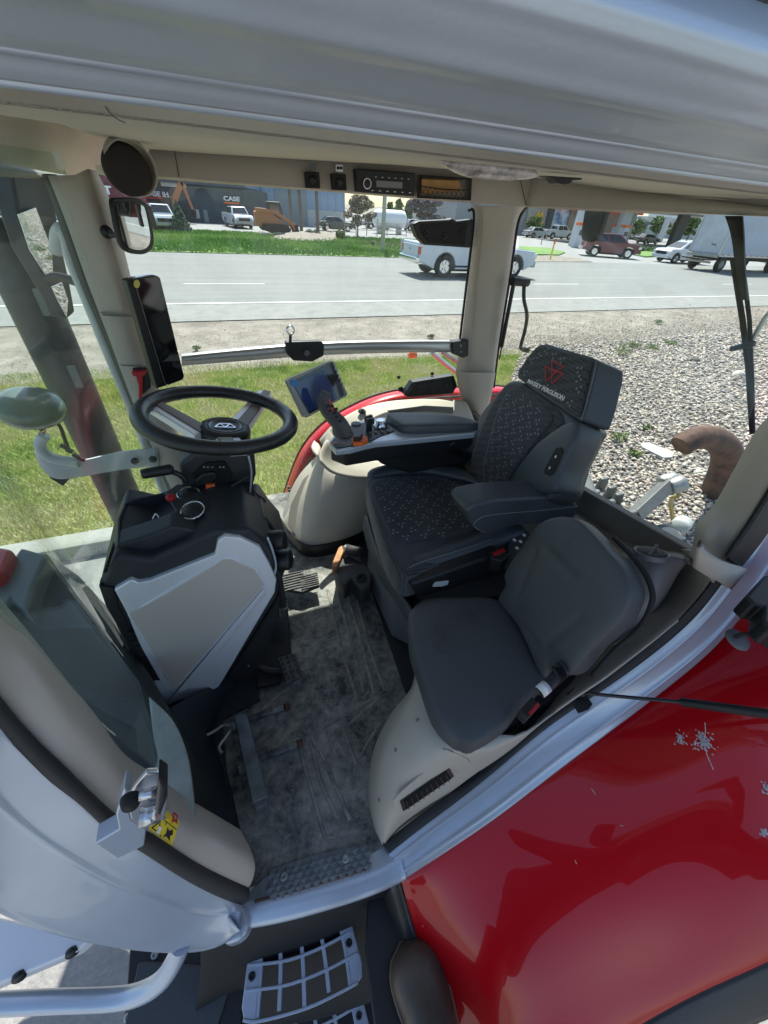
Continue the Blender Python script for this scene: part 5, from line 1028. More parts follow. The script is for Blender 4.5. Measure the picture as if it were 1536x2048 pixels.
FP(tube('stalk', pxs([(372, 962), (360, 950), (345, 944), (330, 943)], y=.94), .007, blk, seg=10), colm); FP(MB().lathe([(0, -.035), (.012, -.034), (.013, -.02), (.0135, .03), (.009, .036), (0, .036)], P(315, 943, y=.94), (1, 0, .04), 14).build('stalk_knob', blk, smooth=True), colm)
FP(prism('tilt_lever', pxs([(511, 985), (524, 994), (533, 1002), (531, 1009), (512, 1008)], y=.97), (0, .02, 0), blk, bevel=.003), colm); FP(tube('side_clip', pxs([(497, 912), (503, 945), (500, 985)], y=.935), .0025, silver, seg=6), colm)
# ---------------- dash tower
dt = empty('dashboard', (0, 0, 0)); dt.parent = T; dt.matrix_parent_inverse = Matrix.Translation(-T.location)
yN = .75
base = [(199, 1172), (226, 1110), (300, 1120), (430, 1062), (500, 1058), (548, 1100), (560, 1165), (556, 1195), (470, 1330), (443, 1372), (345, 1418), (326, 1417)]
FP(prism('tower_body', pxs(base, y=yN), (.0, .27, .0), dash, bevel=.012), dt)
FP(prism('side_border', pxs([(197, 1172), (228, 1178), (236, 1215), (340, 1414), (326, 1420), (262, 1300), (212, 1215)], y=yN-.006), (0, .03, 0), blk, bevel=.003), dt)
FP(prism('tower_front_lower', pxs([(345, 1416), (443, 1370), (560, 1190), (560, 1230), (520, 1330), (515, 1400), (440, 1450), (350, 1480), (330, 1425)], y=yN+.02), (0, .3, 0), blkm, bevel=.01), dt)
sp2 = [(228, 1180), (262, 1160), (276, 1166), (300, 1162), (430, 1110), (436, 1082), (450, 1073), (480, 1076), (520, 1095), (540, 1130), (553, 1160), (550, 1185), (438, 1374), (420, 1384), (327, 1412), (255, 1230)]
FP(prism('silver_panel', pxs(sp2, y=yN-.012), (0, .02, 0), dashg, bevel=.004), dt)
ip = [(258, 1228), (330, 1190), (430, 1130), (446, 1119), (462, 1119), (510, 1140), (528, 1170), (520, 1182), (352, 1374), (345, 1368)]
FP(prism('panel_inset_step', pxs([(255, 1231), (328, 1186), (428, 1125), (444, 1114), (464, 1114), (514, 1137), (533, 1171), (524, 1184), (352, 1379), (343, 1372)], y=yN-.0150), (0, .004, 0), dashg, bevel=.0015), dt)
FP(prism('panel_inset', pxs(ip, y=yN-.0162), (0, .004, 0), dashp, bevel=.0018), dt)
FP(loft('panel_ridge', [pxs([(527, 1178), (440, 1280), (330, 1412)], y=yN-.019), pxs([(531, 1188), (446, 1292), (338, 1414)], y=yN-.017)], dashg, n=16, thick=.004), dt)
def vent(name, A, B, C, D, k, y=None, par=dt, o=None, n=None, fin=blk):
    q = (pxs([A, B, C, D], y=y) if y is not None else pls([A, B, C, D], o, n)); nn2 = (q[1]-q[0]).cross(q[3]-q[0]).normalized()
    if nn2.dot(Vector(CAM)-q[0]) < 0: nn2 = -nn2
    fr = FP(prism(name, [p+nn2*.002 for p in q], -nn2*.004, blk, bevel=.0015), par); cc = sum(q, Vector())/4
    i2 = [cc+(p-cc)*.9+(0*nn2) for p in q]; i2 = [q[0].lerp(q[2], .06), q[1].lerp(q[3], .06), q[2].lerp(q[0], .06), q[3].lerp(q[1], .06)]
    FP(prism('opening', [p+nn2*.0032 for p in i2], -nn2*.002, MATS['cavity_black']), fr)
    g = MB()
    for j in range(k):
        u = (j+.5)/k; a = i2[0].lerp(i2[1], u); b = i2[3].lerp(i2[2], u); t = (i2[1]-i2[0]).normalized()*.0013
        g.prism([a-t+nn2*.0035, a+t+nn2*.0035, b+t+nn2*.0035, b-t+nn2*.0035], nn2*.003)
    FP(g.build('fins', fin), fr); return fr
vent('air_vent', (252, 1266), (309, 1364), (325, 1364), (268, 1264), 8, y=yN-.009)
vent('air_vent', (228, 1080), (206, 1146), (214, 1145), (230, 1096), 7, y=yN-.002)
# tray and gauge hump on top
FP(prism('upper_body', pxs([(229, 1160), (231, 1092), (300, 1070), (345, 1052), (425, 1068), (440, 1078), (300, 1150)], y=yN+.03), (0, .06, 0), dash, bevel=.008), dt)
zt_ = P(233, 1091, y=yN+.03).z
t0 = pxs([(233, 1091), (234, 1040), (248, 1006), (268, 997), (330, 984), (352, 1000), (352, 1025), (345, 1040)], z=zt_)
c_ = sum(t0, Vector())/8
def ins(L, k, dz): return [p.lerp(c_, k)+Vector((0, 0, dz)) for p in L]
lv = [ins(t0, 0, -.10), ins(t0, 0, 0), ins(t0, .09, .002), ins(t0, .14, -.045)]; vs = sum(lv, []); fs = [(j*8+i, j*8+(i+1) % 8, (j+1)*8+(i+1) % 8, (j+1)*8+i) for j in range(3) for i in range(8)]+[tuple(range(24, 32))]
tray = FP(mesh('tray', vs, fs, dash, smooth=False, bevel=.004), dt)
FP(tube('tray_clip', [P(305, 1040, z=zt_-.03), P(312, 1028, z=zt_-.02), P(320, 1038, z=zt_-.03)], .003, chrome, seg=8), tray)
hp_ = pxs([(330, 984), (356, 966), (385, 975), (430, 1000), (452, 1040), (450, 1078), (420, 1060), (385, 1010), (352, 1025)], z=zt_+.012)
clampy = lambda L: [Vector((p.x, max(p.y, .80), p.z)) for p in L]
hp_ = clampy(hp_)
bk = pxs([(372, 985), (440, 1000), (500, 1018), (540, 1050), (560, 1100), (500, 1078), (450, 1062), (405, 1010)], z=zt_-.10)
FP(prism('gauge_hump', hp_, (0, 0, -.10), dash, bevel=.008), dt)
FP(prism('column_base', clampy(bk), (0, 0, -.3), dash, bevel=.015), dt)
def ringvent(px, py, r, z, tilt=(-.1, -.35, 1)):
    c = P(px, py, z=z); o = FP(MB().lathe([(r, 0), (r*1.02, .004), (r*.93, .007), (r*.84, .002)], c, tilt, 32).build('round_vent_ring', chrome, smooth=True), dt)
    FP(MB().lathe([(r*.9, .001), (r*.8, .006), (r*.5, .010), (0, .012)], c, tilt, 32).build('round_vent', blk, smooth=True), o)
ringvent(386, 1022, .028, zt_+.014, (-.1, -.25, 1)); ringvent(378, 990, .028, zt_+.006, (.1, -.1, 1))
FP(MB().lathe([(.011, 0), (.011, .006), (.008, .009), (0, .008)], P(342, 997, z=zt_+.016), (0, -.2, 1), 16).build('red_button', redp, smooth=True), dt)
for (x, y, r, y_) in ((548, 1080, .026, .80), (562, 1120, .03, .80)): FP(MB().lathe([(r*.9, -.03), (r, .0), (r, .02), (r*.8, .03), (0, .024)], P(x, y, y=y_), (1, -.3, .1), 20).build('side_knob', blk, smooth=True), dt)
FP(tube('side_trim_ring', pxs([(535, 1075), (545, 1100), (552, 1130), (548, 1150)], y=yN-.004), .003, silver, seg=6), dt)
FP(prism('tower_right_side', pxs([(500, 1060), (530, 1035), (555, 1070), (578, 1095), (575, 1140), (556, 1190)], y=.86), (0, .2, 0), blk, bevel=.02), dt)
# ---------------- pedals
pdm = mat('pedal_rubber', (.075, .073, .07), .7, bump=.5, bscale=90, var=.5, vscale=40)
def pedal(name, L, z, arm, studs=True):
    q = pxs(L, z=z); o = TP(prism(name, q, (0, 0, -.018), pdm, bevel=.004)); c = sum(q, Vector())/len(q)
    if studs:
        g = MB()
        for i in range(3):
            for j in range(5):
                p = q[0].lerp(q[1], (i+.5)/3).lerp(q[3].lerp(q[2], (i+.5)/3), (j+.5)/5); g.lathe([(.005, 0), (.0045, .004), (.003, .004), (.0025, .001)], p, (0, 0, 1), 8)
        FP(g.build('studs', MATS['worn_steel'] if False else pdm, smooth=False), o)
    else:
        g = MB()
        for j in range(7): g.box(q[0].lerp(q[3], (j+.5)/7).lerp(q[1].lerp(q[2], (j+.5)/7), .5)+Vector((0, 0, .002)), (abs(q[0].x-q[1].x)*1.0+.02, .004, .006))
        FP(g.build('ribs', pdm), o)
    FP(tube('pedal_arm', arm, .011, blk, seg=10), o); return o
pedal('brake_pedal', [(555, 1315), (590, 1305), (606, 1350), (572, 1366)], 1.46, [P(575, 1340, z=1.44), P(530, 1340, z=1.44), P(505, 1310, z=1.47), P(495, 1260, z=1.52)])
pedal('brake_pedal', [(535, 1200), (563, 1198), (572, 1232), (545, 1240)], 1.50, [P(550, 1222, z=1.48), P(530, 1232, z=1.48), P(510, 1235, z=1.5)])
pedal('foot_pedal', [(560, 1148), (602, 1144), (604, 1184), (568, 1178)], 1.47, [P(575, 1165, z=1.45), P(545, 1170, z=1.47), P(530, 1160, z=1.5)], False)
pedal('foot_pedal', [(603, 1145), (632, 1152), (639, 1170), (604, 1184)], 1.47, [P(615, 1165, z=1.45), P(590, 1165, z=1.45), P(560, 1160, z=1.47)], False)
TP(prism('pedal_box', pxs([(500, 1240), (560, 1190), (575, 1200), (585, 1330), (560, 1370), (515, 1380)], z=FZ+.01), (0, 0, .02), blkm, bevel=.005))
FP(text('pedal_mark', 'V', P(497, 1330, z=1.50), (1, -.5, 0), (.3, .9, 0), .012, whitet), dt)
# loose bracket leaning on the floor
lb_ = empty('floor_bracket', P(510, 1560, z=FZ), 'black painted steel bracket with two rusty pins leaning in the footwell', 'bracket')
def LP(o, p=None):
    o.parent = p or lb_; o.matrix_parent_inverse = Matrix.Translation(-lb_.location) if p is None else Matrix.Identity(4); return o
bpm = mat('bracket_paint', (.13, .155, .175), .35, .3, bump=.25, bscale=60, var=.35, vscale=18)
LP(prism('bar', pxs([(468, 1430), (493, 1424), (536, 1592), (504, 1606)], z=1.475), (0, 0, -.03), bpm, bevel=.003)); LP(prism('bar_end', pxs([(504, 1604), (536, 1590), (534, 1606), (511, 1620)], z=1.465), (0, 0, -.04), bpm, bevel=.002))
for L in ([(492, 1442), (528, 1428), (580, 1412)], [(512, 1520), (560, 1502), (606, 1485)]):
    o = LP(MB().tube(pxs(L, z=1.43), .010, 12).build('pin', mat('pin_steel', (.16, .16, .155), .5, .5, var=.3, vscale=40), smooth=True)); LP(MB().tube([P(L[2][0]-12, L[2][1]+4, z=1.43), P(L[2][0], L[2][1], z=1.43)], .0112, 12).build('pin_tip', rust, smooth=True), o)
    LP(MB().tube([P(L[0][0]+22, L[0][1]-8, z=1.43), P(L[1][0]+18, L[1][1]-7, z=1.43)], .0106, 12).build('pin_band', mat('pin_dark', (.08, .09, .1), .4, .4), smooth=True), o)
LP(prism('lug', pxs([(475, 1532), (488, 1522), (492, 1542), (478, 1548)], z=1.44), (0, 0, -.03), bpm, bevel=.002))
for L in ([(404, 1462), (412, 1470), (432, 1460), (446, 1451), (462, 1452)], [(444, 1506), (438, 1494), (450, 1476), (460, 1462), (464, 1452)]): LP(tube('wire_hook', pxs(L, z=1.46), .0045, steel, seg=8))
LP(prism('wire_clamp', pxs([(458, 1446), (472, 1440), (474, 1458), (462, 1462)], z=1.47), (0, 0, -.03), bpm, bevel=.003))
# ================================================================== driver seat
lat = Vector((.067, .458, 0)).normalized(); fwd = Vector((-lat.y, lat.x, 0)); upv = Vector((0, 0, 1))
sO = P(950, 965, z=1.84); bup = (upv*.95-fwd*.30).normalized(); bn = (fwd*.95+upv*.30).normalized()
ds = empty('driver_seat', (0, 0, 0)); ds.parent = T; ds.matrix_parent_inverse = Matrix.Translation(-T.location)
def motifs(outline_px, o, n, e1_, e2_, pitch, s=.0088, lim=.86, tmin=0):
    pts = pls(outline_px, o, n); us = [(p-o).dot(e1_) for p in pts]; vs_ = [(p-o).dot(e2_) for p in pts]
    def ex(surf):
        out = []; j = 0; v = min(vs_)
        while v < max(vs_):
            u = min(us)+(pitch/2 if j % 2 else 0)
            while u < max(us):
                q = o+e1_*u+e2_*v; t, pos = surf(q)
                if tmin <= t < lim:
                    rot = random.uniform(-.3, .3)+(j % 2)*1.0
                    for k in range(3):
                        a = rot+k*2.094; d = e1_*math.cos(a)+e2_*math.sin(a); e = n.cross(d); c = pos+n*.0012
                        out.append(([c+d*s*.35, c+d*s*1.1+e*s*.45, c+d*s*1.45, c+d*s*1.1-e*s*.45], [(0, 1, 2, 3)]))
                u += pitch
            v += pitch*.5; j += 1
        return out
    return ex
# backrest: wrap bolster, mesh wings, patterned centre
bk_out = [(1034, 762), (1004, 782), (964, 832), (938, 885), (931, 925), (945, 958), (985, 994), (1046, 1012), (1112, 996), (1132, 955), (1146, 905), (1168, 868), (1168, 845), (1102, 796)]
o = bn*0
FP(pillow('backrest', pls(bk_out, sO, bn), bn, .018, .11, leather, p=5), ds)
wing = [(1034, 768), (1004, 790), (978, 838), (960, 885), (950, 920), (953, 950), (975, 985), (1020, 999), (1036, 960), (1062, 922), (1092, 886), (1140, 848), (1100, 800)]
w2 = FP(pillow('backrest_fabric', [p+bn*.012 for p in pls(wing, sO, bn)], bn, .012, .02, fab2, p=6), ds)
cen = [(1040, 775), (1017, 800), (998, 850), (985, 900), (976, 945), (984, 985), (1020, 996), (1034, 958), (1060, 920), (1090, 882), (1120, 843), (1100, 812), (1070, 790)]
FP(pillow('backrest_centre', [p+bn*.021 for p in pls(cen, sO, bn)], bn, .010, .02, [fab, motif], p=6, extra=motifs(cen, sO, bn, lat, bup, .052)), ds)
sb_o = sO-lat*.225
# grey side bolster with switch panel (near side of the back)
side = [(1018, 1000), (1034, 962), (1060, 925), (1092, 888), (1150, 848), (1172, 850), (1171, 875), (1158, 905), (1138, 945), (1126, 985), (1090, 990)]
FP(pillow('side_bolster', [p+bn*.022 for p in pls(side, sO, bn)], bn, .016, .10, leather, p=4), ds)
pn = FP(prism('lumbar_switch', [p+bn*.040 for p in pls([(1130, 902), (1142, 899), (1147, 908), (1127, 952), (1118, 957), (1106, 951), (1108, 942)], sO, bn)], -bn*.01, blkm, bevel=.003), ds)
for q in ((1120, 941), (1132, 919)):
    c = PL(*q, sO, bn)+bn*.042; FP(MB().box(c, (.004, .003, .008)).build('switch_mark', whitet), pn)
# headrest
hO = sO+bn*.02
hr = [(1033, 754), (1036, 740), (1050, 720), (1066, 699), (1078, 689), (1092, 687), (1135, 700), (1180, 713), (1193, 720), (1192, 740), (1178, 800), (1166, 838), (1158, 842), (1119, 816), (1070, 784)]
FP(prism('headrest', pls(hr, hO, bn), -bn*.095+lat*-.02, leather, bevel=.018, seg=4), ds)
hf = [(1040, 752), (1050, 726), (1068, 703), (1084, 693), (1130, 704), (1184, 720), (1184, 738), (1170, 800), (1160, 834), (1119, 810), (1074, 780)]
hfo = FP(pillow('headrest_fabric', [p+bn*.003 for p in pls(hf, hO, bn)], bn, .006, .004, [fab2, motif], p=8, extra=motifs([(1052, 745), (1075, 705), (1165, 725), (1150, 800)], hO, bn, lat, bup, .044, lim=.95, tmin=.62)), ds)
FP(tube('headrest_piping', [p+bn*.002 for p in pls([(1193, 722), (1190, 745), (1176, 800), (1163, 842)], hO, bn)], .002, greyp, seg=6), hfo)
eo = hO+bn*.0115
ex_, ey_ = None, None
def seatpt(a, b): return PL(a, b, eo, bn)
ta, tb = seatpt(1056, 762), seatpt(1128, 798); tr_ = (tb-ta).normalized(); tu = bn.cross(tr_)
w_ = text('headrest_lettering', 'MASSEY FERGUSON', (ta+tb)/2, tr_, tu if tu.z > 0 else -tu, .0135, whitet, None, ext=.0008, bold=.012)
k_ = (tb-ta).length/(max(v.co.dot(tr_) for v in w_.data.vertices)-min(v.co.dot(tr_) for v in w_.data.vertices)); m0 = ((ta+tb)/2)
for v in w_.data.vertices: v.co = m0+(v.co-m0)+tr_*((v.co-m0).dot(tr_)*(k_-1))
FP(w_, hfo)
def tripx(L):
    g = MB(); q = [seatpt(*c) for c in L]
    for k in range(3): g.tube([q[k], q[(k+1) % 3]], .0015, 6)
    FP(g.build('emblem', redt), hfo)
tripx([(1104, 720), (1127, 734), (1104, 748)]); tripx([(1091, 732), (1113, 745), (1092, 762)]); tripx([(1104, 738), (1126, 748), (1104, 767)])
# cushion
cO = P(850, 1030, z=1.83); cn = (upv+fwd*-.03).normalized()
cu_out = [(737, 990), (733, 965), (752, 948), (800, 937), (870, 940), (935, 955), (985, 990), (1010, 1040), (1020, 1078), (950, 1112), (850, 1150), (812, 1160), (786, 1135), (770, 1100), (750, 1040)]
FP(pillow('seat_cushion', pls(cu_out, cO, cn), cn, .02, .10, fab2, p=5), ds)
cf = [(742, 1000), (738, 975), (770, 962), (860, 960), (935, 968), (985, 1005), (990, 1050), (950, 1074), (860, 1092), (806, 1100), (780, 1090), (760, 1045)]
FP(pillow('cushion_centre', [p+cn*.010 for p in pls(cf, cO, cn)], cn, .016, .02, [fab, motif], p=5, extra=motifs(cf, cO, cn, lat, fwd, .062, s=.010, lim=.9)), ds)
def capsule(name, L, r, m_, par, **k):
    n = len(L); rr = [r*(.35 if i in (0, n-1) else .9 if i in (1, n-2) else 1) for i in range(n)]
    return FP(tube(name, L, rr, m_, seg=18, **k), par)
capsule('cushion_bolster', [P(790, 1126, z=1.80), P(803, 1132, z=1.81), P(850, 1124, z=1.82), P(930, 1100, z=1.83), P(1000, 1075, z=1.84), P(1030, 1062, z=1.84), P(1042, 1056, z=1.84)], .045, leather, ds, sx=1.0, sy=.8)
capsule('cushion_bolster', [P(738, 955, z=1.84), P(750, 948, z=1.85), P(800, 938, z=1.86), P(860, 938, z=1.86), P(920, 950, z=1.87), P(960, 965, z=1.87)], .032, leather, ds, sx=1.0, sy=.7)
# near armrest
ya_ = .70
arm = FP(prism('armrest', pxs([(932, 1022), (944, 1010), (990, 1000), (1100, 992), (1142, 996), (1157, 1012), (1152, 1036), (1100, 1046), (1031, 1053), (1000, 1062), (975, 1070), (956, 1064), (938, 1042)], y=ya_), (0, .10, 0), leather, bevel=.014, seg=4), ds)
stm = mat('stitching', (.25, .26, .27), .7)
FP(tube('stitching', pxs([(1156, 1013), (1080, 1021), (1000, 1028), (965, 1034), (948, 1048), (955, 1058), (972, 1066)], y=ya_-.001), .0009, stm, seg=5), arm)
FP(tube('bolster_seam', [P(828, 1163, z=1.80), P(815, 1140, z=1.845), P(850, 1122, z=1.862), P(940, 1094, z=1.868), P(1010, 1068, z=1.872)], .0010, stm, seg=5), ds)
# seat pan, suspension, belts
FP(prism('seat_pan', [P(a, b, z=1.77) for a, b in ((830, 1165), (1040, 1080), (1060, 1150), (1010, 1190), (850, 1205))], (0, 0, -.07), blkm, bevel=.01), ds)
pan = pls([(820, 1168), (1000, 1108), (1050, 1128), (1020, 1170), (925, 1195), (836, 1195)], P(900, 1160, y=.66), Vector((0, -1, .1)))
FP(prism('side_shield', pan, (0, .12, 0), blk, bevel=.01), ds)
FP(prism('side_badge', pls([(867, 1170), (872, 1165), (898, 1162), (895, 1170), (885, 1173), (866, 1174)], P(900, 1160, y=.654), Vector((0, -1, .1))), (0, .004, 0), pale, bevel=.001), ds)
FP(prism('susp_bellows', [P(a, b, z=1.72) for a, b in ((737, 1040), (760, 1030), (930, 1120), (940, 1180), (840, 1190), (795, 1170), (750, 1080))], (0, 0, -.30), greyp, bevel=.015), ds)
FP(loft('front_fascia', [pxs([(733, 1030), (752, 1090), (790, 1168), (830, 1230)], z=1.74), pxs([(728, 1055), (745, 1120), (775, 1180), (822, 1248)], z=1.58), pxs([(738, 1085), (752, 1140), (785, 1195), (826, 1252)], z=1.45)], mat('seat_base_grey', (.075, .085, .095), .5, bump=.2, bscale=400), n=20, thick=.012, cross=4), ds)
FP(tube('cushion_rail', [P(742, 1020, z=1.80), P(760, 1062, z=1.79), P(776, 1110, z=1.78)], .012, greyp, seg=10), ds); 
g = MB()
for a, b in ((752, 1048), (763, 1078), (773, 1105)): g.box(P(a, b, z=1.797), (.014, .02, .014))
FP(g.build('rail_catches', blk), ds)
FP(prism('adjust_lever', [P(a, b, z=1.70) for a, b in ((789, 1172), (812, 1160), (832, 1192), (826, 1200), (808, 1196))], (0, 0, -.02), blk, bevel=.004), ds)
FP(loft('slide_rail', [pxs([(760, 1190), (826, 1262)], z=1.42), pxs([(768, 1180), (838, 1250)], z=1.42)], steel, n=6, thick=.02), ds)
cpn = FP(prism('seat_controls', [P(a, b, z=1.86) for a, b in ((1018, 1078), (1040, 1058), (1068, 1072), (1040, 1112), (1016, 1118))], (0, 0, -.05), mat('control_panel', (.05, .055, .06), .5), bevel=.004), ds)
g = MB()
for a, b in ((1048, 1070), (1041, 1083), (1034, 1096), (1036, 1066), (1029, 1080)): g.box(P(a, b, z=1.862), (.008, .010, .004))
FP(g.build('buttons', whitet), cpn)
bk_ = FP(prism('belt_buckle', [P(a, b, z=1.88) for a, b in ((981, 1103), (1010, 1088), (1022, 1106), (1006, 1122), (984, 1118))], (0, 0, -.05), blk, bevel=.004), ds)
FP(prism('release_button', [P(a, b, z=1.882) for a, b in ((986, 1105), (1008, 1095), (1011, 1102), (989, 1112))], (0, 0, -.01), redp, bevel=.001), bk_)
FP(tube('belt_loop', [P(1140, 960, y=.85), P(1156, 930, y=.9), P(1162, 950, y=.9), P(1150, 960, y=.88)], .014, blkm, seg=8), ds)
# ================================================================== right console and armrest pod
pod = empty('armrest_console', (0, 0, 0)); pod.parent = T; pod.matrix_parent_inverse = Matrix.Translation(-T.location)
zp_ = 2.08
po = [(657, 884), (666, 872), (674, 862), (715, 842), (760, 834), (860, 836), (915, 843), (957, 855), (950, 866), (800, 880), (755, 884), (735, 888), (700, 897), (672, 900)]
FP(prism('pod_body', pxs([(660, 888), (680, 866), (720, 846), (860, 840), (952, 858), (945, 866), (780, 886), (692, 900)], z=zp_-.02), (0, 0, -.065), blk, bevel=.008), pod)
FP(prism('pod_top', pxs(po, z=zp_), (0, 0, -.022), silver, bevel=.005), pod)
FP(prism('pod_panel', pxs([(661, 884), (676, 866), (705, 850), (735, 843), (790, 862), (760, 872), (742, 882), (700, 892), (672, 896)], z=zp_+.003), (0, 0, -.008), blk, bevel=.002), pod)
FP(pillow('arm_pad', [P(a, b, z=zp_+.010) for a, b in ((772, 838), (785, 833), (860, 834), (930, 843), (956, 852), (940, 859), (865, 862), (812, 862), (790, 853))], (0, 0, 1), .022, .02, leather, p=5), pod)
FP(MB().lathe([(.026, 0), (.027, .008), (.020, .014), (.019, .022), (.013, .024), (0, .022)], P(761, 852, z=zp_), (0, 0, 1), 24).build('jog_wheel', chrome, smooth=True), pod)
FP(prism('orange_thumb_lever', pxs([(703, 876), (722, 870), (735, 872), (736, 880), (724, 885), (706, 885)], z=zp_+.02), (0, 0, -.015), orange, bevel=.003), pod)
FP(prism('hand_throttle', pxs([(706, 874), (716, 864), (726, 866), (720, 874)], z=zp_+.035), (0, 0, -.03), blk, bevel=.003), pod)
g = MB(); g2 = MB()
for i in range(4):
    for j in range(2): g.box(P(740+i*12, 858+j*8-i*1.5, z=zp_+.006), (.009, .011, .005))
for a, b in ((687, 887), (672, 886), (664, 888)): g2.box(P(a, b, z=zp_+.004), (.007, .007, .002))
FP(g.build('pod_buttons', greyp), pod); FP(g2.build('button_marks', orange), pod)
FP(MB().lathe([(.018, 0), (.018, .006), (.014, .008), (0, .006)], P(712, 850, z=zp_), (0, 0, 1), 20).build('cup_dial', greyp, smooth=True), pod)
for a, b in ((733, 838), (741, 836), (736, 843), (744, 842)): FP(box('lever_cap', P(a, b, z=zp_+.05), (.014, .014, .022), blk, None, bevel=.003), pod); 
FP(prism('lever_stem', pxs([(732, 846), (745, 843), (744, 848), (734, 850)], z=zp_+.03), (0, 0, -.03), blk, bevel=.002), pod)
jy = 1.02
js = FP(tube('joystick', [P(686, 868, y=jy), P(680, 850, y=jy), P(664, 832, y=jy+.02), P(652, 815, y=jy+.03), P(648, 798, y=jy+.03), P(652, 784, y=jy+.03)], [.028, .024, .022, .020, .018, .012], mat('joystick_grey', (.06, .065, .07), .5, bump=.3, bscale=500), seg=16, sx=.75, sy=1.25), pod)
g = MB()
for a, b in ((664, 812), (660, 822), (668, 826), (673, 834), (680, 842), (656, 812), (672, 818)): g.box(P(a, b, y=jy-.028), (.009, .006, .006))
FP(g.build('thumb_buttons', blkm), js); FP(prism('orange_line', pxs([(658, 800), (662, 800), (668, 826), (665, 828)], y=jy-.026), (0, .004, 0), MATS['rusty_steel'] if False else redt), js)
FP(MB().lathe([(.034, -.01), (.03, .0), (.024, .012), (.02, .02)], P(690, 868, z=zp_), (0, 0, 1), 20).build('joystick_boot', rub, smooth=True), pod)
FP(prism('pod_support', pxs([(745, 900), (930, 878), (945, 930), (820, 950), (760, 930)], y=1.16), (0, .2, 0), blkm, bevel=.02), pod)
FP(tube('pod_arm', [P(900, 880, y=1.1), P(920, 905, y=1.15), P(960, 920, y=1.2)], .02, blk, seg=10), pod)
# tablet terminal
mo_ = P(640, 778, y=1.12); mn_ = Vector((.25, -.85, .25)).normalized()
tb_ = TP(prism('terminal', pls([(574, 762), (580, 757), (664, 721), (669, 724), (696, 788), (693, 793), (614, 836), (608, 834)], mo_, mn_), -mn_*.022, mat('terminal_frame', (.3, .3, .29), .4), bevel=.004))
FP(prism('bezel', pls([(582, 763), (665, 724), (694, 788), (618, 828)], mo_+mn_*.001, mn_), -mn_*.003, gloss, bevel=.001), tb_)
scm = mat('screen_blue', (.012, .028, .10), .12, coat=.6, col2=(.03, .06, .19), vscale=18)
FP(prism('screen', pls([(587, 766), (647, 740), (677, 796), (618, 824)], mo_+mn_*.003, mn_), -mn_*.003, scm), tb_)
FP(prism('blue_sticker', pls([(588+7*math.cos(a), 766+7*math.sin(a)) for a in np.linspace(0, 6, 12)], mo_+mn_*.004, mn_), -mn_*.002, mat('sticker_blue', (.02, .2, .5), .5)), tb_)
g = MB()
for k in range(5): g.box(PL(671+k*3.6, 737+k*8.6, mo_+mn_*.003, mn_), (.004, .004, .007))
FP(g.build('side_keys', pale), tb_); FP(tube('terminal_arm', [PL(650, 800, mo_-mn_*.03, mn_), P(668, 838, y=1.15), P(678, 862, y=1.12)], .013, blk, seg=10), tb_)
# cream side console
cs_ = empty('side_console', (0, 0, 0)); cs_.parent = T; cs_.matrix_parent_inverse = Matrix.Translation(-T.location)
b1 = [P(562, 1052, z=FZ+.02), P(585, 1085, z=FZ+.02), P(622, 1108, z=FZ+.02), P(700, 1090, z=FZ+.02), P(760, 1050, z=FZ+.02)]
z2 = 1.80
top_ = [P(658, 890, z=z2+.18), P(640, 930, z=z2+.06), P(668, 945, z=z2+.05), P(720, 955, z=z2), P(780, 945, z=z2)]
top_ = [P(640, 905, y=1.60), P(636, 925, y=1.50), P(668, 952, y=1.40), P(728, 960, y=1.36), P(800, 930, y=1.40)]
FP(loft('console_skin', [[p+Vector((-.0, .12, 0)) for p in top_], top_, [p.lerp(q, .5)+Vector((-.008, -.008, 0)) for p, q in zip(top_, b1)], b1], cream2, n=30, thick=.006, cross=4), cs_)
FP(loft('console_kick', [[p+Vector((0, 0, .05)) for p in b1], [p+Vector((.0, 0, -.015)) for p in b1]], blk, n=24, thick=.012), cs_)
FP(loft('console_front', [pxs([(658, 860), (640, 905), (600, 950), (575, 1000), (562, 1050)], y=1.64), [P(690, 905, y=1.5), P(645, 925, y=1.5), P(636, 940, y=1.48), P(600, 1030, y=1.44), P(590, 1088, y=1.38)]], cream2, n=24, thick=.008), cs_)
do_ = P(610, 1010, y=1.47)
dnn = (Vector(CAM)-do_).normalized()
FP(prism('console_door', [PL(a, b, do_, dnn)+dnn*.0 for a, b in ((640, 926), (655, 940), (652, 968), (602, 1074), (588, 1068), (574, 1048), (580, 1010), (605, 958))], -dnn*.01, cream2, bevel=.004), cs_)
FP(prism('door_pull', [PL(a, b, do_+dnn*.004, dnn) for a, b in ((624, 948), (634, 940), (636, 952), (624, 958))], -dnn*.004, taupe, bevel=.002), cs_)
FP(loft('upper_shelf', [pxs([(655, 880), (672, 900), (700, 918), (790, 925)], y=1.45), pxs([(640, 905), (660, 925), (690, 935), (780, 942)], y=1.40), pxs([(641, 925), (668, 947), (728, 957), (790, 945)], y=1.36)], cream2, n=20, thick=.01, cross=3), cs_)
for dx in (0,): FP(tube('console_seam', [P(681, 968, y=1.385), P(662, 1010, y=1.37), P(622, 1092, y=1.33)], .0012, taupe, seg=5), cs_)
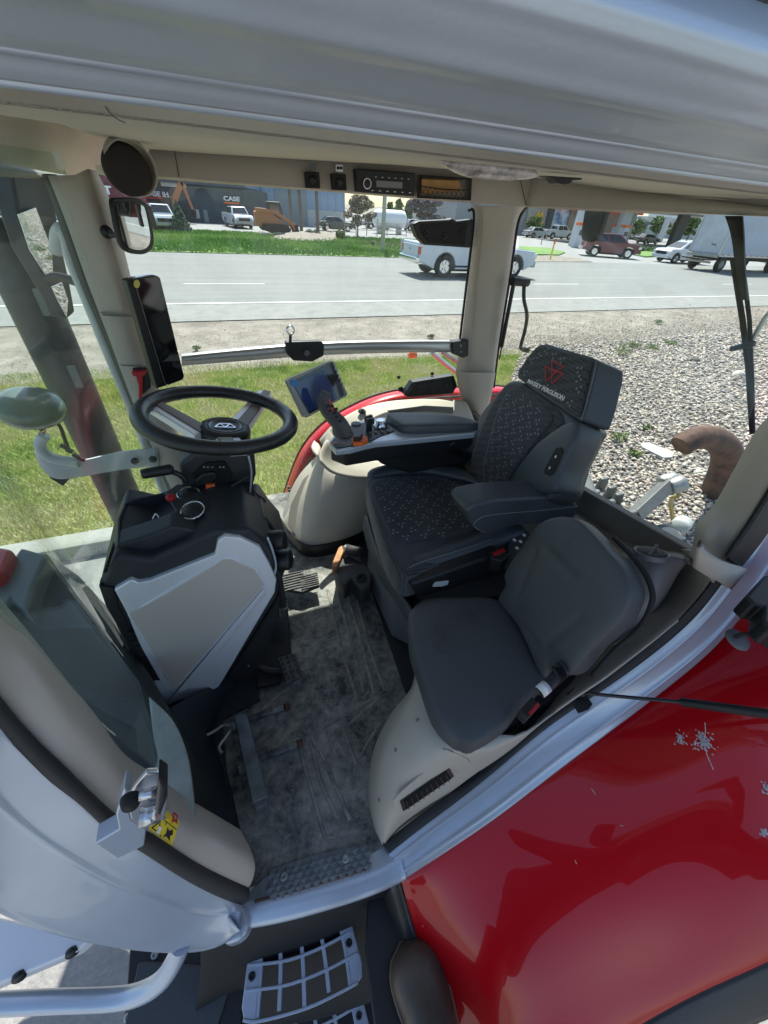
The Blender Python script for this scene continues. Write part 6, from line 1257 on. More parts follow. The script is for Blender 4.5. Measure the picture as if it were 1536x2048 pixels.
# window ledge over the far fender
FP(loft('window_ledge', [pxs([(640, 880), (672, 846), (740, 812), (830, 800), (930, 802)], y=1.70), pxs([(652, 900), (690, 858), (750, 828), (840, 815), (940, 822)], y=1.64), pxs([(660, 920), (710, 880), (780, 850), (860, 835), (950, 850)], y=1.56)], cream2, n=24, thick=.012, cross=3), cs_)
FP(prism('ledge_recess', pxs([(775, 822), (850, 812), (908, 815), (905, 835), (800, 845)], y=1.60), (0, .01, 0), taupe, bevel=.004), cs_)
FP(MB().lathe([(.02, 0), (.016, .006), (.008, .008), (.006, .014), (0, .014)], P(724, 823, y=1.66), (0, -.3, 1), 18).build('ledge_button', rub, smooth=True), cs_)
for a, b in ((632, 905), (585, 985)):
    g = MB()
    for k in range(5): g.box(P(a-8+k*4-2*k*(1 if b > 950 else -.3), b-10+k*6, y=1.66), (.012, .01, .012))
    FP(g.build('wire_clips', blk), cs_)
# ================================================================== far right fender
ff = [(556, 1030), (568, 990), (600, 905), (645, 850), (700, 815), (760, 790), (830, 778), (920, 776), (1010, 775), (1060, 800)]
fi = [(578, 1000), (590, 970), (624, 905), (665, 862), (715, 830), (775, 808), (840, 796), (920, 790), (1000, 790), (1050, 815)]
yf = 1.86
A_ = pxs(fi, y=yf); B_ = pxs([(a*.45+c*.55, b*.45+d*.55) for (a, b), (c, d) in zip(fi, ff)], y=yf+.02); C_ = pxs(ff, y=yf+.10)
rf = TP(loft('far_fender', [[p+Vector((.03, 0, -.06)) for p in A_], A_, B_, C_, [p+Vector((.05, .25, -.12)) for p in C_]], red, n=40, thick=.006, cross=4))
FP(tube('fender_edge', [p+Vector((0, .01, .004)) for p in C_], .006, rub, seg=8), rf); FP(tube('fender_gasket', [p+Vector((0, -.02, -.0)) for p in A_], .006, rub, seg=8), rf)
# lamp bar beyond the far window
lbm = empty('rear_lamp_bar', (0, 0, 0)); lbm.parent = T; lbm.matrix_parent_inverse = Matrix.Translation(-T.location)
FP(tube('bar', pxs([(862, 704), (900, 735), (918, 748)], y=2.1), .014, alu, seg=10), lbm); FP(tube('bar', pxs([(885, 704), (922, 728)], y=2.2), .016, steel, seg=10), lbm); FP(MB().lathe([(0, -.02), (.02, -.01), (.02, .03), (0, .04)], P(822, 709, y=2.1), (1, 0, 0), 14).build('indicator', orange, smooth=True), lbm)
# ================================================================== jump seat and trim around it
js_ = empty('jump_seat', (0, 0, 0)); js_.parent = T; js_.matrix_parent_inverse = Matrix.Translation(-T.location)
zj = 1.77
jc = [(817, 1255), (818, 1228), (838, 1207), (868, 1199), (922, 1197), (985, 1200), (1020, 1224), (1052, 1270), (1083, 1335), (1096, 1362), (1070, 1392), (1039, 1423), (1010, 1459), (962, 1490), (930, 1494), (900, 1480), (868, 1437), (838, 1350), (821, 1295)]
jcr = lambda w: .0
FP(pillow('cushion', [P(a, b, z=zj) for a, b in jc], (0, 0, 1), .028, .06, jsm, p=4, sm=3), js_)
jA = P(1006, 1205, z=zj+.02); jB = P(1092, 1352, z=zj+.02); jC = Vector(P(1150, 1040, x=(jA.x+jB.x)/2+.13))
jn = (jB-jA).cross(jC-jA).normalized(); jn = jn if jn.dot(Vector(CAM)-jA) > 0 else -jn
jb = [(1002, 1197), (1016, 1171), (1017, 1142), (1061, 1077), (1086, 1047), (1123, 1034), (1159, 1040), (1192, 1069), (1221, 1102), (1247, 1131), (1268, 1175), (1265, 1208), (1243, 1248), (1196, 1292), (1150, 1346), (1125, 1348), (1107, 1342), (1090, 1354), (1061, 1292), (1039, 1248), (1010, 1215)]
jO = jA; q_ = lambda a, b: PL(a, b, jO, jn)
segs = [((1083, 1105), (1050, 1185)), ((1105, 1100), (1165, 1160)), ((1105, 1290), (1175, 1235)), ((1012, 1215), (1088, 1290))]
S3 = [(q_(*a), q_(*b)) for a, b in segs]
def crz(w):
    h = 0
    for a, b in S3:
        ab = b-a; t = max(0, min(1, (w-a).dot(ab)/ab.dot(ab))); d = (w-a-ab*t).length; h -= .0045*math.exp(-(d/.010)**2)
    return h
FP(pillow('backrest', [PL(a, b, jO, jn) for a, b in jb], jn, .026, .05, jsm, p=4, sm=4, rings=26, crease=crz), js_)
FP(tube('back_shell_edge', [q_(a, b)-jn*.05 for a, b in ((1200, 1068), (1252, 1125), (1275, 1175), (1272, 1212), (1248, 1256), (1200, 1300), (1155, 1352))], .006, blkm, seg=8), js_)
br_ = FP(prism('belt_buckle', [P(a, b, z=1.84) for a, b in ((1038, 1421), (1064, 1393), (1080, 1408), (1054, 1438))], (0, 0, -.03), blk, bevel=.003), js_)
FP(prism('release_button', [P(a, b, z=1.843) for a, b in ((1058, 1425), (1076, 1404), (1080, 1410), (1062, 1430))], (0, 0, -.008), redp), br_)
FP(MB().tube([P(1078, 1385, z=1.845), P(1108, 1360, z=1.86), P(1122, 1344, z=1.865)], [.014, .014, .016], 14).build('belt_retractor', blk, smooth=True), js_)
FP(MB().tube([P(1080, 1384, z=1.852), P(1094, 1372, z=1.858)], .0142, 14).build('white_label', whitet, smooth=True), js_)
for k, (a, b) in enumerate(((1112, 1350), (1120, 1343), (1128, 1337))): FP(MB().lathe([(.019, -.003), (.0205, 0), (.019, .003)], P(a, b, z=1.86), (.6, -.2, .3), 16).build('retractor_ring', blk, smooth=True), js_)
tr_g = empty('wheel_arch_trim', (0, 0, 0)); tr_g.parent = T; tr_g.matrix_parent_inverse = Matrix.Translation(-T.location)
L0 = [P(768, 1690, z=FZ), P(750, 1655, z=FZ), P(738, 1590, z=FZ), P(742, 1530, z=FZ), P(756, 1480, z=FZ), P(785, 1425, z=FZ), P(826, 1370, z=FZ), P(832, 1300, z=FZ)]
L3 = [P(a, b, y=y_) for a, b, y_ in ((769, 1689, .235), (800, 1655, .235), (860, 1613, .235), (930, 1560, .235), (996, 1512, .238), (1040, 1478, .24), (1080, 1446, .24), (1110, 1424, .24))]
L1 = [P(766, 1680, z=1.46), P(762, 1630, z=1.52), P(764, 1570, z=1.56), P(775, 1510, z=1.62), P(795, 1465, z=1.66), P(815, 1425, z=1.68), P(838, 1395, z=1.69), P(850, 1350, z=1.70)]
L2 = [P(768, 1685, z=1.44), P(790, 1645, z=1.52), P(815, 1590, z=1.60), P(850, 1545, z=1.67), P(890, 1510, z=1.72), P(930, 1500, z=1.74), P(960, 1495, z=1.745), P(1000, 1470, z=1.75)]
arch_o = FP(loft('arch_cover', [L0, [p.lerp(q, .5)+Vector((-.004, 0, .008)) for p, q in zip(L0, L1)], L1, L2, L3], cream2, n=36, thick=.005, cross=5), tr_g)
FP(loft('arch_seam', [[p+Vector((0, 0, .003)) for p in pxs([(885, 1497), (935, 1520), (945, 1545)], y=.238)], [p+Vector((0, 0, .003)) for p in pxs([(887, 1499), (938, 1521), (948, 1546)], y=.238)]], taupe, n=8, thick=.001), tr_g)
va, vb, vc = on_surf(arch_o, 800, 1610), on_surf(arch_o, 905, 1545), on_surf(arch_o, 830, 1560); vO = (va+vb)/2; vN = (vb-va).cross(vc-va).normalized(); vN = vN if vN.dot(Vector(CAM)-vO) > 0 else -vN; vO = vO+vN*.006
FP(prism('vent_frame', [PL(a, b, vO, vN) for a, b in ((788, 1602), (800, 1588), (875, 1522), (905, 1535), (915, 1545), (912, 1556), (812, 1628), (800, 1630), (790, 1620))], -vN*.006, cream2, bevel=.003), tr_g)
vent('air_vent', (800, 1603), (898, 1535), (908, 1552), (806, 1622), 9, par=tr_g, o=vO+vN*.002, n=vN)
# strip between seat and seal, rear quarter and window sill
K0 = [P(a, b, y=y_) for a, b, y_ in ((930, 1498, .31), (1000, 1480, .30), (1060, 1440, .30), (1110, 1395, .30), (1160, 1355, .31), (1205, 1300, .33), (1250, 1255, .36), (1290, 1210, .38), (1330, 1165, .40), (1352, 1125, .42), (1340, 1100, .46))]
K1 = [P(a, b, y=y_) for a, b, y_ in ((960, 1540, .24), (1020, 1497, .24), (1080, 1446, .24), (1144, 1399, .245), (1200, 1362, .245), (1242, 1331, .25), (1300, 1286, .255), (1333, 1259, .26), (1386, 1213, .27), (1421, 1163, .285), (1400, 1105, .34))]
FP(loft('quarter_strip', [[p+Vector((-.02, .03, -.12)) for p in K0], K0, [p.lerp(q, .5)+Vector((.0, .0, .006)) for p, q in zip(K0, K1)], K1], cream, n=44, thick=.006, cross=4), tr_g)
Q0 = [P(a, b, x=x_) for a, b, x_ in ((1128, 1000, 1.20), (1180, 1030, 1.16), (1235, 1075, 1.12), (1290, 1100, 1.08), (1340, 1108, 1.06), (1380, 1120, 1.04))]
Q1 = [P(a, b, x=x_) for a, b, x_ in ((1120, 1030, 1.06), (1165, 1060, 1.03), (1215, 1110, 1.0), (1235, 1130, .98), (1290, 1140, .97), (1345, 1150, .97))]
FP(loft('rear_sill_trim', [[p+Vector((.1, 0, -.02)) for p in Q0], Q0, [p.lerp(q, .5) for p, q in zip(Q0, Q1)], Q1, [p+Vector((-.02, 0, -.3)) for p in Q1]], taupe, n=24, thick=.01, cross=3), tr_g)
FP(tube('rear_window_seal', [P(a, b, x=x_) for a, b, x_ in ((1127, 982, 1.24), (1150, 992, 1.22), (1220, 1040, 1.18), (1275, 1085, 1.14), (1320, 1098, 1.12), (1385, 1112, 1.10))], .010, rub, seg=10), tr_g)
G0 = [P(a, b, z=z_) for a, b, z_ in ((1200, 1150, 1.95), (1240, 1120, 2.0), (1300, 1112, 2.05), (1350, 1115, 2.06), (1380, 1130, 2.05))]
G1 = [P(a, b, z=z_) for a, b, z_ in ((1225, 1255, 1.85), (1270, 1225, 1.92), (1310, 1190, 1.98), (1342, 1160, 2.0), (1358, 1135, 2.02))]
FP(loft('rear_shelf', [G0, [p.lerp(q, .5)+Vector((0, 0, .02)) for p, q in zip(G0, G1)], G1, [p+Vector((0, -.01, -.08)) for p in G1]], mat('shelf_grey', (.17, .165, .17), .45, bump=.2, bscale=500, bdist=.0006), n=24, thick=.01, cross=4), tr_g)
lO = P(1303, 1106, z=2.08)
FP(MB().lathe([(.036, -.01), (.038, .002), (.035, .004), (.032, .002)], lO, (.1, .35, 1), 28).build('cup_lid_ring', greyp, smooth=True), tr_g); lid = FP(MB().lathe([(.034, .001), (.030, .005), (0, .006)], lO, (.1, .35, 1), 28).build('cup_lid', blkm, smooth=True), tr_g)
FP(MB().box(lO+Vector((0, 0, .008)), (.06, .008, .006), Matrix.Rotation(.4, 3, 'Z')).build('lid_grip', blk, bevel=.002), lid)
# closures below and behind the seats, so that nothing shows through
TP(prism('cab_underfloor', [(.16, .24, 1.36), (.8, .26, 1.5), (1.25, .30, 1.6), (1.32, 1.78, 1.6), (.3, 1.85, 1.36), (-.05, 1.85, 1.36)], (0, 0, -.04), blkm))
TP(prism('rear_bulkhead', [(1.10, .36, 1.4), (1.22, 1.72, 1.4), (1.22, 1.72, 1.84), (1.16, 1.2, 1.86), (1.08, .36, 2.02)], (.03, 0, 0), taupe, bevel=.004))
TP(prism('side_bulkhead', [(.42, 1.70, 1.4), (1.25, 1.72, 1.4), (1.25, 1.72, 1.88), (.75, 1.70, 1.86), (.5, 1.70, 1.7)], (0, .03, 0), cream2, bevel=.004))
TP(prism('jump_seat_box', [P(a, b, z=1.70) for a, b in ((850, 1290), (880, 1250), (1000, 1240), (1090, 1330), (1110, 1400), (1000, 1470), (930, 1470), (880, 1400))], (0, 0, -.3), blkm, bevel=.01), js_)
TP(prism('seat_gap_panel', [P(a, b, z=1.66) for a, b in ((1000, 1250), (1120, 1120), (1260, 1150), (1290, 1260), (1190, 1360), (1060, 1450), (1010, 1460))], (0, 0, -.03), blkm), js_)
# ================================================================== near fender (lower right)
GR = [[(803, 1762, 1.345), (822, 1830, 1.27), (850, 1920, 1.21), (890, 2050, 1.15), (930, 2200, 1.10)],
      [(900, 1696, 1.415), (930, 1800, 1.37), (975, 1920, 1.33), (1030, 2060, 1.27), (1080, 2200, 1.22)],
      [(1000, 1632, 1.49), (1050, 1740, 1.46), (1110, 1870, 1.42), (1170, 1990, 1.37), (1230, 2085, 1.33)],
      [(1130, 1530, 1.59), (1190, 1650, 1.575), (1260, 1790, 1.54), (1330, 1920, 1.48), (1380, 1998, 1.45)],
      [(1260, 1434, 1.69), (1330, 1550, 1.695), (1410, 1680, 1.67), (1480, 1810, 1.63), (1536, 1928, 1.58)],
      [(1400, 1322, 1.835), (1480, 1430, 1.85), (1570, 1560, 1.83), (1650, 1700, 1.80), (1720, 1830, 1.75)],
      [(1510, 1196, 1.97), (1600, 1300, 2.0), (1700, 1430, 2.0), (1800, 1560, 1.97), (1880, 1700, 1.92)],
      [(1600, 1070, 2.10), (1700, 1150, 2.12), (1820, 1260, 2.12), (1940, 1390, 2.10), (2030, 1500, 2.06)]]
cols = [[P(a, b, z=z) for a, b, z in c] for c in GR]
frows = [[cols[j][i] for j in range(len(cols))] for i in range(5)]
frows = [sm3(r, 60, 4) for r in frows]
down = [p+Vector((0, .03, -.02)) for p in frows[0]]
nf = TP(loft('near_fender', [down]+frows+[[p+Vector((0, -.02, -.05)) for p in frows[-1]]], red, n=60, thick=.006, cross=5))
ext = frows[-1]; blkg = mat('fender_rubber', (.025, .027, .03), .35, bump=.2, bscale=200)
FP(loft('fender_extension', [[p+Vector((0, .004, .003)) for p in ext], [p+Vector((.015, -.03, -.004)) for p in ext], [p+Vector((.02, -.06, -.03)) for p in ext]], blkg, n=40, thick=.008, cross=3), nf)
FP(loft('fender_front_edge', [[q+Vector((-.004, 0, .002)) for q in cols[0]], [q+Vector((-.03, 0, -.01)) for q in cols[0]], [q+Vector((-.04, .0, -.12)) for q in cols[0]]], blkg, n=24, thick=.006, cross=3), nf)
tq = TP(MB().lathe([(.35, -.2), (.62, -.19), (.72, -.15), (.74, 0), (.72, .15), (.62, .19), (.35, .2)], (1.05, -.05, .74), (0, 1, 0), 48).build('rear_tyre', tire, smooth=True)); FP(MB().lathe([(.36, -.18), (.32, -.1), (.2, -.05), (0, -.05)], (1.05, -.05, .74), (0, 1, 0), 30).build('rim', red, smooth=True), tq)
def splat(px, py, n, s, lines=()):
    g = MB(); c = on_surf(nf, px, py, .0036)
    for k in range(n):
        a = random.uniform(0, 6.28); r = abs(random.gauss(0, s)); q = on_surf(nf, px+math.cos(a)*r, py+math.sin(a)*r*1.2, .0036); w = random.uniform(.0012, .0036)*(1.3-r/(3*s))
        g.add([q+Vector((math.cos(t)*w*1.3, math.sin(t)*w, .0006)) for t in np.linspace(0, 5.3, 6)]+[q+Vector((0, 0, .0016))], [(0, 1, 6), (1, 2, 6), (2, 3, 6), (3, 4, 6), (4, 5, 6), (5, 0, 6)])
    for L in lines: g.tube([on_surf(nf, a, b, .0037) for a, b in L], .0009, 5)
    return g
sp_m = mat('bird_dropping', (.80, .78, .76), .6, col2=(.30, .24, .22), vscale=300, ramp=(.4, .7))
for (x, y, n, s, ln, nm) in ((1360, 1476, 46, 7, (), 'round'), (1408, 1484, 70, 14, [[(1408, 1484), (1414, 1510), (1427, 1540)], [(1408, 1484), (1411, 1462), (1410, 1445)], [(1408, 1484), (1392, 1470)], [(1408, 1484), (1432, 1500)], [(1408, 1484), (1388, 1488)]], 'star'), (1530, 1576, 24, 6, (), 'edge'), (1528, 1664, 24, 5, (), 'low')):
    FP(splat(x, y, n, s, ln).build('bird_dropping', sp_m, smooth=True), nf)
# ================================================================== below the sill: step well, steps
wl = empty('step_well', (0, 0, 0)); wl.parent = T; wl.matrix_parent_inverse = Matrix.Translation(-T.location)
wellm = mat('well_plastic', (.009, .010, .012), .5, bump=.3, bscale=300, bdist=.0008, var=.2, vscale=6)
W0 = pxs([(400, 1870), (490, 1850), (620, 1818), (740, 1780), (812, 1755)], z=1.34); W1 = pxs([(400, 1950), (500, 1900), (620, 1860), (740, 1810), (835, 1790)], z=1.16)
W2 = pxs([(380, 2100), (480, 2050), (610, 2040), (740, 2000), (850, 1950)], z=.86)
FP(loft('well_back', [W0, W1, W2], blkm, n=24, thick=.01, cross=4), wl)
FP(prism('side_platform', [P(a, b, z=1.20) for a, b in ((735, 1800), (806, 1775), (835, 1870), (870, 1990), (900, 2120), (760, 2140), (742, 2000), (730, 1900))], (0, 0, -.04), wellm, bevel=.006), wl)
FP(prism('left_platform', [P(a, b, z=1.02) for a, b in ((260, 1880), (480, 1860), (490, 1960), (478, 2120), (240, 2140))], (0, 0, -.04), wellm, bevel=.006), wl)
FP(prism('well_floor', [(-.6, -.3, .55), (.3, -.3, .55), (.3, .5, .55), (-.6, .5, .55)], (0, 0, -.03), wellm), wl)
for a, b in ((310, 1910), (257, 2035), (480, 1905)): FP(MB().lathe([(.010, 0), (.010, .004), (.006, .006), (.004, .003), (0, .003)], P(a, b, z=1.022), (0, 0, 1), 12).build('bolt', steel, smooth=True), wl)
hatch = FP(prism('tool_hatch', [P(a, b, z=1.03) for a, b in ((276, 1925), (290, 1922), (400, 1930), (470, 1940), (420, 2100), (236, 2110))], (0, 0, -.01), mat('hatch_plastic', (.05, .055, .06), .5, bump=.3, bscale=300), bevel=.004), wl)
steelb = mat('step_alu', (.42, .47, .55), .42, .35, bump=.3, bscale=150, var=.06, vscale=30)
def step(z, dx, dyp, label_):
    e = empty('entry_step', (0, 0, 0)); e.parent = T; e.matrix_parent_inverse = Matrix.Translation(-T.location)
    F = lambda a, b, dz=0: P(a, b, z=1.12)+Vector((dx, dyp, dz+z-1.12))
    def bar(L, w, h, nm='bar', up=0):
        q = cat([F(a, b, up) for a, b in L], 5) if len(L) > 2 else [F(a, b, up) for a, b in L]
        A = []; B = []
        for i, p in enumerate(q):
            t = (q[min(i+1, len(q)-1)]-q[max(i-1, 0)]).normalized(); s_ = t.cross(Vector((0, 0, 1)))*w/2; A.append(p+s_); B.append(p-s_)
        n = len(q); vs = A+B+[p-Vector((0, 0, h)) for p in A]+[p-Vector((0, 0, h)) for p in B]
        fs = [(i, i+1, n+i+1, n+i) for i in range(n-1)]+[(2*n+i, 3*n+i, 3*n+i+1, 2*n+i+1) for i in range(n-1)]+[(i, 2*n+i, 2*n+i+1, i+1) for i in range(n-1)]+[(n+i, n+i+1, 3*n+i+1, 3*n+i) for i in range(n-1)]+[(0, n, 3*n, 2*n), (n-1, 3*n-1, 4*n-1, 2*n-1)]
        return FP(mesh(nm, vs, fs, steelb, bevel=.0012, seg=2), e)
    for L in ([(523, 1876), (520, 1950), (514, 2037)], [(560, 1865), (561, 1940), (558, 2023)], [(600, 1851), (606, 1930), (609, 2016)], [(637, 1839), (649, 1910), (658, 1985)], [(676, 1834), (691, 1900), (701, 1974)]): bar(L, .010, .02, 'cross_bar')
    for L in ([(497, 1930), (576, 1920), (646, 1893), (702, 1863)], [(490, 1981), (569, 1971), (646, 1943), (716, 1906)], [(486, 2040), (520, 2042), (611, 2017), (680, 1985), (716, 1965)]): bar(L, .006, .03, 'tread_bar', .004)
    bar([(505, 1884), (521, 1872), (600, 1845), (681, 1821), (699, 1833)], .016, .025, 'frame_bar')
    FP(prism('side_plate', [F(a, b) for a, b in ((500, 1886), (522, 1876), (520, 1950), (514, 2040), (488, 2043), (483, 2016), (495, 1918))], (0, 0, -.012), steelb, bevel=.003), e)
    FP(prism('side_plate', [F(a, b) for a, b in ((676, 1830), (684, 1821), (701, 1837), (725, 1925), (725, 1953), (713, 1968), (701, 1972), (691, 1900))], (0, 0, -.012), steelb, bevel=.003), e)
    for a, b in ((508, 1912), (504, 1953), (688, 1850), (698, 1886)): FP(MB().lathe([(.009, 0), (.009, .004), (.005, .005), (.004, .002), (0, .002)], F(a, b, .0), (0, 0, 1), 12).build('bolt', blk, smooth=True), e)
step(1.12, 0, 0, ''); step(.84, -.01, -.13, '')
# handrail, tank corner and white cover bottom left
TP(tube('grab_rail', [P(362, 1888, z=1.48), P(352, 1915, z=1.45), P(325, 1958, z=1.41), P(285, 1985, z=1.38), P(230, 1998, z=1.36), P(100, 2003, z=1.36), P(0, 2008, z=1.36), P(-200, 2020, z=1.36)], .0185, silver, seg=18))
wt = TP(prism('side_cover', [P(a, b, z=1.0) for a, b in ((-200, 1790), (0, 1835), (70, 1850), (185, 1875), (150, 1905), (0, 1968), (-200, 2060))], (0, 0, -.06), white, bevel=.01))
for a, b in ((145, 1897), (40, 1945)): FP(MB().lathe([(.008, -.03), (.008, 0), (.016, .004), (.016, .014), (0, .016)], P(a, b, z=.99), (.2, -.9, .3), 14).build('rubber_knob', blk, smooth=True), wt)
# ================================================================== outside front left: bonnet, stack, rail, lamp, mirrors
cow = mat('bonnet_dark', (.018, .025, .024), .55, bump=.15, bscale=90, var=.15, vscale=8)
TP(prism('bonnet_side', [P(a, b, z=1.74) for a, b in ((40, 1092), (98, 1103), (150, 1140), (215, 1210), (290, 1335), (345, 1430), (372, 1500), (360, 1700), (150, 1700), (-250, 1350), (-250, 1190), (5, 1150))], (0, 0, -.5), cow, bevel=.03))
TP(prism('bonnet_ridge', [P(a, b, z=1.80) for a, b in ((-250, 1180), (0, 1150), (40, 1092), (95, 1108), (68, 1165), (52, 1225), (20, 1200), (0, 1235), (-250, 1330))], (0, 0, -.1), mat('bonnet_grey', (.12, .135, .13), .4), bevel=.02))
TP(prism('bonnet_top', [P(a, b, z=1.84) for a, b in ((-300, 1080), (-100, 1085), (0, 1092), (24, 1096), (5, 1142), (-20, 1160), (-300, 1200))], (0, 0, -.06), red, bevel=.015))
TP(loft('windshield_ledge', [[P(a, b, z=1.775) for a, b in ((300, 1395), (345, 1440), (372, 1500), (384, 1570), (388, 1640))], [P(a, b, z=1.765) for a, b in ((310, 1480), (318, 1520), (308, 1560), (340, 1610), (370, 1650))]], mat('ledge_pale', (.34, .38, .36), .6, bump=.3, bscale=100, var=.15, vscale=20), n=20, thick=.01))
ex = empty('exhaust_stack', (0, 0, 0)); ex.parent = T; ex.matrix_parent_inverse = Matrix.Translation(-T.location)
et = P(-8, 440, y=1.95); rr_ = 50/F_*(et-Vector(CAM)).dot(Vector(MC[:, 2]))
exm = mat('stack_grey', (.045, .05, .05), .5, .2, bump=.4, bscale=60, var=.3, vscale=12)
FP(MB().lathe([(rr_*.8, -.01), (rr_*.82, .03), (rr_, .03), (rr_, -1.4)], (et.x, et.y, et.z-.02), (0, 0, 1), 32).build('heat_shield', exm, smooth=True), ex); FP(MB().lathe([(rr_*.80, .035), (rr_*1.03, .03), (rr_*1.03, .0), (rr_*1.01, -.005)], (et.x, et.y, et.z-.02), (0, 0, 1), 32).build('rim_ring', exm, smooth=True), ex)
FP(MB().lathe([(rr_*.5, .05), (rr_*.55, .05), (rr_*.55, -.3), (rr_*.5, -.3)], (et.x, et.y, et.z-.05), (0, 0, 1), 24).build('inner_pipe', rust, smooth=True), ex)
for a, b in ((72, 605), (140, 755)):
    q = P(a, b, y=et.y-rr_*.9); FP(prism('slot_reflection', [q+Vector(v) for v in ((-.03, 0, -.045), (.03, 0, -.045), (.03, 0, .045), (-.03, 0, .045))], (0, .01, 0), mat('slot_reflection_pale', (.16, .19, .18), .5), bevel=.004), ex)  # pale slit plates, window reflections painted into their colour
TP(tube('pillar_handrail', [P(112, 505, y=1.64), P(114, 470, y=1.62), P(124, 458, y=1.60), P(134, 480, y=1.60), P(143, 520, y=1.60), P(175, 601, y=1.6), P(219, 711, y=1.6), P(253, 793, y=1.6), P(335, 1000, y=1.6)], .017, mat('rail_white', (.55, .57, .58), .35), seg=14))
lb2 = empty('work_light_bracket', (0, 0, 0)); lb2.parent = T; lb2.matrix_parent_inverse = Matrix.Translation(-T.location)
rwm = MATS['rail_white']; yl = 1.48
FP(loft('flat_arm', [[P(a, b, y=yl) for a, b in ((316, 896), (240, 905), (160, 922), (110, 925), (85, 905), (78, 890))], [P(a, b, y=yl+.01) for a, b in ((318, 930), (240, 938), (160, 952), (110, 955), (82, 930), (72, 902))]], rwm, n=30, thick=.012), lb2)
FP(tube('bent_tube', [P(a, b, y=yl) for a, b in ((160, 925), (110, 918), (88, 905), (80, 888), (90, 870))], .017, rwm, seg=12), lb2)
for a, b in ((270, 922), (306, 918)): FP(MB().lathe([(.013, 0), (.013, .005), (0, .007)], P(a, b, y=yl-.014), (0, -1, 0), 12).build('bolt', blkm, smooth=True), lb2)
q = P(62, 818, y=yl); FP(MB().lathe([(0, -.045), (.05, -.043), (.082, -.02), (.09, .005), (.082, .03), (.055, .042), (0, .045)], q, (.25, -.2, 1), 28).build('lamp_head', mat('lamp_grey', (.10, .13, .12), .35, coat=.5), smooth=True), lb2)
FP(tube('lamp_yoke', [P(80, 860, y=yl), P(100, 850, y=yl), P(118, 850, y=yl), P(130, 880, y=yl), P(140, 905, y=yl)], .006, blk, seg=8), lb2); FP(prism('orange_reflector', [P(a, b, y=yl) for a, b in ((78, 888), (82, 868), (90, 862), (86, 885))], (0, .02, 0), orange, bevel=.003), lb2)
FP(prism('arm_shade', [P(a, b, y=yl+.02) for a, b in ((98, 955), (142, 955), (126, 972))], (0, .03, 0), blkm), lb2)
g = MB()
for a, b in ((120, 890), (132, 898), (145, 908), (155, 915)): g.tube([P(a, b, y=yl), P(a+14, b+6, y=yl)], .008, 6)
FP(g.build('cable_clips', blk), lb2)
em = empty('exterior_mirror', (0, 0, 0)); em.parent = T; em.matrix_parent_inverse = Matrix.Translation(-T.location)
eo_ = P(95, 500, y=1.75); en = Vector((1.35, -.62, -.10)).normalized()
FP(prism('housing', pls([(22, 345), (70, 342), (98, 352), (112, 400), (118, 460), (140, 560), (152, 625), (134, 640), (118, 600), (60, 500), (38, 430)], eo_-en*.01, en), -en*.06, blkg, bevel=.01), em)
FP(prism('mirror_glass', pls([(36, 428), (72, 415), (104, 500), (107, 550), (96, 556), (60, 500)], eo_+en*.002, en), -en*.003, mirrorm, bevel=.001), em)
FP(prism('wide_angle_glass', pls([(103, 573), (124, 564), (137, 600), (134, 634), (118, 604)], eo_+en*.002, en), -en*.003, mirrorm, bevel=.001), em)
FP(tube('mirror_arm', [P(96, 560, y=1.72), P(118, 554, y=1.68), P(160, 566, y=1.62)], .014, blk, seg=8), em)
TP(prism('pillar_catch', [P(a, b, y=1.53) for a, b in ((162, 548), (168, 546), (178, 574), (174, 578))], (0, .02, 0), blk, bevel=.003))
# ================================================================== rear linkage seen through the rear window
lk_ = empty('rear_linkage', (0, 0, 0)); lk_.parent = T; lk_.matrix_parent_inverse = Matrix.Translation(-T.location)
gs = mat('linkage_grey', (.15, .15, .145), .5, .3, bump=.3, bscale=60, var=.12, vscale=20)
FP(prism('fender_inner', [P(a, b, z=1.55) for a, b in ((1140, 920), (1165, 925), (1188, 955), (1200, 988), (1190, 1004), (1130, 968))], (0, 0, -.2), mat('inner_grey', (.11, .11, .11), .5), bevel=.03), lk_)
FP(prism('frame_plate', [P(a, b, z=1.25) for a, b in ((1186, 978), (1200, 970), (1216, 986), (1244, 1008), (1285, 1040), (1302, 1056), (1270, 1074), (1236, 1066), (1208, 1030), (1180, 998))], (0, 0, -.10), gs, bevel=.01), lk_)
for a, b in ((1206, 972), (1236, 1004), (1222, 990), (1262, 1040)):
    q = P(a, b, z=1.27); FP(prism('lug', [q+Vector(v) for v in ((-.05, 0, -.06), (.05, 0, -.06), (.03, 0, .06), (-.03, 0, .06))], (0, .03, 0), gs, bevel=.008), lk_)
for L in ([(1170, 992), (1196, 984)], [(1200, 1012), (1226, 1003)]): FP(MB().tube([P(a, b, z=1.3) for a, b in L], .018, 12).build('threaded_pin', steel, smooth=True), lk_)
A_, B_ = P(1268, 1032, z=1.28), P(1342, 964, z=1.38); FP(MB().tube([A_, B_], .055, 4).build('lift_arm', gs, bevel=.006), lk_); FP(prism('arm_foot', [P(a, b, z=1.27) for a, b in ((1256, 1030), (1300, 1012), (1306, 1018), (1270, 1042))], (0, 0, -.04), gs, bevel=.006), lk_)
for a, b, r in ((1336, 962, .05), (1352, 970, .055)): FP(MB().lathe([(0, -.05), (r, -.045), (r, .045), (0, .05)], P(a, b, z=1.38), (.8, -.2, .3), 16).build('arm_bushing', steel, smooth=True), lk_)
FP(tube('yellow_rod', [P(1354, 976, z=1.3), P(1356, 992, z=1.25), P(1344, 996, z=1.2), P(1342, 1010, z=1.1), P(1347, 1052, z=.95)], .013, mat('zinc_yellow', (.32, .25, .08), .45, .5), seg=8), lk_)
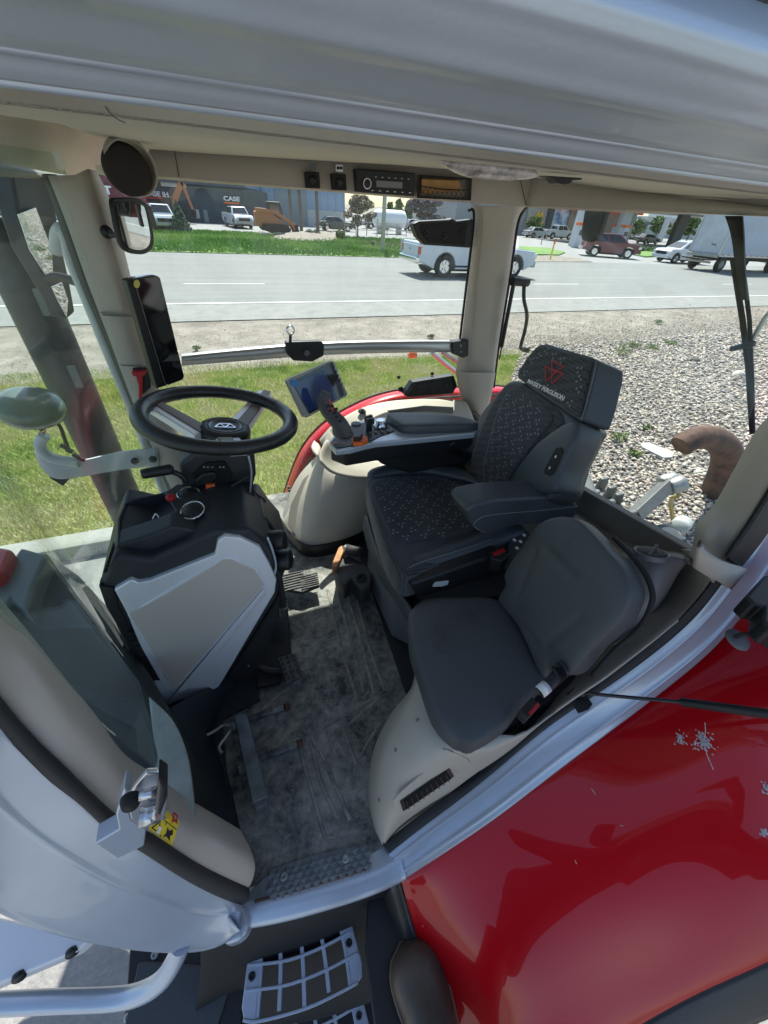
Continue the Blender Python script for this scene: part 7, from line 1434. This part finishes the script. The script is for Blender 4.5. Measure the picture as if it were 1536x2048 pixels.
FP(prism('black_plate', [P(a, b, z=1.1) for a, b in ((1270, 1060), (1300, 1052), (1332, 1045), (1364, 1062), (1352, 1094), (1300, 1090))], (0, 0, -.05), blk, bevel=.008), lk_)
FP(MB().lathe([(0, .006), (.055, .006), (.06, 0), (.06, -.05)], P(1343, 1066, z=1.105), (0, 0, 1), 20).build('coupler_hole', sm[0], smooth=True), lk_); FP(MB().tube([P(1352, 1058, z=1.02), P(1366, 1046, z=1.0)], .06, 16).build('white_canister', pale, smooth=True), lk_)
g = MB()
for k in range(7): g.tube([P(1275+k*9, 1066+k*2+random.randint(-4, 4), z=1.14), P(1290+k*9, 1072+k+random.randint(-5, 5), z=1.13)], .02, 6)
FP(g.build('hoses', blkm), lk_)
# ================================================================== door gas strut and lamp at the right edge
st_ = empty('door_strut', (0, 0, 0)); st_.parent = T; st_.matrix_parent_inverse = Matrix.Translation(-T.location)
sA = P(1162, 1386, z=1.745); sB = P(1362, 1404, z=1.86); sC = P(1700, 1450, z=2.03)
FP(prism('strut_bracket', [P(a, b, z=1.735) for a, b in ((1134, 1386), (1148, 1376), (1164, 1378), (1186, 1408), (1178, 1418), (1158, 1426))], (0, .0, -.006), blk, bevel=.002), st_)
FP(MB().lathe([(0, .012), (.008, .011), (.012, .004), (.012, -.006), (.008, -.01)], sA, (0, -.3, 1), 16).build('ball_socket', blk, smooth=True), st_)
FP(MB().tube([sA, sB], .0042, 10).build('strut_rod', mat('rod_dark', (.05, .05, .055), .2, .6), smooth=True), st_); FP(MB().tube([sB, sC], .0095, 16).build('strut_cylinder', blk, smooth=True), st_)
ld = empty('beacon_mount', (0, 0, 0)); ld.parent = T; ld.matrix_parent_inverse = Matrix.Translation(-T.location)
FP(prism('mount_body', [P(a, b, z=2.12) for a, b in ((1492, 1192), (1530, 1150), (1580, 1140), (1600, 1260), (1545, 1258), (1526, 1240), (1528, 1212), (1510, 1208))], (0, 0, -.05), blk, bevel=.006), ld)
FP(tube('mount_cable', [P(1470, 1274, z=2.04), P(1490, 1268, z=2.06), P(1515, 1278, z=2.05), P(1545, 1300, z=2.04)], .004, blkm, seg=8), ld); FP(MB().lathe([(.024, 0), (.022, .006), (.008, .010), (0, .01)], P(1474, 1280, z=2.01), (0, -.2, 1), 20).build('rubber_grommet', greyp, smooth=True), ld)
# loose rusty clevis by the seat base
cv = empty('rusty_clevis', P(705, 1140, z=FZ), 'rusty orange and black cast clevis lying beside the driver seat base', 'clevis')
def KP(o): o.parent = cv; o.matrix_parent_inverse = Matrix.Translation(-cv.location); return o
KP(prism('cast_fork', [P(a, b, z=1.53) for a, b in ((668, 1130), (672, 1118), (700, 1110), (735, 1128), (745, 1150), (742, 1172), (725, 1182), (712, 1168), (704, 1158), (690, 1172), (678, 1160), (670, 1145))], (0, 0, -.09), mat('cast_dark', (.04, .038, .038), .7, bump=.6, bscale=50, var=.3), bevel=.01))
KP(prism('rust_face', [P(a, b, z=1.55) for a, b in ((677, 1095), (684, 1090), (688, 1100), (674, 1134), (664, 1134), (666, 1122))], (0, 0, -.05), mat('rust_orange', (.42, .19, .08), .7, var=.25, vscale=40), bevel=.003))
KP(MB().tube([P(690, 1098, z=1.57), P(724, 1106, z=1.55)], .022, 14).build('pin_barrel', MATS['cast_dark'], smooth=True)); KP(MB().lathe([(.02, -.01), (.022, .002), (.012, .004), (.010, -.01)], P(722, 1156, z=1.535), (0, -.2, 1), 16).build('pin_eye', blkm, smooth=True)); KP(MB().lathe([(0, .004), (.014, .002), (.016, -.01)], P(690, 1097, z=1.572), (-.8, -.2, .3), 12).build('pin_head', steel, smooth=True))
# ================================================================== the photographer: boots and body behind the lens
pe = empty('person', (.12, -.35, 1.2), 'brown leather boot of the person standing at the cab step beside the red fender', 'person')
def skinned(name, V, E, R, m_, sub=2):
    me = bpy.data.meshes.new(name); me.from_pydata([tuple(v) for v in V], E, []); o = link(name, me, m_)
    o.parent = pe; o.matrix_parent_inverse = Matrix.Translation(-pe.location)
    sk = o.modifiers.new('sk', 'SKIN'); sk.use_smooth_shade = True
    for i, r in enumerate(R): o.data.skin_vertices[0].data[i].radius = (r, r) if not isinstance(r, tuple) else r
    o.data.skin_vertices[0].data[0].use_root = True
    o.modifiers.new('ss', 'SUBSURF').levels = sub; o.modifiers['ss'].render_levels = sub; return o
den = mat('denim', (.03, .045, .08), .8, bump=.3, bscale=400); shirt = mat('shirt', (.05, .055, .06), .85, bump=.3, bscale=200); skin_ = mat('skin', (.42, .24, .17), .5); boot_m = mat('boot_leather', (.035, .026, .02), .42, bump=.3, bscale=120, col2=(.10, .075, .055), vscale=10, bdist=.001)
V = [(.08, -.42, 2.12), (.08, -.43, 2.35), (.08, -.44, 2.58), (.08, -.44, 2.68), (.08, -.43, 2.74), (.16, -.42, 2.08), (.17, -.30, 1.72), (.175, -.27, 1.36), (.0, -.42, 2.08), (-.04, -.42, 1.70), (-.06, -.48, 1.30),
     (.27, -.44, 2.60), (.36, -.40, 2.38), (.26, -.20, 2.50), (-.11, -.44, 2.60), (-.20, -.40, 2.38), (-.12, -.20, 2.50)]
Ed = [(0, 1), (1, 2), (2, 3), (3, 4), (0, 5), (5, 6), (6, 7), (0, 8), (8, 9), (9, 10), (2, 11), (11, 12), (12, 13), (2, 14), (14, 15), (15, 16)]
skinned('body', V, Ed, [(.15, .11), (.14, .10), (.15, .10), .055, .05, .09, .065, .05, .09, .065, .05, .06, .045, .035, .06, .045, .035], shirt)
skinned('trousers', [V[0], V[5], V[6], V[7], V[8], V[9], V[10]], [(0, 1), (1, 2), (2, 3), (0, 4), (4, 5), (5, 6)], [(.16, .12), .098, .074, .065, .098, .074, .065], den)
hd_ = MB().lathe([(0, -.12), (.05, -.11), (.075, -.06), (.085, 0), (.08, .06), (.05, .105), (0, .12)], (.08, -.42, 2.86), (0, -.05, 1), 24).build('head', skin_, smooth=True); hd_.parent = pe; hd_.matrix_parent_inverse = Matrix.Translation(-pe.location)
hr_ = MB().lathe([(.088, -.02), (.092, .03), (.084, .075), (.05, .115), (0, .128)], (.08, -.43, 2.865), (0, -.25, 1), 24).build('hair', mat('hair', (.03, .02, .015), .6), smooth=True); hr_.parent = pe; hr_.matrix_parent_inverse = Matrix.Translation(-pe.location)
def boot(toe, heel, z0, w):
    toe = Vector(toe); heel = Vector(heel); ax = (toe-heel).normalized(); sd_ = Vector((ax.y, -ax.x, 0)); L = (toe-heel).length; n = 16; k = 18; vs = []; fs = []
    for i in range(n):
        t = i/(n-1); c = heel.lerp(toe, t); ww = w*(.62+.55*math.sin(min(1, t*1.05)*math.pi*.62)**2)*math.sqrt(max(0.0, 1-max(0, (t-.78)/.225)**2.4))*math.sqrt(max(.0, 1-max(0, (.06-t)/.07)**2)); hh = (.10-.05*min(1, t/.75))*math.sqrt(max(.02, 1-max(0, (t-.82)/.185)**2))
        for j in range(k):
            a = 2*math.pi*j/k; y = math.sin(a); vs.append(c+sd_*math.cos(a)*ww*(.5 if y > 0 else .54)+Vector((0, 0, z0+.022+(hh*max(y, 0)**.8 if y > 0 else y*.022))))
    for i in range(n-1):
        for j in range(k): fs.append((i*k+j, i*k+(j+1) % k, (i+1)*k+(j+1) % k, (i+1)*k+j))
    fs += [tuple(range(k))[::-1], tuple(range((n-1)*k, n*k))]
    o = mesh('boot', [v for v in vs], fs, boot_m, smooth=True); o.parent = pe; o.matrix_parent_inverse = Matrix.Translation(-pe.location)
    rim_ = []
    for i in list(range(1, n)): rim_.append(vs[i*k]+Vector((0, 0, -.004)))
    rim2 = [vs[i*k+k//2]+Vector((0, 0, -.004)) for i in range(n-1, 0, -1)]
    w_ = MB().tube(rim_+rim2, .0035, 6).build('welt', mat('welt', (.16, .12, .08), .6), smooth=True); w_.parent = o; w_.matrix_parent_inverse = Matrix.Identity(4)
    s_ = MB().lathe([(.05, .0), (.055, .1), (.06, .2), (.05, .2)], heel.lerp(toe, .18)+Vector((0, 0, z0+.06)), (0, 0, 1), 20).build('boot_shaft', boot_m, smooth=True); s_.parent = o
tz = 1.205
t1 = P(812, 1878, z=tz+.05); h1 = Vector((t1.x+.012, t1.y-.30, 0)); boot((t1.x, t1.y, 0), (h1.x, h1.y, 0), tz, .108)
boot((-.08, -.30, 0), (-.06, -.58, 0), .95, .105)

# ================================================================== the open door, folded back beyond the right edge
od = empty('open_door', (0, 0, 0)); od.parent = T; od.matrix_parent_inverse = Matrix.Translation(-T.location)
dl = [(1.40, .06, 1.85), (1.44, -.35, 1.62), (1.47, -.70, 1.60), (1.50, -.98, 1.85), (1.50, -1.02, 2.5), (1.50, -.98, 2.86), (1.44, -.4, 2.92), (1.40, .06, 2.90)]
FP(MB().tube(cat([Vector(p) for p in dl], 5, True)+[Vector(dl[0])], .022, 12).build('door_rim', silver, smooth=True), od)
FP(mesh('door_glass', dl, [tuple(range(8))], glass, solid=.004), od)
FP(tube('door_handle', [(1.46, -.92, 2.0), (1.38, -.92, 2.02), (1.38, -.92, 2.3), (1.46, -.92, 2.32)], .014, blk), od)

for L in ([(1182, 1576), (1188, 1584), (1192, 1590)], [(841, 1842), (846, 1852), (850, 1862)], [(1240, 1650), (1246, 1652)], [(1150, 1720), (1153, 1728)]): FP(MB().tube([on_surf(nf, a, b, .0036) for a, b in L], [.0003, .0009, .0003][:len(L)] if len(L) > 2 else .0006, 6).build('scratch_highlight', MATS['bird_dropping'], smooth=True), nf)  # little highlights painted on the fender as thin white scratches
for (x, y) in ((760, 1600), (792, 1500), (835, 1440)): FP(MB().lathe([(0, .002), (.004, .0018), (.0055, 0)], on_surf(arch_o, x, y, .004), (Vector(CAM)-on_surf(arch_o, x, y, .004)), 10).build('trim_clip', taupe, smooth=True), tr_g)
FP(tube('cover_seam', [on_surf(arch_o, x, y, .0032) for x, y in ((885, 1498), (905, 1503), (925, 1512), (938, 1524), (944, 1536))], .0009, taupe, seg=5), tr_g)
